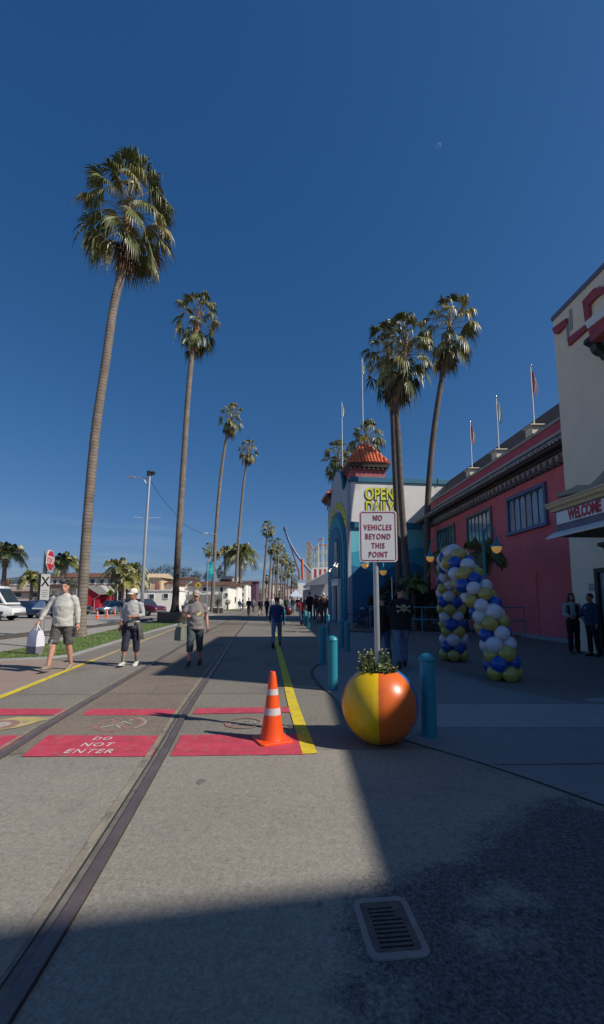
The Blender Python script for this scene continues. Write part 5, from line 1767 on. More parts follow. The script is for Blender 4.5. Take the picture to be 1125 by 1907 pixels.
# woman in the cap
b = G(243, 1240)
p_wom = person('woman in white cap and pale grey top looking aside, dark jacket tied round her waist', b, ht(250, 1098, b), R(-2), {-1: (14, 4), 1: (-4, 6)}, {-1: (0, 10, 18, 0.0), 1: (4, 16, 78, 0.85)}, SKIN2, cloth('grey_knit', (0.42, 0.42, 0.41)), NAVYC, SHOEW, leg_len=1.42, sleeve=1.55, hem=0.94, head_turn=-34, head_nod=0, cap=CAPW, shoulder=.92, hip=1.06, girth=1.0, socks=cloth('grey_sock', (0.19, 0.175, 0.15)), detail=1)
# man in the grey tee
b = G(362, 1241)
p_tee = person('man in grey T-shirt and cap walking with a pale green tote on his arm', b, ht(370, 1101, b), R(6), {-1: (18, 6), 1: (-10, 12)}, {-1: (12, 20, 82, 0.75), 1: (-10, 12, 22, 0)}, SKIN1, GREYTEE, SLATECLOTH, SHOEB, leg_len=1.42, sleeve=0.72, hem=0.84, girth=1.12, topgirth=1.06, cap=CAPT, detail=1)
# couple by the sign
b = G(749, 1244)
p_skull = person('person in black cap and black jacket with a skull emblem on its back', b, ht(749, 1092, b), R(176), {-1: (16, 5), 1: (-10, 12)}, {-1: (8, 9, 45, 0.35), 1: (8, 9, 45, 0.35)}, SKIN1, BLACKC, DENIM, SHOEB, hem=0.80, girth=1.2, topgirth=1.15, shoulder=1.05, cap=BLACKC, head_turn=-60, leg_len=1.93, detail=1)
b = G(714, 1238)
person('person in plain black jacket and blue jeans walking away, half hidden by the sign post', b, ht(708, 1107, b), R(180), WALK2, {-1: (6, 8, 30, 0.2), 1: (6, 8, 30, 0.2)}, SKIN1, BLACKC, DENIMD, SHOEB, hem=0.82, girth=1.08, topgirth=1.1, detail=2)
# by the entrance
b = G(1071, 1217)
p_d1 = person('woman with long dark hair, white shirt and black waistcoat by the pink wall', b, ht(1068, 1104, b), R(-8), ST, {-1: (6, 10, 70, 0.25), 1: (-8, 12, 60, 0.2)}, SKIN2, mat('pale_shirt', (0.30, 0.33, 0.37), 0.8, 0.1, 8), BLACKC, SHOEB, long_hair=True, hem=0.98, shoulder=.95, leg_len=1.95, detail=2)
b = G(1107, 1223)
p_d2 = person('person in navy sweatshirt and black trousers standing by the glass door', b, ht(1103, 1106, b), R(-78), {-1: (2, 4), 1: (-3, 6)}, {-1: (18, 8, 66, 0.1), 1: (4, 8, 14, 0)}, SKIN2, cloth('navy_sweat', (0.012, 0.03, 0.085)), BLACKC, SHOEB, hem=0.84, girth=1.15, leg_len=1.93, detail=2)
# walkers farther along
FAR = [
    (515, 1206, 1112, 180, WALK, 'person in blue sweater and blue jeans walking away down the middle of the lane', BLUEC, DENIM, dict(hip=1.08), 2),
    (463, 1147, 1113, 180, WALK2, 'person dressed all in black walking away along the tracks', BLACKC, BLACKC, {}, 3),
    (485, 1147, 1114, 170, WALK, 'person in dark top and knee shorts walking in the shade band', NAVYC, CHARCOAL, dict(leg_len=.95), 3),
    (497, 1148, 1113, 175, WALK2, 'person in dark blue jacket walking beside the one in knee shorts', NAVYC, NAVYC, {}, 3),
    (507, 1140, 1112, 170, WALK, 'person in pale shirt in the far crowd left of the blue sweater', WHITEC, DENIMD, {}, 3),
    (522, 1140, 1112, 185, WALK2, 'person in light grey top in the far crowd right of the blue sweater', GREYSWEAT, CHARCOAL, {}, 3),
    (533, 1142, 1111, 180, ST, 'person in bottle green jacket standing by the dark red ball planter', GREENC, BLACKC, {}, 3),
    (545, 1141, 1112, 180, WALK, 'person in dark blue walking in front of the pale tent', NAVYC, DENIMD, {}, 3),
    (554, 1139, 1112, 180, WALK2, 'person in black beside the pale tent', BLACKC, CHARCOAL, {}, 3),
    (561, 1164, 1113, 20, WALK, 'person in coral red top and jeans by the teal bollards', REDC, DENIMD, dict(sleeve=.8), 3),
    (577, 1152, 1103, 180, ST, 'tall person in black in front of the grey stand', BLACKC, BLACKC, {}, 3),
    (588, 1154, 1107, 180, WALK, 'person in maroon top with dark hair walking away', MAROON, DENIMD, {}, 3),
    (603, 1161, 1104, 175, WALK2, 'person in white cap and brown jacket with a yellow print', mat('brown_jacket', (0.06, 0.03, 0.025), 0.9, 0.1, 5), CHARCOAL, dict(cap=CAPW), 3),
    (595, 1160, 1109, 178, WALK, 'person in dark hoodie and grey shorts beside the white cap', BLACKC, CHARCOAL, dict(leg_len=.95), 3),
    (617, 1150, 1108, 180, ST, 'dark figure standing at the foot of the blue arch', BLACKC, BLACKC, {}, 3),
    (632, 1152, 1109, 170, ST, 'person in black left of a pair by the blue arch', BLACKC, BLACKC, dict(girth=1.15), 3),
    (642, 1152, 1110, 190, ST, 'person in black right of a pair by the blue arch', BLACKC, CHARCOAL, dict(girth=1.1), 3),
    (472, 1140, 1114, 180, WALK2, 'small distant person in grey between the black walker and the pair in shade', GREYTEE, DENIMD, {}, 3),
    (511, 1136, 1114, 180, WALK2, 'small distant person in maroon left of the blue sweater', MAROON, CHARCOAL, {}, 3),
    (539, 1137, 1113, 180, WALK, 'small distant person in white above the dark red ball planter', WHITEC, DENIM, {}, 3),
    (559, 1136, 1113, 180, WALK, 'small distant person in grey under the edge of the tent', GREYSWEAT, DENIMD, {}, 3),
    (569, 1139, 1111, 180, WALK2, 'distant person in navy between the tent and the tall person in black', NAVYC, CHARCOAL, {}, 3),
    (610, 1147, 1110, 180, WALK2, 'person in grey hoodie right of the white cap', CHARCOAL, DENIMD, {}, 3),
    (446, 1139, 1116, 180, WALK, 'small distant person in blue at the edge of the far lawn', BLUEC, DENIM, {}, 3),
]
for (px, pf, ph, rz, lg, lb, tp_, bt, kw, dt) in FAR:
    b = G(px, pf)
    q = person(lb, b, ht(px, ph, b), R(rz), lg, SWING if lg is not ST else DOWN, SKIN1, tp_, bt, SHOEB, group='people strolling on the promenade', detail=dt, **kw)
    if 'yellow print' in lb:
        mb = MB(); mb.box((-.02, -.155, 1.2), (.2, .02, .4)); mb.build('back_print', mat('print_yellow', (0.55, 0.42, 0.14), 0.8, 0.3, 20), q, bevel=0.01)


def wrap_print(root, pieces, name, mt, front=True, off=0.004):
    """project flat print pieces on to the shirt so that they follow the cloth"""
    shirt = [c for c in root.children if c.name.startswith('shirt')][0]
    from mathutils.bvhtree import BVHTree
    me = shirt.data
    bv = BVHTree.FromPolygons([v.co for v in me.vertices], [p.vertices for p in me.polygons])
    sg = -1 if front else 1
    mb = MB()
    for pc in pieces:
        # grid the polygon's bounding box and keep the cells whose centre lies inside
        xs, zs = [p[0] for p in pc], [p[1] for p in pc]
        st = 0.006

        def inside(x, z):
            c = False
            for i in range(len(pc)):
                (x0, z0), (x1, z1) = pc[i], pc[i - 1]
                if (z0 > z) != (z1 > z) and x < (x1 - x0) * (z - z0) / (z1 - z0) + x0: c = not c
            return c

        def hit(x, z):
            h = bv.ray_cast(Vector((x, sg * 1.0, z)), Vector((0, -sg, 0)))
            return (h[0] + Vector((0, sg * off, 0))) if h[0] else None
        nx, nz = max(1, int((max(xs) - min(xs)) / st)), max(1, int((max(zs) - min(zs)) / st))
        for i in range(nx):
            for j in range(nz):
                x0, z0 = min(xs) + i * st, min(zs) + j * st
                if not inside(x0 + st / 2, z0 + st / 2): continue
                q = [hit(x0, z0), hit(x0 + st, z0), hit(x0 + st, z0 + st), hit(x0, z0 + st)]
                if all(q): mb.quad(*(q if front else q[::-1]))
    return mb.build(name, mt, root, smooth=180)


def circ(cx_, cz_, rx, rz_, n=16): return [(cx_ + rx * math.cos(2 * PI * i / n), cz_ + rz_ * math.sin(2 * PI * i / n)) for i in range(n)]


def bone(x0, z0, x1, z1, w):
    d = Vector((x1 - x0, z1 - z0)).normalized(); s = Vector((-d.y, d.x)) * w
    return [[(x0 + s.x, z0 + s.y), (x1 + s.x, z1 + s.y), (x1 - s.x, z1 - s.y), (x0 - s.x, z0 - s.y)]] + [circ(a + s.x * t, b_ + s.y * t, w * 1.5, w * 1.5, 10) for a, b_ in ((x0, z0), (x1, z1)) for t in (-1.2, 1.2)]


k = p_skull['_k']
ex, ez, es = -.045 * k, 1.27 * k, .82
em = lambda pc: [(ex + x * es, ez + z * es) for x, z in pc]
bp = bone(-.17, .06, .17, -.075, .014) + bone(-.17, -.075, .17, .06, .014)
wrap_print(p_skull, [em(p) for p in bp], 'bones_print', mat('print_bone', (0.42, 0.40, 0.30), 0.8, 0.1, 9), front=False, off=0.004)
wrap_print(p_skull, [em(circ(0, .03, .082, .078)), em([(-.045, -.03), (.045, -.03), (.03, -.085), (-.03, -.085)])], 'skull_print', mat('print_skull', (0.40, 0.35, 0.15), 0.8, 0.15, 9), front=False, off=0.009)
wrap_print(p_skull, [em(circ(-.033, .02, .022, .02, 10)), em(circ(.033, .02, .022, .02, 10)), em([(-.012, -.03), (.012, -.03), (0, 0)]), em([(-.022, -.09), (.022, -.09), (0, -.17)])], 'socket_print', mat('print_brown', (0.10, 0.075, 0.04), 0.8, 0.15, 9), front=False, off=0.013)
k = p_tee['_k']
cz = 1.22 * k
wrap_print(p_tee, [[(-.02, cz + .06), (.08, cz + .08), (.10, cz + .04), (.0, cz + .01)]], 'chest_print', mat('print_mauve', (0.22, 0.11, 0.11), 0.8, 0.1, 9), off=0.004)
wrap_print(p_tee, [[(.04, cz + .0), (.13, cz + .05), (.13, cz + .01), (.06, cz - .06)]], 'yellow_print', mat('print_yellow2', (0.62, 0.56, 0.16), 0.8, 0.1, 9), off=0.004)
wrap_print(p_tee, [[(-.12, cz + .03), (-.04, cz + .06), (-.03, cz + .01), (-.11, cz - .01)]], 'white_print', mat('print_white', (0.5, 0.5, 0.58), 0.8, 0.1, 9), off=0.004)
k = p_man['_k']
# stripe of letters on the shorts leg
shorts = [c for c in p_man.children if c.name.startswith('trousers')][0]
mb = MB()
for q in range(4): mb.box((-.105 + .014 * q, -.245 + .0 * q, .60 - .035 * (3 - q) + .05), (.035, .008, .026))
mb.build('leg_print', mat('print_pale', (0.5, 0.5, 0.48), 0.8, 0.1, 9), p_man)
# waistcoat of the woman at the wall
k = p_d1['_k']
shirt = [c for c in p_d1.children if c.name.startswith('shirt')][0]
wrap_print(p_d1, [[(.03 * k, 1.40 * k), (.13 * k, 1.40 * k), (.17 * k, 1.25 * k), (.16 * k, 0.99 * k), (.02 * k, 0.99 * k)], [(-.16 * k, 1.38 * k), (-.11 * k, 1.40 * k), (-.10 * k, 1.0 * k), (-.16 * k, 0.99 * k)]], 'waistcoat', BLACKC, off=0.010)
wrap_print(p_d2, [circ(-.08, 1.28, .035, .02)], 'chest_badge', WHITEC, off=0.006)
# jacket knotted round the walking woman's waist
k = p_wom['_k']
mb = MB()
mb.rings([(0.60, .20, .06, .06, .10), (0.74, .205, .075, .03, .09), (0.88, .195, .135, 0, .015), (0.98, .185, .14, 0, .005), (1.02, .17, .128, 0, 0)], 18)
mb.tube([(.16, -.02, .98), (.20, -.03, .85), (.215, -.02, .68), (.17, -.03, .55)], [(.05, .03), (.075, .035), (.07, .03), (.015, .01)], 8)
mb.tube([(-.16, -.02, .98), (-.20, -.0, .85), (-.205, .02, .70), (-.17, .03, .60)], [(.05, .03), (.07, .035), (.06, .03), (.02, .01)], 8)
mb.tube([(-.14, -.10, 1.0), (-.04, -.15, .98), (.05, -.15, .97), (.13, -.11, 1.0)], [.035, .05, .045, .035], 8)
mb.v = [tuple(Vector(v) * k) for v in mb.v]
mb.remesh('tied_jacket', CHARCOAL, p_wom, .014, 2, lump=.012)
mb = MB(); mb.box((0.05 * k, -.205 * k, .945 * k), (.13, .02, .06)); mb.build('sleeve_print', mat('print_pale2', (0.34, 0.34, 0.33), 0.8, 0.3, 30), p_wom, bevel=0.005)


def bag(label, top, w, h, d, rz, m0, m1, name='shopping_bag', split=0.25, group=None):
    root = thing(name, label, 'bag', top, rz, group)
    mb = MB()
    vs = [(-w * .42, -d * .25, -.12), (w * .42, -d * .25, -.12), (w * .42, d * .25, -.12), (-w * .42, d * .25, -.12)]
    r = []
    for z, f_, g_2 in ((-.12, .84, .5), (-.12 - h * .3, .95, .9), (-.12 - h * (1 - split), 1.0, 1.0), (-.12 - h * (1 - split) - .002, 1.0, 1.0), (-.12 - h, .96, .95)):
        r.append((z, w / 2 * f_, d / 2 * g_2))
    V = []
    for z, a, b_ in r: V += [(-a, -b_, z), (0, -b_ * 1.12, z), (a, -b_, z), (a, b_, z), (0, b_ * 1.12, z), (-a, b_, z)]
    for i in range(4):
        for q in range(6):
            a, b_ = i * 6 + q, i * 6 + (q + 1) % 6
            mb.f.append((a, a + 6, b_ + 6, b_)); mb.m.append(0 if i < 3 else 1)
    mb.f.append(tuple(range(29, 23, -1))); mb.m.append(1)
    mb.v = V
    mb.build('bag_body', [m0, m1], root, smooth=40)
    mb = MB()
    for s in (-1, 1): mb.tube([(-w * .22, s * d * .25, -.13), (-w * .16, s * .01, -.03), (0, 0, .005), (w * .16, s * .01, -.03), (w * .22, s * d * .25, -.13)], .009, 6)
    mb.build('handle', m0, root, smooth=60)
    return root


hw = hand_world(p_man, -1)
bag('white shopping bag with a grey base in the hand of the man in the sweatshirt', hw + Vector((0, 0, .02)), .34, .46, .18, R(-28), mat('bag_white', (0.62, 0.62, 0.70), 0.6, 0.06, 5), mat('bag_grey', (0.16, 0.16, 0.19), 0.7, 0.1, 5), split=0.30)
hw = hand_world(p_tee, -1)
el = p_tee.location + Vector((-.31, -.12, 1.02)) * p_tee['_k']
bag('pale green tote bag hanging from the forearm of the man in the grey T-shirt', el + Vector((-.02, 0, 0.02)), .25, .30, .12, R(-40), mat('tote_green', (0.17, 0.20, 0.16), 0.8, 0.1, 6), mat('tote_green_base', (0.15, 0.18, 0.14), 0.8, 0.1, 6), 'tote_bag', split=0.1)
for o in list(bpy.data.objects):
    for kk in ('_k', '_hand'):
        if kk in o.keys(): del o[kk]
# ------------------------------------------------------------------ planter ball, sign, cone, bollards, drain
BY = 4.65
bc = P(707, 1312, BY)
BRAD = 0.395
bb_ = thing('ball_planter', 'big beach ball planter in yellow, orange and blue panels beside the road edge', 'planter', (bc.x, BY, 0))
mb = MB()
n, m = 80, 40
a_cam = math.atan2(-BY, -bc.x)                       # towards the camera
a_b = a_cam - 0.03
zc = BRAD - 0.012
top_t = math.acos(0.205 / BRAD)
rows = []
for i in range(m + 1):
    t = -PI / 2 + 0.2 + (top_t + PI / 2 - 0.2) * i / m
    rows.append((BRAD * math.cos(t), zc + BRAD * math.sin(t)))
rows += [(0.195, rows[-1][1] + 0.004), (0.185, rows[-1][1] - 0.02), (0.18, rows[-1][1] - 0.09)]
seg = 2 * PI / 5
seam = 0.012
angs = []
for s in range(5):
    a0 = a_b + s * seg
    angs += [(a0 + q * seg / 16, s) for q in range(16)]
for (r, z) in rows:
    for (a, s) in angs:
        # shallow groove at every seam
        g0 = min(abs(((a - a_b) / seg) % 1), 1 - abs(((a - a_b) / seg) % 1)) * seg
        rr = r - (0.004 if g0 < 0.01 and r > 0.2 else 0)
        mb.v.append((rr * math.cos(a), rr * math.sin(a), z))
N = len(angs)
for i in range(len(rows) - 1):
    for q in range(N):
        a, b = i * N + q, i * N + (q + 1) % N
        mb.f.append((a, b, b + N, a + N)); mb.m.append(angs[q][1])
mb.f.append(tuple(range(N - 1, -1, -1))); mb.m.append(0)
bcols = [((0.72, 0.135, 0.018), 'ball_orange'), ((0.03, 0.16, 0.46), 'ball_blue'), ((0.62, 0.62, 0.60), 'ball_white'), ((0.55, 0.03, 0.03), 'ball_red'), ((0.74, 0.47, 0.004), 'ball_yellow')]
mb.build('shell', [mat(nm, c, 0.33, 0.06, 4, spec=0.5, coat=0.12, dirt=((c[0] * .6 + .02, c[1] * .6 + .02, c[2] * .6 + .02), 7, 0.60, 0.5)) for c, nm in bcols], bb_, smooth=60)
zt_ = rows[m][1]
mb = MB(); mb.lathe([(0.0, zt_ - 0.05), (0.10, zt_ - 0.035), (0.186, zt_ - 0.045)], 20, caps=False); mb.build('soil', SOIL, bb_, smooth=180)
# flowering plant growing in it
rg = random.Random(17)
pl = thing('flowering_plant', 'small leafy plant with white buds growing in the beach ball planter', 'plant', (bc.x, BY, zt_ - 0.045))
st, lf, fl = MB(), MB(), MB()
for i in range(72):
    a = rg.uniform(0, 2 * PI); r = 0.165 * math.sqrt(rg.random())
    x, y = r * math.cos(a), r * math.sin(a)
    hgt_ = rg.uniform(0.05, 0.14) if i > 13 else rg.uniform(0.15, 0.27)
    if i == 3: x, y, hgt_ = -.15, -.03, .24
    ox, oy = x * rg.uniform(0.05, 0.5) + rg.uniform(-.045, .045), y * .4 + rg.uniform(-.045, .045)
    pts = [Vector((x, y, 0)), Vector((x + ox * .4, y + oy * .4, hgt_ * .55)), Vector((x + ox, y + oy, hgt_))]
    st.tube(pts, [.0035, .003, .0015], 4, caps=False)
    nl = int(24 * hgt_ / .17) + 9
    for q in range(nl):
        t = rg.uniform(.12, 1)
        p = pts[0].lerp(pts[1], t * 2) if t < .5 else pts[1].lerp(pts[2], t * 2 - 1)
        d = Vector((rg.uniform(-1, 1), rg.uniform(-1, 1), rg.uniform(-.1, .9))).normalized()
        s = d.cross(Vector((rg.uniform(-1, 1), rg.uniform(-1, 1), rg.uniform(-1, 1)))).normalized()
        L, w = rg.uniform(.022, .042), rg.uniform(.007, .012)
        lf.add([p, p + d * L * .5 + s * w, p + d * L, p + d * L * .5 - s * w], [(0, 1, 2, 3)], rg.randrange(2))
    if rg.random() < .2 or i < 8: fl.ball(pts[2] + Vector((0, 0, .004)), rg.uniform(.005, .009), n=6, m=4)
st.build('stems', mat('stem_green', (0.09, 0.10, 0.03), 0.7, 0.2, 20), pl)
lf.build('leaves', [mat('planter_leaf', (0.075, 0.11, 0.025), 0.5, 0.3, 9, island=0.4), mat('planter_leaf_light', (0.16, 0.18, 0.05), 0.5, 0.3, 9, island=0.4)], pl)
fl.build('flowers', mat('white_bud', (0.62, 0.60, 0.45), 0.6, 0.1, 9), pl, smooth=180)

# sign on a galvanised post
sg = thing('traffic_sign', 'white sign with red border and red lettering on a galvanised post', 'sign', (bc.x - 0.012, BY, zt_ - 0.06))
z0 = zt_ - 0.06
tl_, br_ = P(668.5, 951, BY - .05), P(741, 1046.5, BY - .05)
sw, sh_ = br_.x - tl_.x, tl_.z - br_.z
scx, scz = (tl_.x + br_.x) / 2 - sg.location.x, (tl_.z + br_.z) / 2 - z0
mb = MB(); mb.tube([(0, 0, 0), (0, 0, scz + sh_ * .5 + .02)], 0.030, 14); mb.build('post', STEEL, sg, smooth=60)
mb = MB(); mb.box((0, 0, scz + sh_ * .5 + .045), (.04, .03, .05)); mb.build('post_cap', STEEL, sg, bevel=.008)


def rrect(w, h, r, n=6):
    out = []
    for cx_, cz_, a0 in ((w / 2 - r, h / 2 - r, 0), (-w / 2 + r, h / 2 - r, PI / 2), (-w / 2 + r, -h / 2 + r, PI), (w / 2 - r, -h / 2 + r, 3 * PI / 2)):
        for i in range(n + 1):
            a = a0 + PI / 2 * i / n
            out.append((cx_ + r * math.cos(a), cz_ + r * math.sin(a)))
    return out


def plate(outline, y, th, c=(0, 0)):
    mb = MB(); mb.prism([(x + c[0], y, z + c[1]) for x, z in outline], (0, th, 0)); return mb


mb = plate(rrect(sw, sh_, .035), -.046, .004, (scx, scz)); face = mb.build('sign_face', SIGNWHITE, sg)
o1, o2 = rrect(sw - .026, sh_ - .026, .028), rrect(sw - .044, sh_ - .044, .020)
mb = MB()
for i in range(len(o1)):
    j = (i + 1) % len(o1)
    mb.quad(*[(x + scx, -.0485, z + scz) for x, z in (o1[i], o1[j], o2[j], o2[i])])
mb.build('border', SIGNRED, face)
for s, py in (('NO', 965), ('VEHICLES', 982.5), ('BEYOND', 999.5), ('THIS', 1016.5), ('POINT', 1033)):
    q = P(705, py, BY - .05)
    lettering(s, sh_ * .108 / .7, frameM((scx - .002, -.0486, q.z - z0), (1, 0, 0), (0, 0, 1)), SIGNRED, face, depth=.0008, bold=.0012, sx=.70, spacing=1.22)
mb = MB()
for dz in (sh_ * .40, -sh_ * .46): mb.tube([(scx, -.052, scz + dz), (scx, -.03, scz + dz)], .008, 8)
mb.build('bolt', STEEL, sg)

# the near cone
c0 = G(507, 1380)
MN = {}


def traffic_cone(name, label, base, rz, h=0.71, group=None):
    root = thing(name, label, 'traffic cone', base, rz, group)
    if 'cone' in MN and False: pass
    k = h / .71
    mb = MB()
    rr = rrect(.355 * k, .355 * k, .05 * k)
    mb.prism([(x, y, .0) for x, y in rr], (0, 0, .032 * k)); b_ = mb.build('base', ORANGE, root, bevel=.006 * k)
    mb = MB(); mb.lathe([(.132 * k, .032 * k), (.124 * k, .05 * k), (.103 * k, .17 * k), (.038 * k, .66 * k), (.030 * k, .70 * k), (.026 * k, .71 * k), (.018 * k, .708 * k), (.016 * k, .66 * k)], 28, caps=False); mb.build('cone_body', ORANGE, root, smooth=50)
    rz_ = lambda z: (.103 + (.038 - .103) * (z - .17) / (.66 - .17)) * k
    for za, zb_ in ((.275, .345), (.475, .535)):
        mb = MB(); mb.lathe([(rz_(za) + .002, za * k), (rz_(zb_) + .002, zb_ * k)], 28, caps=False); mb.build('reflective_band', mat('reflective_white', (0.58, 0.54, 0.54), 0.35, 0.08, 14, dirt=((.45, .3, .25), 14, .62, .5)), root, smooth=180)
    return root


traffic_cone('traffic_cone', 'tall orange traffic cone with two white bands on the red painted road zone', c0, R(24))
far_cone = traffic_cone('traffic_cone', 'second orange cone from the right in the far row before the parked cars', G(214, 1146), 0, .72, 'far row of orange cones')
for px, py, lb in ((231, 1146, 'rightmost orange cone of the far row, next to the dark red car'), (199, 1150, 'orange cone in front of the silver car, to its right'), (181, 1152, 'nearest orange cone of the far row, in front of the silver car'), (158, 1141, 'orange cone beside the red booth, at the palm trunk')):
    c = copy_tree(far_cone); place(c, G(px, py), R(px * 7 % 90), 1, lb)

# bollards
b0 = thing('bollard', 'x', 'bollard')
mb = MB(); mb.lathe([(.088, 0), (.088, .012), (.082, .016), (.082, .80)], 24); mb.build('post', TEAL, b0, smooth=50)
mb = MB(); mb.lathe([(.082, .803), (.090, .808), (.090, .822), (.086, .828), (.080, .845), (.06, .868), (.03, .882), (.0, .886)], 24); mb.build('cap', TEAL, b0, smooth=50)
bl_list = [((800, 1372), 'nearest teal bollard, right of the beach ball planter'), ((620, 1286), 'teal bollard just left of the beach ball planter, half lit'), ((600, 1239), 'teal bollard in the shade, second beyond the beach ball planter on its left'), ((647, 1213), 'right one of two shaded teal bollards standing close together near the bicycles'), ((637, 1206), 'left one of two shaded teal bollards standing close together near the bicycles'), ((611, 1182), 'sunlit teal bollard behind the half-lit ones'), ((575, 1171), 'right one of two sunlit teal bollards beside the person in coral red'), ((568, 1165), 'left one of two sunlit teal bollards beside the person in coral red'), ((529, 1158), 'thin far teal bollard right of the walker in the blue sweater'), ((547, 1142), 'far teal bollard in front of the pale tent'), ((541, 1140), 'farthest teal bollard, beside the dark red ball planter')]
for i, ((px, py), lb) in enumerate(bl_list):
    o = b0 if i == 0 else copy_tree(b0)
    place(o, G(px, py), R(px), 1.0, lb); o['group'] = 'teal bollards along the plaza edge'

rp = thing('ball_planter', 'distant dark red ball planter behind the walker in the blue sweater', 'planter', G(537, 1146))
mb = MB(); mb.lathe([(.15, 0), (.38, .15), (.48, .42), (.42, .72), (.26, .88), (.22, .86), (.2, .8)], 20); mb.build('shell', mat('ball_dark_red', (0.075, 0.008, 0.010), 0.4, 0.1, 4), rp, smooth=60)
mb = MB(); mb.lathe([(0, .83), (.21, .82)], 14, caps=False); mb.build('soil', SOIL, rp)

# storm drain
dp = [G(*q, z=.012) for q in ((654, 1676), (752, 1672), (806, 1770), (690, 1790))]
dc = sum(dp, Vector()) / 4
ux = ((dp[1] - dp[0]) + (dp[2] - dp[3])).normalized()
dw, dh = .262, .36
dr_ = thing('storm_drain', 'rusty slotted drain grate in a rounded pale metal frame set in the dark asphalt', 'drain', (dc.x, dc.y, 0.0), math.atan2(ux.y, ux.x) + R(-2))
o1, o2 = rrect(dw, dh, .045, 8), rrect(dw - .058, dh - .062, .022, 8)
mb = MB()
zf = .0125
for i in range(len(o1)):
    j = (i + 1) % len(o1)
    A_, B_, C_, D_ = o1[i], o1[j], o2[j], o2[i]
    mb.quad((*A_, zf), (*B_, zf), (*C_, zf), (*D_, zf))
    mb.quad((*B_, zf), (*A_, zf), (A_[0] * 1.01, A_[1] * 1.01, .006), (B_[0] * 1.01, B_[1] * 1.01, .006))
    mb.quad((*D_, zf), (*C_, zf), (*C_, .007), (*D_, .007))
mb.build('frame', mat('drain_frame', (0.27, 0.245, 0.23), 0.6, 0.12, 14, metal=.2, dirt=((.22, .16, .10), 11, .57, .7), bump=.3, bscale=60), dr_)
gw, gh = dw - .062, dh - .066
mb = MB()
y = -gh / 2 + .022
slots = 10
bar = gh / (slots * 2 + 2.4)
mb.bb(-gw / 2, gw / 2, -gh / 2, -gh / 2 + bar * 1.6, .0078, .0115); mb.bb(-gw / 2, gw / 2, gh / 2 - bar * 1.6, gh / 2, .0078, .0115)
yy = -gh / 2 + bar * 1.6
for i in range(slots):
    x0, x1 = -gw / 2 + .030, gw / 2 - (.052 if i > 6 else .026)
    y0, y1 = yy, yy + bar * .92
    mb.bb(-gw / 2, x0, y0, y1, .0078, .0115); mb.bb(x1, gw / 2, y0, y1, .0078, .0115)
    yb = yy + bar * .92
    yn = -gh / 2 + bar * 1.6 + (i + 1) * (gh - bar * 3.2) / slots
    mb.bb(-gw / 2, gw / 2, yb, yn, .0078, .0115)
    yy = yn
mb.build('grate', mat('drain_rust', (0.115, 0.085, 0.08), 0.75, 0.3, 25, dirt=((.17, .10, .07), 16, .6, .6), bump=.4, bscale=90), dr_)
mb = MB(); mb.bb(-gw / 2, gw / 2, -gh / 2, gh / 2, .0072, .0079); mb.build('pit_shade', mat('pit_shade_black', (0.004, 0.004, 0.005), 0.9, 0.1, 5), dr_)  # near-black sheet painted for the darkness below the grate

# ------------------------------------------------------------------ balloon arch
GOLDB = mat('balloon_gold', (0.42, 0.34, 0.075), 0.22, 0.06, 5, spec=0.6, coat=0.4)
WHITEB = mat('balloon_white', (0.60, 0.60, 0.66), 0.30, 0.04, 5, coat=0.2)
BLUEB = mat('balloon_blue', (0.006, 0.075, 0.38), 0.26, 0.05, 5, coat=0.2)
na, fa_ = G(942, 1268), G(846, 1232)
ctrl = [na + Vector((0, 0, .06)), na + Vector((-.05, .08, .50)), na + Vector((-.10, .18, 1.0)), na + Vector((-.22, .40, 1.5)), na + Vector((-.34, .75, 1.95)), na + Vector((-.38, 1.25, 2.34)), na + Vector((-.24, 1.9, 2.38)), fa_ + Vector((-.08, -.28, 2.05)), fa_ + Vector((-.05, -.06, 1.6)), fa_ + Vector((-.02, 0, 1.0)), fa_ + Vector((0, 0, .5)), fa_ + Vector((0, 0, .06))]
bp_ = smooth_path(ctrl, 12)
cum = [0]
for i in range(1, len(bp_)): cum.append(cum[-1] + (bp_[i] - bp_[i - 1]).length)
ar = thing('balloon_arch', 'leaning arch of gold, white and blue balloons standing on the plaza', 'balloon arch', (na + fa_) / 2)
NB = 33
prev = None
blist = []
rb = random.Random(23)
cols = [GOLDB, BLUEB] + [GOLDB, WHITEB, BLUEB] * 12
for L_ in range(NB):
    s = cum[-1] * (L_ + .35) / NB
    i = max(j for j in range(len(cum)) if cum[j] <= s)
    i = min(i, len(bp_) - 2)
    p = bp_[i].lerp(bp_[i + 1], (s - cum[i]) / (cum[i + 1] - cum[i]))
    d = (bp_[min(i + 2, len(bp_) - 1)] - bp_[max(i - 1, 0)]).normalized()
    X = d.cross(Vector((1, 0.15, 0))) if prev is None else prev - d * prev.dot(d)
    X.normalize(); prev = X
    Yv = d.cross(X)
    for q in range(4):
        a = q * PI / 2 + (PI / 4 if L_ % 2 else 0) + rb.uniform(-.12, .12)
        r = .155 * rb.uniform(.88, 1.07)
        o = X * math.cos(a) + Yv * math.sin(a)
        c = p + o * .185 * rb.uniform(.95, 1.04) + d * rb.uniform(-.02, .02)
        if c.z < r: c.z = r * .98
        blist.append((c, o, r, cols[L_] if rb.random() > .05 else rb.choice([GOLDB, WHITEB, BLUEB])))


def balloon(mb, c, o, r):
    st = len(mb.v)
    prof = [(0.02, -1.13), (.05, -1.10), (.035, -1.05), (.12, -1.0), (.36, -.90), (.62, -.72), (.84, -.46), (.97, -.15), (1.0, .12), (.95, .40), (.80, .66), (.55, .86), (.28, .97), (0.0, 1.0)]
    mb.lathe([(a * r, b * r) for a, b in prof], 18, caps=False)
    M = Vector((0, 0, 1)).rotation_difference(o).to_matrix().to_4x4()
    M.translation = c
    mb.xf(M, st)


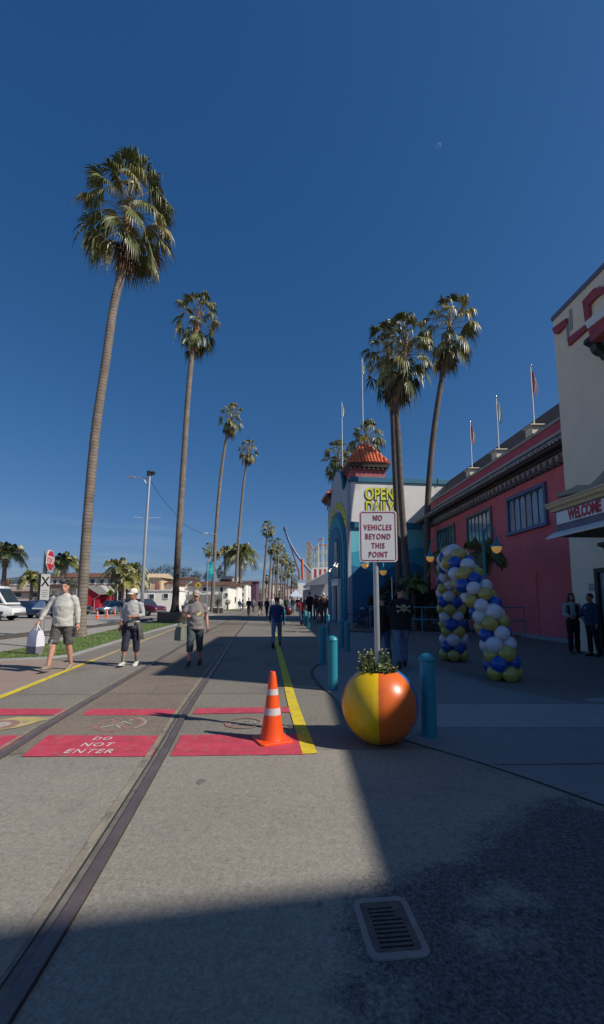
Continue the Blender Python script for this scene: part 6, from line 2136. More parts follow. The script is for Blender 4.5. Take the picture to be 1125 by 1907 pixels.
blist.sort(key=lambda t: (t[0] - Vector((0, 0, H))).length)
org = ar.location
vis = sorted(range(len(blist)), key=lambda i: (blist[i][0] - Vector((0, 0, H))).length - 2.2 * max(0, (Vector((0, 0, H)) - blist[i][0]).normalized().dot(blist[i][1])) * .6)
# the hundred that face the promenade most are single balloons, the rest one part behind them
score = sorted(range(len(blist)), key=lambda i: -(Vector((0, 0, H)) - blist[i][0]).normalized().dot(blist[i][1]))
first = set(score[:100])
mb_r = MB()
for i, (c, o, r, m_) in enumerate(blist):
    if i in first:
        mb = MB(); balloon(mb, c - org, o, r); mb.build('balloon', m_, ar, smooth=180)
    else:
        st = len(mb_r.f)
        balloon(mb_r, c - org, o, r)
        k = [GOLDB, WHITEB, BLUEB].index(m_)
        for q in range(st, len(mb_r.f)): mb_r.m[q] = k
ro = mb_r.build('balloon', [GOLDB, WHITEB, BLUEB], ar, smooth=180); ro['kind'] = 'stuff'
mb = MB(); mb.tube([v - org for v in bp_], .012, 6); mb.build('arch_pole', STEEL, ar, smooth=60)
for c in (na, fa_):
    mb = MB(); mb.lathe([(.17, 0), (.17, .03), (.05, .05)], 20, c=tuple(c - org)); mb.build('base_plate', BLACK, ar, smooth=40)

# ------------------------------------------------------------------ teal railing, lamps, bicycles
def railing(label, pts, h=1.1):
    base = pts[0]
    root = thing('railing', label, 'railing', base)
    loc = [p - base for p in pts]
    mb = MB()
    for z in (h, h * .56): mb.tube([p + Vector((0, 0, z)) for p in loc], .024, 8)
    mb.build('rail', TEAL, root, smooth=60)
    for i in range(len(loc) - 1):
        n_ = max(1, int((loc[i + 1] - loc[i]).length / 1.9))
        for k in range(n_ + (i == len(loc) - 2)):
            p = loc[i].lerp(loc[i + 1], k / n_)
            mb = MB(); mb.tube([p, p + Vector((0, 0, h))], .024, 8); mb.tube([p, p + Vector((0, 0, .012))], .06, 8); mb.build('post', TEAL, root, smooth=60)
    return root


r0, r1_, r2_ = G(690, 1178), G(787, 1183), G(978, 1187)
railing('teal pipe railing in front of the shaded planting and the pink wall', [r0, r1_, r2_], 1.2)
kq = [p + Vector((0, .22, 0)) for p in (G(640, 1176), r0, r1_, G(900, 1186), G(976, 1189))]
ribbon('kerb', kq, .25, .13, mat('red_kerb', (0.24, 0.16, 0.15), 0.85, 0.12, 4), h=.13)
sheet('planting_bed', [r0 + Vector((-1, .3, 0)), r1_ + Vector((0, .3, 0)), r2_ + Vector((0, .3, 0)), Vector((8.6, 29, 0)), Vector((3.8, 29.5, 0))], 0.03, SOIL)


def lamp_post(label, base, h, arms, group):
    """post with swan-neck arms; arms: (dx, dy, drop)"""
    root = thing('lamp_post', label, 'street lamp', base, 0, group)
    mb = MB(); mb.lathe([(.11, 0), (.11, .1), (.07, .16), (.06, .6), (.05, h - .15), (.065, h - .12), (.065, h), (.03, h + .07), (0, h + .09)], 14); mb.build('post', TEAL, root, smooth=50)
    for dx, dy, zl in arms:
        v = Vector((dx, dy, 0))
        L = v.length
        pts = smooth_path([Vector((0, 0, h - .25)), v * .25 + Vector((0, 0, h + .12)), v * .6 + Vector((0, 0, h + .22)), v * .92 + Vector((0, 0, h + .02)), v + Vector((0, 0, zl + .42))], 5)
        mb = MB(); mb.tube(pts, .022, 7); mb.build('arm', TEAL, root, smooth=60)
        mb = MB(); mb.lathe([(.03, .46), (.045, .40), (.05, .30), (.10, .22), (.19, .15), (.215, .12), (.215, .10), (.16, .11)], 18, c=(dx, dy, zl), caps=False); hd_ = mb.build('lamp_hood', TEAL, root, smooth=50)
        mb = MB(); mb.lathe([(.165, .11), (.16, .04), (.13, -.04), (.07, -.10), (.0, -.12)], 18, c=(dx, dy, zl), caps=False); mb.build('globe', AMBER, hd_, smooth=180)
    return root


GL = 'teal lamp posts with amber globes'
b = gb(906, 14.3); b2 = P(925, 1024, 14.3)
lamp_post('teal lamp post with its globe hanging right, before the pink wall', b, P(906, 990, 14.3).z, [(b2.x - b.x, 0, b2.z)], GL)
b = gb(826, 18.5); b2 = P(800, 1042, 18.5)
lamp_post('teal lamp post with its globe hanging left, in front of the curved palm', b, P(826, 1012, 18.5).z, [(b2.x - b.x, -.1, b2.z)], GL)
b = gb(698, 19.5); b2 = P(680, 1054, 19.5); b3 = P(716, 1066, 19.5)
lamp_post('double teal lamp post half hidden behind the white traffic sign', b, P(698, 1040, 19.5).z, [(b2.x - b.x, 0, b2.z), (b3.x - b.x, .3, b3.z)], GL)
# plain thin pole in the planting
b = gb(731, 21.5)
tpz = P(731, 1076, 21.5).z
pr = thing('pole', 'thin pale pole standing in the shade between sign post and palm trunks', 'pole', b)
mb = MB(); mb.tube([(0, 0, 0), (0, 0, tpz)], .035, 8); mb.build('post', STEEL, pr, smooth=60)
mb = MB(); mb.ball((0, 0, tpz), .05); mb.build('cap', STEEL, pr, smooth=180)


def bicycle(label, loc, rz, paint, group):
    root = thing('bicycle', label, 'bicycle', loc, rz, group)
    R0 = .34
    for x in (-.52, .52):
        mb = MB()
        cpts = [(x + R0 * math.cos(2 * PI * i / 24), 0, R0 + R0 * math.sin(2 * PI * i / 24)) for i in range(25)]
        mb.tube(cpts, .02, 6, up=(0, 1, 0)); w_ = mb.build('wheel', RUBBER, root, smooth=60)
        mb = MB()
        for i in range(14):
            a = 2 * PI * i / 14
            mb.tube([(x, (.02 if i % 2 else -.02), R0), (x + (R0 - .02) * math.cos(a), 0, R0 + (R0 - .02) * math.sin(a))], .002, 3)
        mb.tube([(x, -.04, R0), (x, .04, R0)], .02, 8); mb.build('spokes', CHROME, w_)
    mb = MB()
    S, C, Hd, Rr, Ft = (-.16, 0, .80), (-.06, 0, .30), (.36, 0, .78), (-.52, 0, R0), (.52, 0, R0)
    for a, b_, r in ((S, C, .016), (C, Hd, .02), (S, (.34, 0, .84), .016), (S, Rr, .009), (C, Rr, .011), ((.35, 0, .90), (.40, 0, .68), .018), ((.40, 0, .68), Ft, .013)): mb.tube([a, b_], r, 7)
    mb.build('frame', paint, root, smooth=60)
    mb = MB(); mb.tube([(-.15, 0, .78), (-.19, 0, .92)], .013, 6); mb.tube([(-.33, 0, .95), (-.2, 0, .95), (-.05, 0, .94)], [(.08, .025), (.06, .03), (.015, .015)], 8); mb.build('saddle', BLACK, root, smooth=60)
    mb = MB(); mb.tube([(.35, 0, .88), (.33, 0, 1.0)], .013, 6); mb.tube([(.22, -.30, 1.02), (.33, -.2, 1.03), (.36, 0, 1.0), (.33, .2, 1.03), (.22, .30, 1.02)], .012, 6); mb.build('handlebar', CHROME, root, smooth=60)
    mb = MB(); mb.lathe([(.09, -.01), (.09, .01)], 14); mb.xf(Matrix.Translation((-.06, -.05, .30)) @ Matrix.Rotation(PI / 2, 4, 'X')); mb.tube([(-.06, -.06, .30), (.05, -.07, .16)], .01, 5); mb.tube([(-.06, .06, .30), (-.17, .07, .44)], .01, 5); mb.build('crank', CHROME, root)
    return root


GBK = 'bicycles parked in the shade by the blue wall'
for k, (px, py, rz, pm, lb) in enumerate([(662, 1152, 25, 'black', 'leftmost bicycle of the shaded row, toward the blue arch'), (672, 1157, 30, 'teal', 'second bicycle from the blue arch, teal framed'), (680, 1160, 200, 'black', 'third bicycle of the shaded row, turned the other way'), (689, 1164, 28, 'red', 'dark red bicycle of the shaded row'), (668, 1164, 12, 'black', 'front bicycle nearest the two close bollards'), (700, 1168, 195, 'black', 'bicycle just left of the sign post')]):
    pm_ = {'black': BLACK, 'teal': TEAL, 'red': mat('bike_red', (0.12, 0.01, 0.01), 0.35, 0.05, 5)}[pm]
    bicycle(lb, G(px, py), R(rz), pm_, GBK)

# ------------------------------------------------------------------ stop sign, street lamp, banner, warning signs, planters
b = G(74, 1221)
SY = b.y
ss = thing('stop_sign', 'red octagonal stop sign with crossing plate and small blue plate on a grey post', 'sign', b)
tz = P(86, 1026, SY).z
tx = P(86, 1026, SY).x - b.x
mb = MB(); mb.tube([(0, 0, 0), (tx * .5, 0, tz * .5), (tx * .9, 0, tz)], [.075, .06, .05], 10); mb.build('post', STEEL, ss, smooth=60)


def octa(r): return [(r * math.cos(PI / 8 + PI / 4 * i), r * math.sin(PI / 8 + PI / 4 * i)) for i in range(8)]


def sub(px, py): q = P(px, py, SY); return Vector((q.x - b.x, 0, q.z))


def disc(name, o, rz, outs, th, mats, parent):
    M = Matrix.Translation(o) @ Matrix.Rotation(rz, 4, 'Z')
    mb = MB()
    for i, (ol, y, t) in enumerate(outs):
        st_ = len(mb.v)
        mb.prism([(x, y, z) for x, z in ol], (0, t, 0), i)
        mb.xf(M, st_)
    return mb.build(name, mats, parent), M


SR = .31
c = sub(84.5, 1044) + Vector((.07, .02, 0))
fo, M = disc('sign_face', c, R(102), [(octa(SR), -.06, .02), (octa(SR * .93), -.064, .003)], 0, [SIGNWHITE, STOPRED], ss)
lettering('STOP', .30, M @ frameM((0, -.0665, 0), (1, 0, 0), (0, 0, 1)), SIGNWHITE, fo, depth=.001, bold=.006, sx=.72)
c = sub(80, 1047) + Vector((-.02, .06, 0))
disc('sign_back', c, R(-62), [(octa(SR), .03, .02)], 0, [mat('sign_back_grey', (0.17, 0.17, 0.17), 0.5, 0.1, 6, metal=.3)], ss)
c = sub(85.5, 1093) + Vector((0, -.02, 0))
w_, h_ = .215, .70
bx, M = disc('crossing_plate', c, R(20), [(rrect(w_, h_, .01, 2), -.05, .014)], 0, [mat('plate_white', (0.55, 0.55, 0.52), 0.5, 0.06, 6)], ss)
lettering('X', .36, M @ frameM((0, -.053, .13), (1, 0, 0), (0, 0, 1)), BLACK, bx, depth=.001, bold=.006, sx=.75)
mb = MB()
for q in range(4): mb.box((0, -.053, -.1 - .055 * q), (.15 - .02 * (q % 2), .003, .014))
mb.xf(M); mb.build('small_print', mat('print_grey', (0.22, 0.22, 0.22), 0.6, 0.1, 9), bx)
c = sub(76, 1094) + Vector((.0, .0, 0))
mb = MB(); mb.box(tuple(c), (.09, .16, .70)); mb.build('signal_box', mat('box_dark', (0.05, 0.05, 0.05), 0.6, 0.1, 5), ss, bevel=.01)
c = sub(75.5, 1127) + Vector((0, -.09, 0))
mb = MB(); mb.prism([(c.x - .17, c.y, c.z - .075), (c.x + .15, c.y, c.z - .075), (c.x + .15, c.y, c.z + .12), (c.x + .02, c.y, c.z + .12)], (0, .012, 0)); bp2 = mb.build('blue_plate', mat('plate_blue', (0.13, 0.22, 0.40), 0.5, 0.2, 20), ss)
mb = MB(); mb.bb(c.x - .17, c.x + .15, c.y - .004, c.y - .001, c.z - .105, c.z - .07); mb.build('plate_edge', SIGNWHITE, bp2)

LY = 39.75
b = gb(264, LY)
lp = thing('street_lamp', 'tall pale street lamp pole with one arm and loudspeakers on top', 'street lamp', b)
tp = P(279, 884, LY)
mid = P(271, 1000, LY)
mb = MB(); mb.tube([(0, 0, 0), mid - b, tp - b], [.17, .15, .115], 12); mb.build('pole', STEEL, lp, smooth=60)
aj, ah = P(277, 892, LY) - b, P(236, 889, LY) - b
am = P(252, 889, LY) - b
mb = MB(); mb.tube([aj, aj.lerp(am, .5) + Vector((0, 0, .04)), am], .055, 8); mb.tube([P(276, 905, LY) - b, P(268, 893, LY) - b], .035, 6); mb.build('arm', STEEL, lp, smooth=60)
mb = MB(); mb.tube([am, am.lerp(ah, .35) + Vector((0, 0, .03)), ah], [(.10, .06), (.18, .10), (.10, .05)], 10); mb.build('lamp_head', STEEL, lp, smooth=60)
mb = MB(); q = tp - b
mb.box((q.x - .05, 0, q.z + .12), (.36, .4, .46)); mb.lathe([(.10, -.1), (.22, .22), (.20, .22), (.08, -.08)], 12, c=(q.x + .34, 0, q.z + .05)); mb.build('loudspeaker', mat('speaker_dark', (0.03, 0.035, 0.032), 0.5, 0.1, 5), lp, bevel=.03)
mb = MB(); mb.tube([P(249, 963, LY) - b, P(274, 965, LY) - b, P(299, 963.5, LY) - b], .025, 6); mb.build('banner_arm', WHITE, lp, smooth=60)
mb = MB(); pts = smooth_path([P(281, 895, LY), P(300, 925, 43), P(322, 952, 46.5), P(345, 977, 50.5), P(374, 992, 55), P(399, 996, 59.6)], 8); mb.tube(pts, .022, 5)
tag(mb.build('overhead_cable', BLACK, smooth=60), 'thin black cable sagging from the street lamp to the slim palm trunk', 'cable')
b = P(383, 994, 58.5)
fl_ = thing('floodlight', 'small white floodlight on a short bracket at the slim palm trunk', 'lamp', P(401, 995, 59.7))
q = b - fl_.location
mb = MB(); mb.tube([(0, 0, 0), q * .6, q], .05, 6); mb.build('bracket', STEEL, fl_, smooth=60)
mb = MB(); mb.tube([q + Vector((-.25, 0, .05)), q + Vector((.25, 0, .05))], [(.12, .08), (.12, .1)], 8); mb.build('lamp_head', SIGNWHITE, fl_, smooth=60)

b = gb(386, 55)
bn = thing('banner', 'teal street banner with a pale pattern on a pole in front of the white houses', 'banner', b)
q0, q1 = P(385, 1047, 55) - b, P(397.5, 1080, 55) - b
mb = MB(); mb.tube([(-.05, 0, 0), (-.05, 0, P(386, 1041, 55).z)], .07, 8); mb.build('pole', STEEL, bn, smooth=60)
mb = MB()
for j in range(6):
    for i in range(4):
        def bp3(i, j): return (q0.x + (q1.x - q0.x) * i / 4, .06 * math.sin(i * 1.3 + j * .7), q0.z + (q1.z - q0.z) * j / 6)
        mb.quad(bp3(i, j), bp3(i, j + 1), bp3(i + 1, j + 1), bp3(i + 1, j), 1 if j > 3 else (2 if (j in (1, 2) and i in (1, 2)) else 0))
clo = mb.build('banner_cloth', [mat('banner_teal', (0.03, 0.42, 0.47), 0.7, 0.1, 2), mat('banner_deep', (0.02, 0.22, 0.33), 0.7, 0.1, 2), mat('banner_pale', (0.10, 0.58, 0.62), 0.7, 0.1, 2)], bn, smooth=180)
mb = MB(); mb.tube([(0, 0, q0.z + .03), (q1.x + .1, 0, q0.z + .03)], .03, 6); mb.tube([(0, 0, q1.z - .03), (q1.x + .1, 0, q1.z - .03)], .03, 6); mb.build('bracket', STEEL, bn, smooth=60)


def diamond(label, px, py, r, Y, colr, mark, backing=None, group=None):
    b = gb(px, Y); q = P(px, py, Y)
    root = thing('warning_sign', label, 'sign', b, 0, group)
    mb = MB(); mb.tube([(0, .03, 0), (0, .03, q.z + r * .5)], .035, 8); mb.build('post', STEEL, root, smooth=60)
    mb = MB(); mb.prism([(r, 0, q.z), (0, 0, q.z + r), (-r, 0, q.z), (0, 0, q.z - r)], (0, .02, 0)); f_ = mb.build('sign_face', colr, root)
    mb = MB()
    if mark == 'walker':
        mb.ball((.02, -.012, q.z + r * .45), r * .10, n=8, m=5)
        for x0, z0_, x1, z1 in ((.0, .35, -.02, -.05), (-.02, -.05, -.22, -.5), (-.02, -.05, .18, -.5), (0, .25, .25, .0), (0, .25, -.25, .05)): mb.tube([(x0 * r, -.012, q.z + z0_ * r), (x1 * r, -.012, q.z + z1 * r)], r * .07, 5)
    else:
        mb.box((0, -.006, q.z), (r * .35, .008, r * .6))
    mb.build('symbol', BLACK, f_)
    return root


LIME = mat('sign_lime', (0.50, 0.60, 0.02), 0.4, 0.05, 5)
diamond('yellow diamond warning sign in front of the long white house', 368.5, 1090, .42, 48, mat('sign_amber', (0.62, 0.42, 0.06), 0.4, 0.05, 5), 'box')
diamond('lime-yellow diamond walker sign beside the capped man in the grey T-shirt', 363.5, 1106, .42, 46, LIME, 'walker')
diamond('lime-yellow diamond walker sign right of the red booth', 205, 1104, .46, 50, LIME, 'walker')

# planters at the palm feet
b = G(320, 1159)
pt_ = thing('stone_planter', 'low square brown stone planter round the foot of the second tall palm', 'planter', (b.x, 32.2, 0))
mb = MB(); w_ = 1.28
for x0, x1, y0, y1 in ((-w_, w_, -1.2, -.95), (-w_, w_, .95, 1.2), (-w_, -w_ + .25, -.947, .947), (w_ - .25, w_, -.947, .947)): mb.bb(x0, x1, y0, y1, 0, .66)
mb.build('wall', STONE, pt_, bevel=.02)
mb = MB(); mb.bb(-w_ + .26, w_ - .26, -.94, .94, .40, .56); mb.build('soil', SOIL, pt_)
b = G(406, 1142)
pt_ = thing('stone_planter', 'small dark box planter with a clipped plant beside the lawn end', 'planter', b)
mb = MB(); mb.bb(-.55, .55, -.5, .5, 0, .65); mb.build('wall', mat('planter_dark', (0.05, 0.04, 0.035), 0.9, 0.1, 5), pt_, bevel=.03)
far_tree(406, 1113, 16, 16, 51.5, 'dark round plant growing in the small box planter', 160, (GRN1, GREYD), 300, 'plant', 3, 'plant', None)

# ------------------------------------------------------------------ vehicles
TYRE = RUBBER


def wheel(parent, x, y, r, w, s):
    mb = MB(); mb.lathe([(r * .62, -w / 2), (r * .95, -w / 2), (r, -w * .3), (r, w * .3), (r * .95, w / 2), (r * .62, w / 2)], 18)
    mb.xf(Matrix.Translation((x, y, r)) @ Matrix.Rotation(PI / 2, 4, 'X')); wo = mb.build('wheel', TYRE, parent, smooth=40)
    mb = MB(); mb.lathe([(r * .62, -.01), (r * .5, .02), (r * .2, .0), (.0, .015)], 14, caps=False)
    for q in range(5):
        a = 2 * PI * q / 5; mb.tube([(0, 0, .02), (r * .58 * math.cos(a), r * .58 * math.sin(a), .02)], r * .08, 5)
    mb.xf(Matrix.Translation((x, y + s * w * .42, r)) @ Matrix.Rotation(-s * PI / 2, 4, 'X')); mb.build('rim', CHROME, wo, smooth=40)


def car(name, label, loc, rz, paint, L=4.5, W=1.8, Ht=1.45, kind='sedan', group=None, cat='car'):
    root = thing(name, label, cat, loc, rz, group)
    h, w = L / 2, W / 2
    belt = Ht * .62
    st = {'sedan': [(-h, .55, .66, .80), (-h + .08, .30, .80, .92), (-h * .62, .24, .86, 1.0), (0, .22, .88, 1.0), (h * .45, .24, .84, 1.0), (h * .85, .28, .74, .95), (h - .06, .34, .64, .86), (h, .42, .56, .78)],
          'suv': [(-h, .5, .95, .86), (-h + .08, .34, 1.05, .95), (-h * .6, .3, 1.07, 1.0), (0, .3, 1.06, 1.0), (h * .5, .3, 1.04, 1.0), (h * .88, .34, .95, .95), (h - .05, .40, .84, .88), (h, .48, .72, .8)],
          'van': [(-h, .4, 1.25, .95), (-h + .1, .34, 1.28, 1.0), (0, .34, 1.28, 1.0), (h * .55, .34, 1.26, 1.0), (h * .8, .36, 1.15, .98), (h - .08, .42, .95, .90), (h, .5, .75, .82)]}[kind]
    mb = MB()
    prof = []
    for (x, z0, z1, k) in st:
        a = w * k
        prof.append([(x, -a * .92, z0), (x, -a, z0 + .12), (x, -a, z1 - .14), (x, -a * .93, z1), (x, a * .93, z1), (x, a, z1 - .14), (x, a, z0 + .12), (x, a * .92, z0)])
    for r_ in prof: mb.v += r_
    for i in range(len(prof) - 1):
        for q in range(8):
            a, b_ = i * 8 + q, i * 8 + (q + 1) % 8
            mb.f.append((a, a + 8, b_ + 8, b_)); mb.m.append(0)
    mb.f.append(tuple(range(8))); mb.f.append(tuple(range(len(prof) * 8 - 1, len(prof) * 8 - 9, -1))); mb.m += [0, 0]
    body = mb.build('body', paint, root, smooth=35)
    zb0 = {'sedan': .86, 'suv': 1.04, 'van': 1.25}[kind] - .02
    cab = {'sedan': (-h * .78, h * .36, -h * .42, h * .02), 'suv': (-h * .97, h * .42, -h * .82, h * .1), 'van': (-h * .99, h * .84, -h * .97, h * .52)}[kind]
    tw = {'sedan': .74, 'suv': .8, 'van': .86}[kind]
    x0, x1, x2, x3 = cab
    wb = w * .95
    B = [Vector(v) for v in ((x0, -wb, zb0), (x1, -wb, zb0), (x1, wb, zb0), (x0, wb, zb0))]
    T = [Vector(v) for v in ((x2, -w * tw, Ht), (x3, -w * tw, Ht), (x3, w * tw, Ht), (x2, w * tw, Ht))]
    mb = MB(); mb.add(B + T, [(4, 5, 6, 7), (0, 1, 5, 4), (1, 2, 6, 5), (2, 3, 7, 6), (3, 0, 4, 7)])
    cb = mb.build('roof', paint, root, bevel=.05, smooth=40)

    def pane(a, b_, c, d, nm, u0=.05, u1=.95, v0=.10, v1=.86):
        def at(u, v): return a.lerp(b_, u).lerp(d.lerp(c, u), v)
        nrm = (b_ - a).cross(d - a).normalized() * .012
        mb = MB(); mb.quad(at(u0, v0) + nrm, at(u1, v0) + nrm, at(u1, v1) + nrm, at(u0, v1) + nrm)
        mb.build(nm, GLASS, root)
    pane(B[1], B[2], T[2], T[1], 'windscreen')
    if kind != 'van':
        pane(B[3], B[0], T[0], T[3], 'rear_window')
        for s in (0, 1):
            a, b_, c, d = ((B[0], B[1], T[1], T[0]), (B[2], B[3], T[3], T[2]))[s]
            pane(a, b_, c, d, 'side_window', .06, .47); pane(a, b_, c, d, 'side_window', .52, .92)
    else:
        for s in (0, 1):
            a, b_, c, d = ((B[0], B[1], T[1], T[0]), (B[2], B[3], T[3], T[2]))[s]
            u = (.66, .80, .84, .965) if s == 0 else (.20, .34, .035, .16)
            pane(a, b_, c, d, 'side_window', u[0], u[1], .06, .62); pane(a, b_, c, d, 'side_window', u[2], u[3], .06, .62)
            y = (-w - .006, w + .006)[s]
            mb = MB(); mb.bb(-h + .3, h * .78, min(y, y * .985), max(y, y * .985), .50, .72); mb.build('side_moulding', mat('dark_plastic', (0.04, 0.04, 0.042), 0.6, 0.1, 6), root)
    r = .34 if kind == 'suv' else (.35 if kind == 'van' else .31)
    for x in (-h * .60, h * .62):
        for s in (-1, 1): wheel(root, x, s * (w - .10), r, .21, s)
    for s in (-1, 1):
        mb = MB(); mb.ball((h - .07, s * w * .62, st[-1][2] + .01), .14, n=10, m=6, sq=(.5, 1.2, .55)); mb.build('headlight', SIGNWHITE, root, smooth=180)
        mb = MB(); mb.ball((-h + .05, s * w * .66, st[1][2] - .18), .13, n=10, m=6, sq=(.4, 1, .8)); mb.build('tail_light', STOPRED, root, smooth=180)
    for bx_ in (((h - .02, 0, st[-1][1] + .02), (.10, W * .74, .18)), ((-h + .02, 0, .48), (.10, W * .8, .18))):
        mb = MB(); mb.box(*bx_); mb.build('bumper', mat('bumper_grey', (0.10, 0.10, 0.105), 0.5, 0.1, 5), root, bevel=.03)
    return root


def paint(name, c, metal=.2): return mat(name, c, .22, .04, 2, coat=.6, metal=metal)


van_loc = G(12, 1156); van_loc.x -= 2.1
car('van', 'tall white delivery van at the left edge with dark side moulding', van_loc, R(4), paint('van_white', (0.72, 0.72, 0.72), 0), 5.9, 2.0, 2.62, 'van', cat='van')
GV = 'vehicles parked across the road'
car('car', 'dark blue hatchback parked right of the white van', G(64, 1151), R(-14), paint('car_blue', (0.015, 0.045, 0.16)), 4.2, 1.8, 1.5, 'suv', GV)
car('car', 'very dark SUV behind the stop sign post, beyond the blue hatchback', G(92, 1147) + Vector((.6, 2.5, 0)), R(-10), paint('car_black', (0.018, 0.02, 0.025)), 4.6, 1.85, 1.7, 'suv', GV)
car('car', 'silver grey sedan facing the row of orange cones', G(196, 1145) + Vector((0, 3, 0)), R(238), paint('car_silver', (0.25, 0.28, 0.32), .5), 4.5, 1.8, 1.42, 'sedan', GV)
car('car', 'dark red SUV behind the woman in the white cap', G(262, 1147) + Vector((0, 1, 0)), R(-28), paint('car_maroon', (0.11, 0.012, 0.022)), 4.6, 1.85, 1.72, 'suv', GV)
car('car', 'black pickup-sized car behind the stone planter', G(305, 1138) + Vector((0, 2, 0)), R(20), paint('car_dark', (0.03, 0.034, 0.04)), 4.8, 1.9, 1.7, 'suv', GV)
car('car', 'pale car just right of the second tall palm trunk', G(346, 1136), R(-40), paint('car_pale', (0.5, 0.5, 0.52)), 4.4, 1.8, 1.45, 'sedan', GV)
car('car', 'small black car beside the box planter', G(406, 1134), R(-30), paint('car_black2', (0.015, 0.015, 0.018)), 4.2, 1.8, 1.5, 'suv', GV)
car('car', 'white SUV far behind the blue hatchback', G(108, 1137), R(-8), paint('car_white', (0.66, 0.66, 0.66), 0), 4.6, 1.85, 1.7, 'suv', GV)
car('car', 'mid-blue car behind the silver sedan', G(222, 1139), R(-20), paint('car_midblue', (0.05, 0.10, 0.2)), 4.4, 1.8, 1.6, 'suv', GV)
car('car', 'silver car far behind, between van and stop sign', G(48, 1138), R(-6), paint('car_grey', (0.35, 0.36, 0.38), .4), 4.4, 1.8, 1.5, 'sedan', GV)

# red booth
BYr = 66
x0, x1 = P(160, 1110, BYr).x, P(203, 1110, BYr).x
bt = thing('booth', 'small bright red wooden booth with a slanted grey roof across the road', 'booth', ((x0 + x1) / 2, BYr, 0))
w_ = (x1 - x0) / 2
BR = mat('booth_red', (0.42, 0.012, 0.03), 0.7, 0.1, 2)
zA, zB = P(160, 1092, BYr).z, P(185, 1108, BYr).z
mb = MB(); mb.prism([(-w_, 0, 0), (w_ * .2, 0, 0), (w_ * .2, 0, zB), (-w_, 0, zA)], (0, 3, 0)); mb.bb(w_ * .2, w_ * .95, .7, 3, 0, zB - .1); mb.build('wall', BR, bt)
mb = MB(); mb.prism([(-w_ - .15, -.25, zA + .12), (w_ * .22, -.35, zB + .05), (w_ + .15, -.35, zB + .12), (w_ * .25, -.25, zA + .2)], (0, 3.5, -.03)); mb.build('roof', mat('booth_roof', (0.35, 0.34, 0.31), 0.8, 0.1, 3), bt)
mb = MB(); mb.tube([(-w_ * .2, -.15, 0), (-w_ * .2, -.15, zB * .78), (w_ * .3, -.3, zB)], .06, 7); mb.build('post', mat('booth_pole', (0.55, 0.25, 0.25), 0.6, 0.1, 4), bt, smooth=60)
mb = MB(); mb.bb(w_ * .3, w_ * .8, .66, .697, zB * .35, zB * .72); mb.build('hatch', mat('booth_dark', (0.10, 0.01, 0.015), 0.7, 0.1, 2), bt)

# ------------------------------------------------------------------ rides, stand and tent down the promenade
RYd = 95
rb_ = gb(568, RYd)
rd = thing('thrill_ride', 'tall thrill ride with a long blue boom, red strut and orange column', 'ride', rb_)
at = lambda px, py, Y=RYd: P(px, py, Y) - rb_
mb = MB(); mb.tube(smooth_path([at(531, 985), at(536, 1002), at(546, 1022), at(560, 1043), at(580, 1066)], 4), [(.20, .27)] * 17, 8); mb.tube([at(530.5, 982), at(531.5, 988)], .42, 8); mb.build('boom', mat('ride_blue', (0.07, 0.15, 0.27), 0.4, 0.08, 1), rd, smooth=50)
mb = MB(); mb.tube([at(538, 1007), at(557, 1066), at(557, 1080)], .17, 7); mb.build('strut', mat('ride_red', (0.15, 0.045, 0.075), 0.5, 0.1, 1), rd, smooth=50)
mb = MB(); mb.tube([at(563, 1041), at(564, 1080)], .33, 10); mb.build('column', mat('ride_orange', (0.65, 0.13, 0.05), 0.5, 0.1, 1), rd, smooth=50)
mb = MB(); q = at(561, 1095); mb.box((q.x, 0, q.z / 2), (2.0, 2, q.z + 2), taper=.75); mb.build('base', WHITE, rd, bevel=.05)

cb0 = gb(596, 150)
co = thing('roller_coaster', 'pale wooden roller coaster trestle rising behind the striped stand', 'roller coaster', cb0)
at = lambda px, py, Y=150: P(px, py, Y) - cb0
fr, tr = MB(), MB()
for dy in (0, 3.0):
    D = Vector((0, dy, 0))
    xs = [571 + 4.6 * k for k in range(11)]
    tops = [1013, 1010, 1018, 1026, 1022, 1017, 1015, 1015, 1015, 1016, 1016]
    for k, (x, t) in enumerate(zip(xs, tops)):
        b_ = at(x, 1100) + D; b_.z = 0
        fr.tube([b_, at(x, t) + D], .10, 4)
        if k:
            for zz in range(4):
                fr.tube([at(xs[k - 1], tops[k - 1] + 22 * zz + 4) + D, at(x, t + 22 * zz + 20) + D], .09, 3)
                fr.tube([at(xs[k - 1], tops[k - 1] + 22 * zz + 20) + D, at(x, t + 22 * zz + 20) + D], .09, 3)
    tr.tube([at(x, t - 1) + D for x, t in zip(xs, tops)], .17, 5)
for k in range(len(xs)): fr.tube([at(xs[k], tops[k]), at(xs[k], tops[k]) + Vector((0, 3, 0))], .1, 4)
fr.build('trestle', mat('trestle_pale', (0.38, 0.40, 0.33), 0.8, 0.15, 1), co)
tr.build('track', mat('coaster_track', (0.40, 0.16, 0.10), 0.6, 0.1, 1), co)
mb = MB()
for x in (573, 577): mb.tube([at(x, 1100), at(x, 1008)], .13, 4)
for k in range(9): mb.tube([at(573, 1090 - 9 * k), at(577, 1081 - 9 * k)], .12, 4); mb.tube([at(577, 1090 - 9 * k), at(573, 1081 - 9 * k)], .12, 4)
mb.build('lift_tower', mat('tower_ochre', (0.36, 0.25, 0.08), 0.7, 0.15, 1), co)
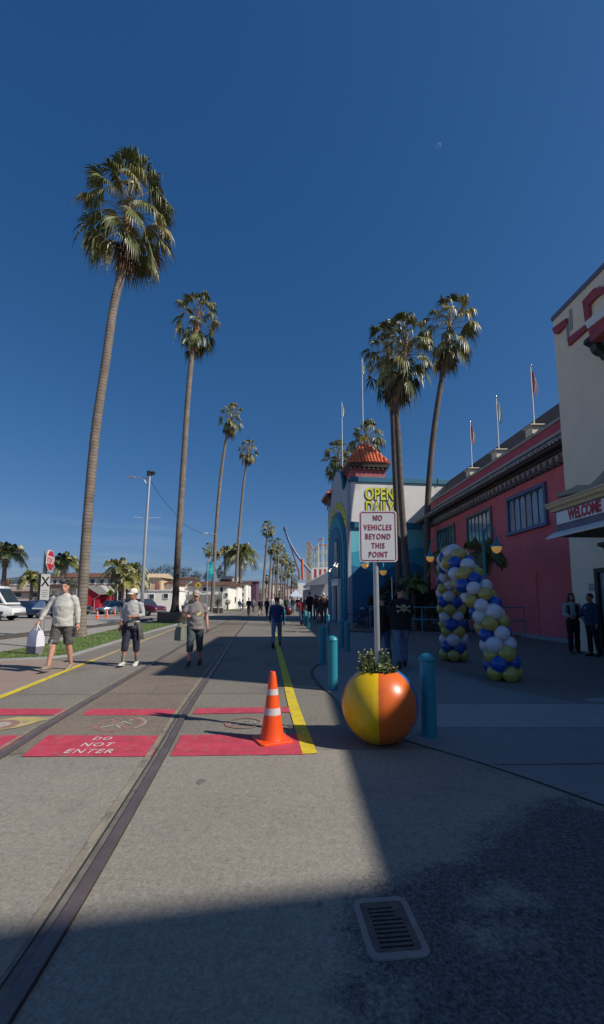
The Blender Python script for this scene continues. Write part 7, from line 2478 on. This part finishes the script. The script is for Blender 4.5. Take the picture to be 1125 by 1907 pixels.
for px, lb, tp_ in ((602, 'white flagpole with a red pennant above the striped stand', 1001), (593, 'plain white mast left of the red pennant above the striped stand', 1012)):
    b = gb(px, 82); root = thing('flagpole', lb, 'flagpole', b, 0, 'masts above the striped stand')
    zt2 = P(px, tp_, 82).z
    mb = MB(); mb.tube([(0, 0, 0), (0, 0, zt2)], .07, 6); mb.build('pole', WHITE, root, smooth=60)
    if px == 602:
        mb = MB(); mb.prism([(0, 0, zt2), (-.95, .1, zt2 - .35), (-.9, .1, zt2 - .65), (0, 0, zt2 - .45)], (0, .02, 0)); mb.build('flag', FLAGRED, root)
    else:
        mb = MB(); mb.ball((0, 0, zt2), .12, n=8, m=6); mb.build('finial', CHROME, root)
SYd = 70
sb = gb(598, SYd)
sd = thing('food_stand', 'grey stand with a sloping red and white striped gable down the promenade', 'stand', sb)
at = lambda px, py, Y=SYd: P(px, py, Y) - sb
mb = MB(); A_, B_ = at(578, 1088), at(622, 1088); mb.bb(A_.x, B_.x, 0, 7, 0, A_.z); mb.bb(at(564, 1100).x, A_.x - .004, .5, 6, 0, at(564, 1098).z); mb.build('wall', mat('stand_grey', (0.30, 0.31, 0.34), 0.7, 0.08, 1), sd)
mb = MB()
T_ = [at(580, 1058), at(580, 1081), at(612, 1063), at(612, 1056)]
mb.prism([v + Vector((0, -.3, 0)) for v in T_], (0, .25, 0)); gb2 = mb.build('gable', WHITE, sd)
mb = MB()
for xa, xb in ((585, 589.5), (594.5, 598.5), (603.5, 607)):
    f1 = lambda x: 1081 - (x - 580) * 18 / 32
    mb.prism([at(xa, 1060) + Vector((0, -.32, 0)), at(xa, f1(xa) - 1) + Vector((0, -.32, 0)), at(xb, f1(xb) - 1) + Vector((0, -.32, 0)), at(xb, 1060) + Vector((0, -.32, 0))], (0, .017, 0))
mb.build('stripes', mat('stripe_red', (0.42, 0.04, 0.045), 0.6, 0.08, 1), gb2)
mb = MB(); mb.prism([at(564, 1092) + Vector((0, -1.2, 0)), at(614, 1063) + Vector((0, -.4, 0)), at(622, 1063) + Vector((0, -.4, 0)), at(622, 1088) + Vector((0, -1.0, 0)), at(580, 1090) + Vector((0, -1.2, 0)), at(566, 1097) + Vector((0, -1.2, 0))], (0, .06, 0)); mb.build('awning', mat('awning_grey', (0.10, 0.12, 0.15), 0.7, 0.1, 1), sd)
mb = MB(); mb.bb(at(586, 1100).x, at(600, 1100).x, -.05, -.003, 1.0, 2.3); mb.build('hatch', BLACK, sd)
TYd = 66
tb2 = gb(551, TYd)
tn = thing('tent', 'pale blue pop-up tent among the far walkers', 'tent', tb2)
at = lambda px, py: P(px, py, TYd) - tb2
hwid = at(563, 1110).x; ze = at(551, 1111).z; zp = at(551, 1098).z
mb = MB(); mb.add([(-hwid, -hwid, ze), (hwid, -hwid, ze), (hwid, hwid, ze), (-hwid, hwid, ze), (0, 0, zp)], [(0, 1, 4), (1, 2, 4), (2, 3, 4), (3, 0, 4)])
for s in range(4):
    c4 = [(-hwid, -hwid), (hwid, -hwid), (hwid, hwid), (-hwid, hwid)]
    a, b_ = c4[s], c4[(s + 1) % 4]
    mb.quad((*a, ze - .28), (*b_, ze - .28), (*b_, ze), (*a, ze))
mb.build('canopy', mat('tent_cloth', (0.50, 0.54, 0.62), 0.8, 0.05, 1), tn)
for a in ((-1, -1), (1, -1), (1, 1), (-1, 1)):
    mb = MB(); mb.tube([(a[0] * hwid * .97, a[1] * hwid * .97, 0), (a[0] * hwid * .97, a[1] * hwid * .97, ze)], .03, 6); mb.build('leg', STEEL, tn)

# day moon
mp_ = ray(816, 272).normalized() * 9000 + Vector((0, 0, H))
mm = bpy.data.materials.new('moon_surface'); mm.use_nodes = True
nt = mm.node_tree; nt.nodes.remove(nt.nodes['Principled BSDF'])
df, tr_, ad = nt.nodes.new('ShaderNodeBsdfDiffuse'), nt.nodes.new('ShaderNodeBsdfTransparent'), nt.nodes.new('ShaderNodeAddShader')
nz = nt.nodes.new('ShaderNodeTexNoise'); nz.inputs['Scale'].default_value = 0.04
rp2 = nt.nodes.new('ShaderNodeMapRange'); rp2.inputs[3].default_value, rp2.inputs[4].default_value = .05, .16
vv2 = nt.nodes.new('ShaderNodeCombineXYZ')
nt.links.new(nz.outputs['Fac'], rp2.inputs[0])
ge2 = nt.nodes.new('ShaderNodeNewGeometry'); iv2 = nt.nodes.new('ShaderNodeMath'); iv2.operation = 'SUBTRACT'; iv2.inputs[0].default_value = 1.0
fr2 = nt.nodes.new('ShaderNodeMath'); fr2.operation = 'MULTIPLY'
nt.links.new(ge2.outputs['Backfacing'], iv2.inputs[1]); nt.links.new(iv2.outputs[0], fr2.inputs[0]); nt.links.new(rp2.outputs[0], fr2.inputs[1])
for i in range(3): nt.links.new(fr2.outputs[0], vv2.inputs[i])
nt.links.new(vv2.outputs[0], df.inputs['Color'])
nt.links.new(df.outputs[0], ad.inputs[0]); nt.links.new(tr_.outputs[0], ad.inputs[1])
nt.links.new(ad.outputs[0], nt.nodes['Material Output'].inputs['Surface'])
mb = MB(); mb.ball((0, 0, 0), 41, n=32, m=20)
mo = mb.build('moon', mm, smooth=180, loc=mp_)
tag(mo, 'small pale daytime moon crescent high in the blue sky', 'moon')
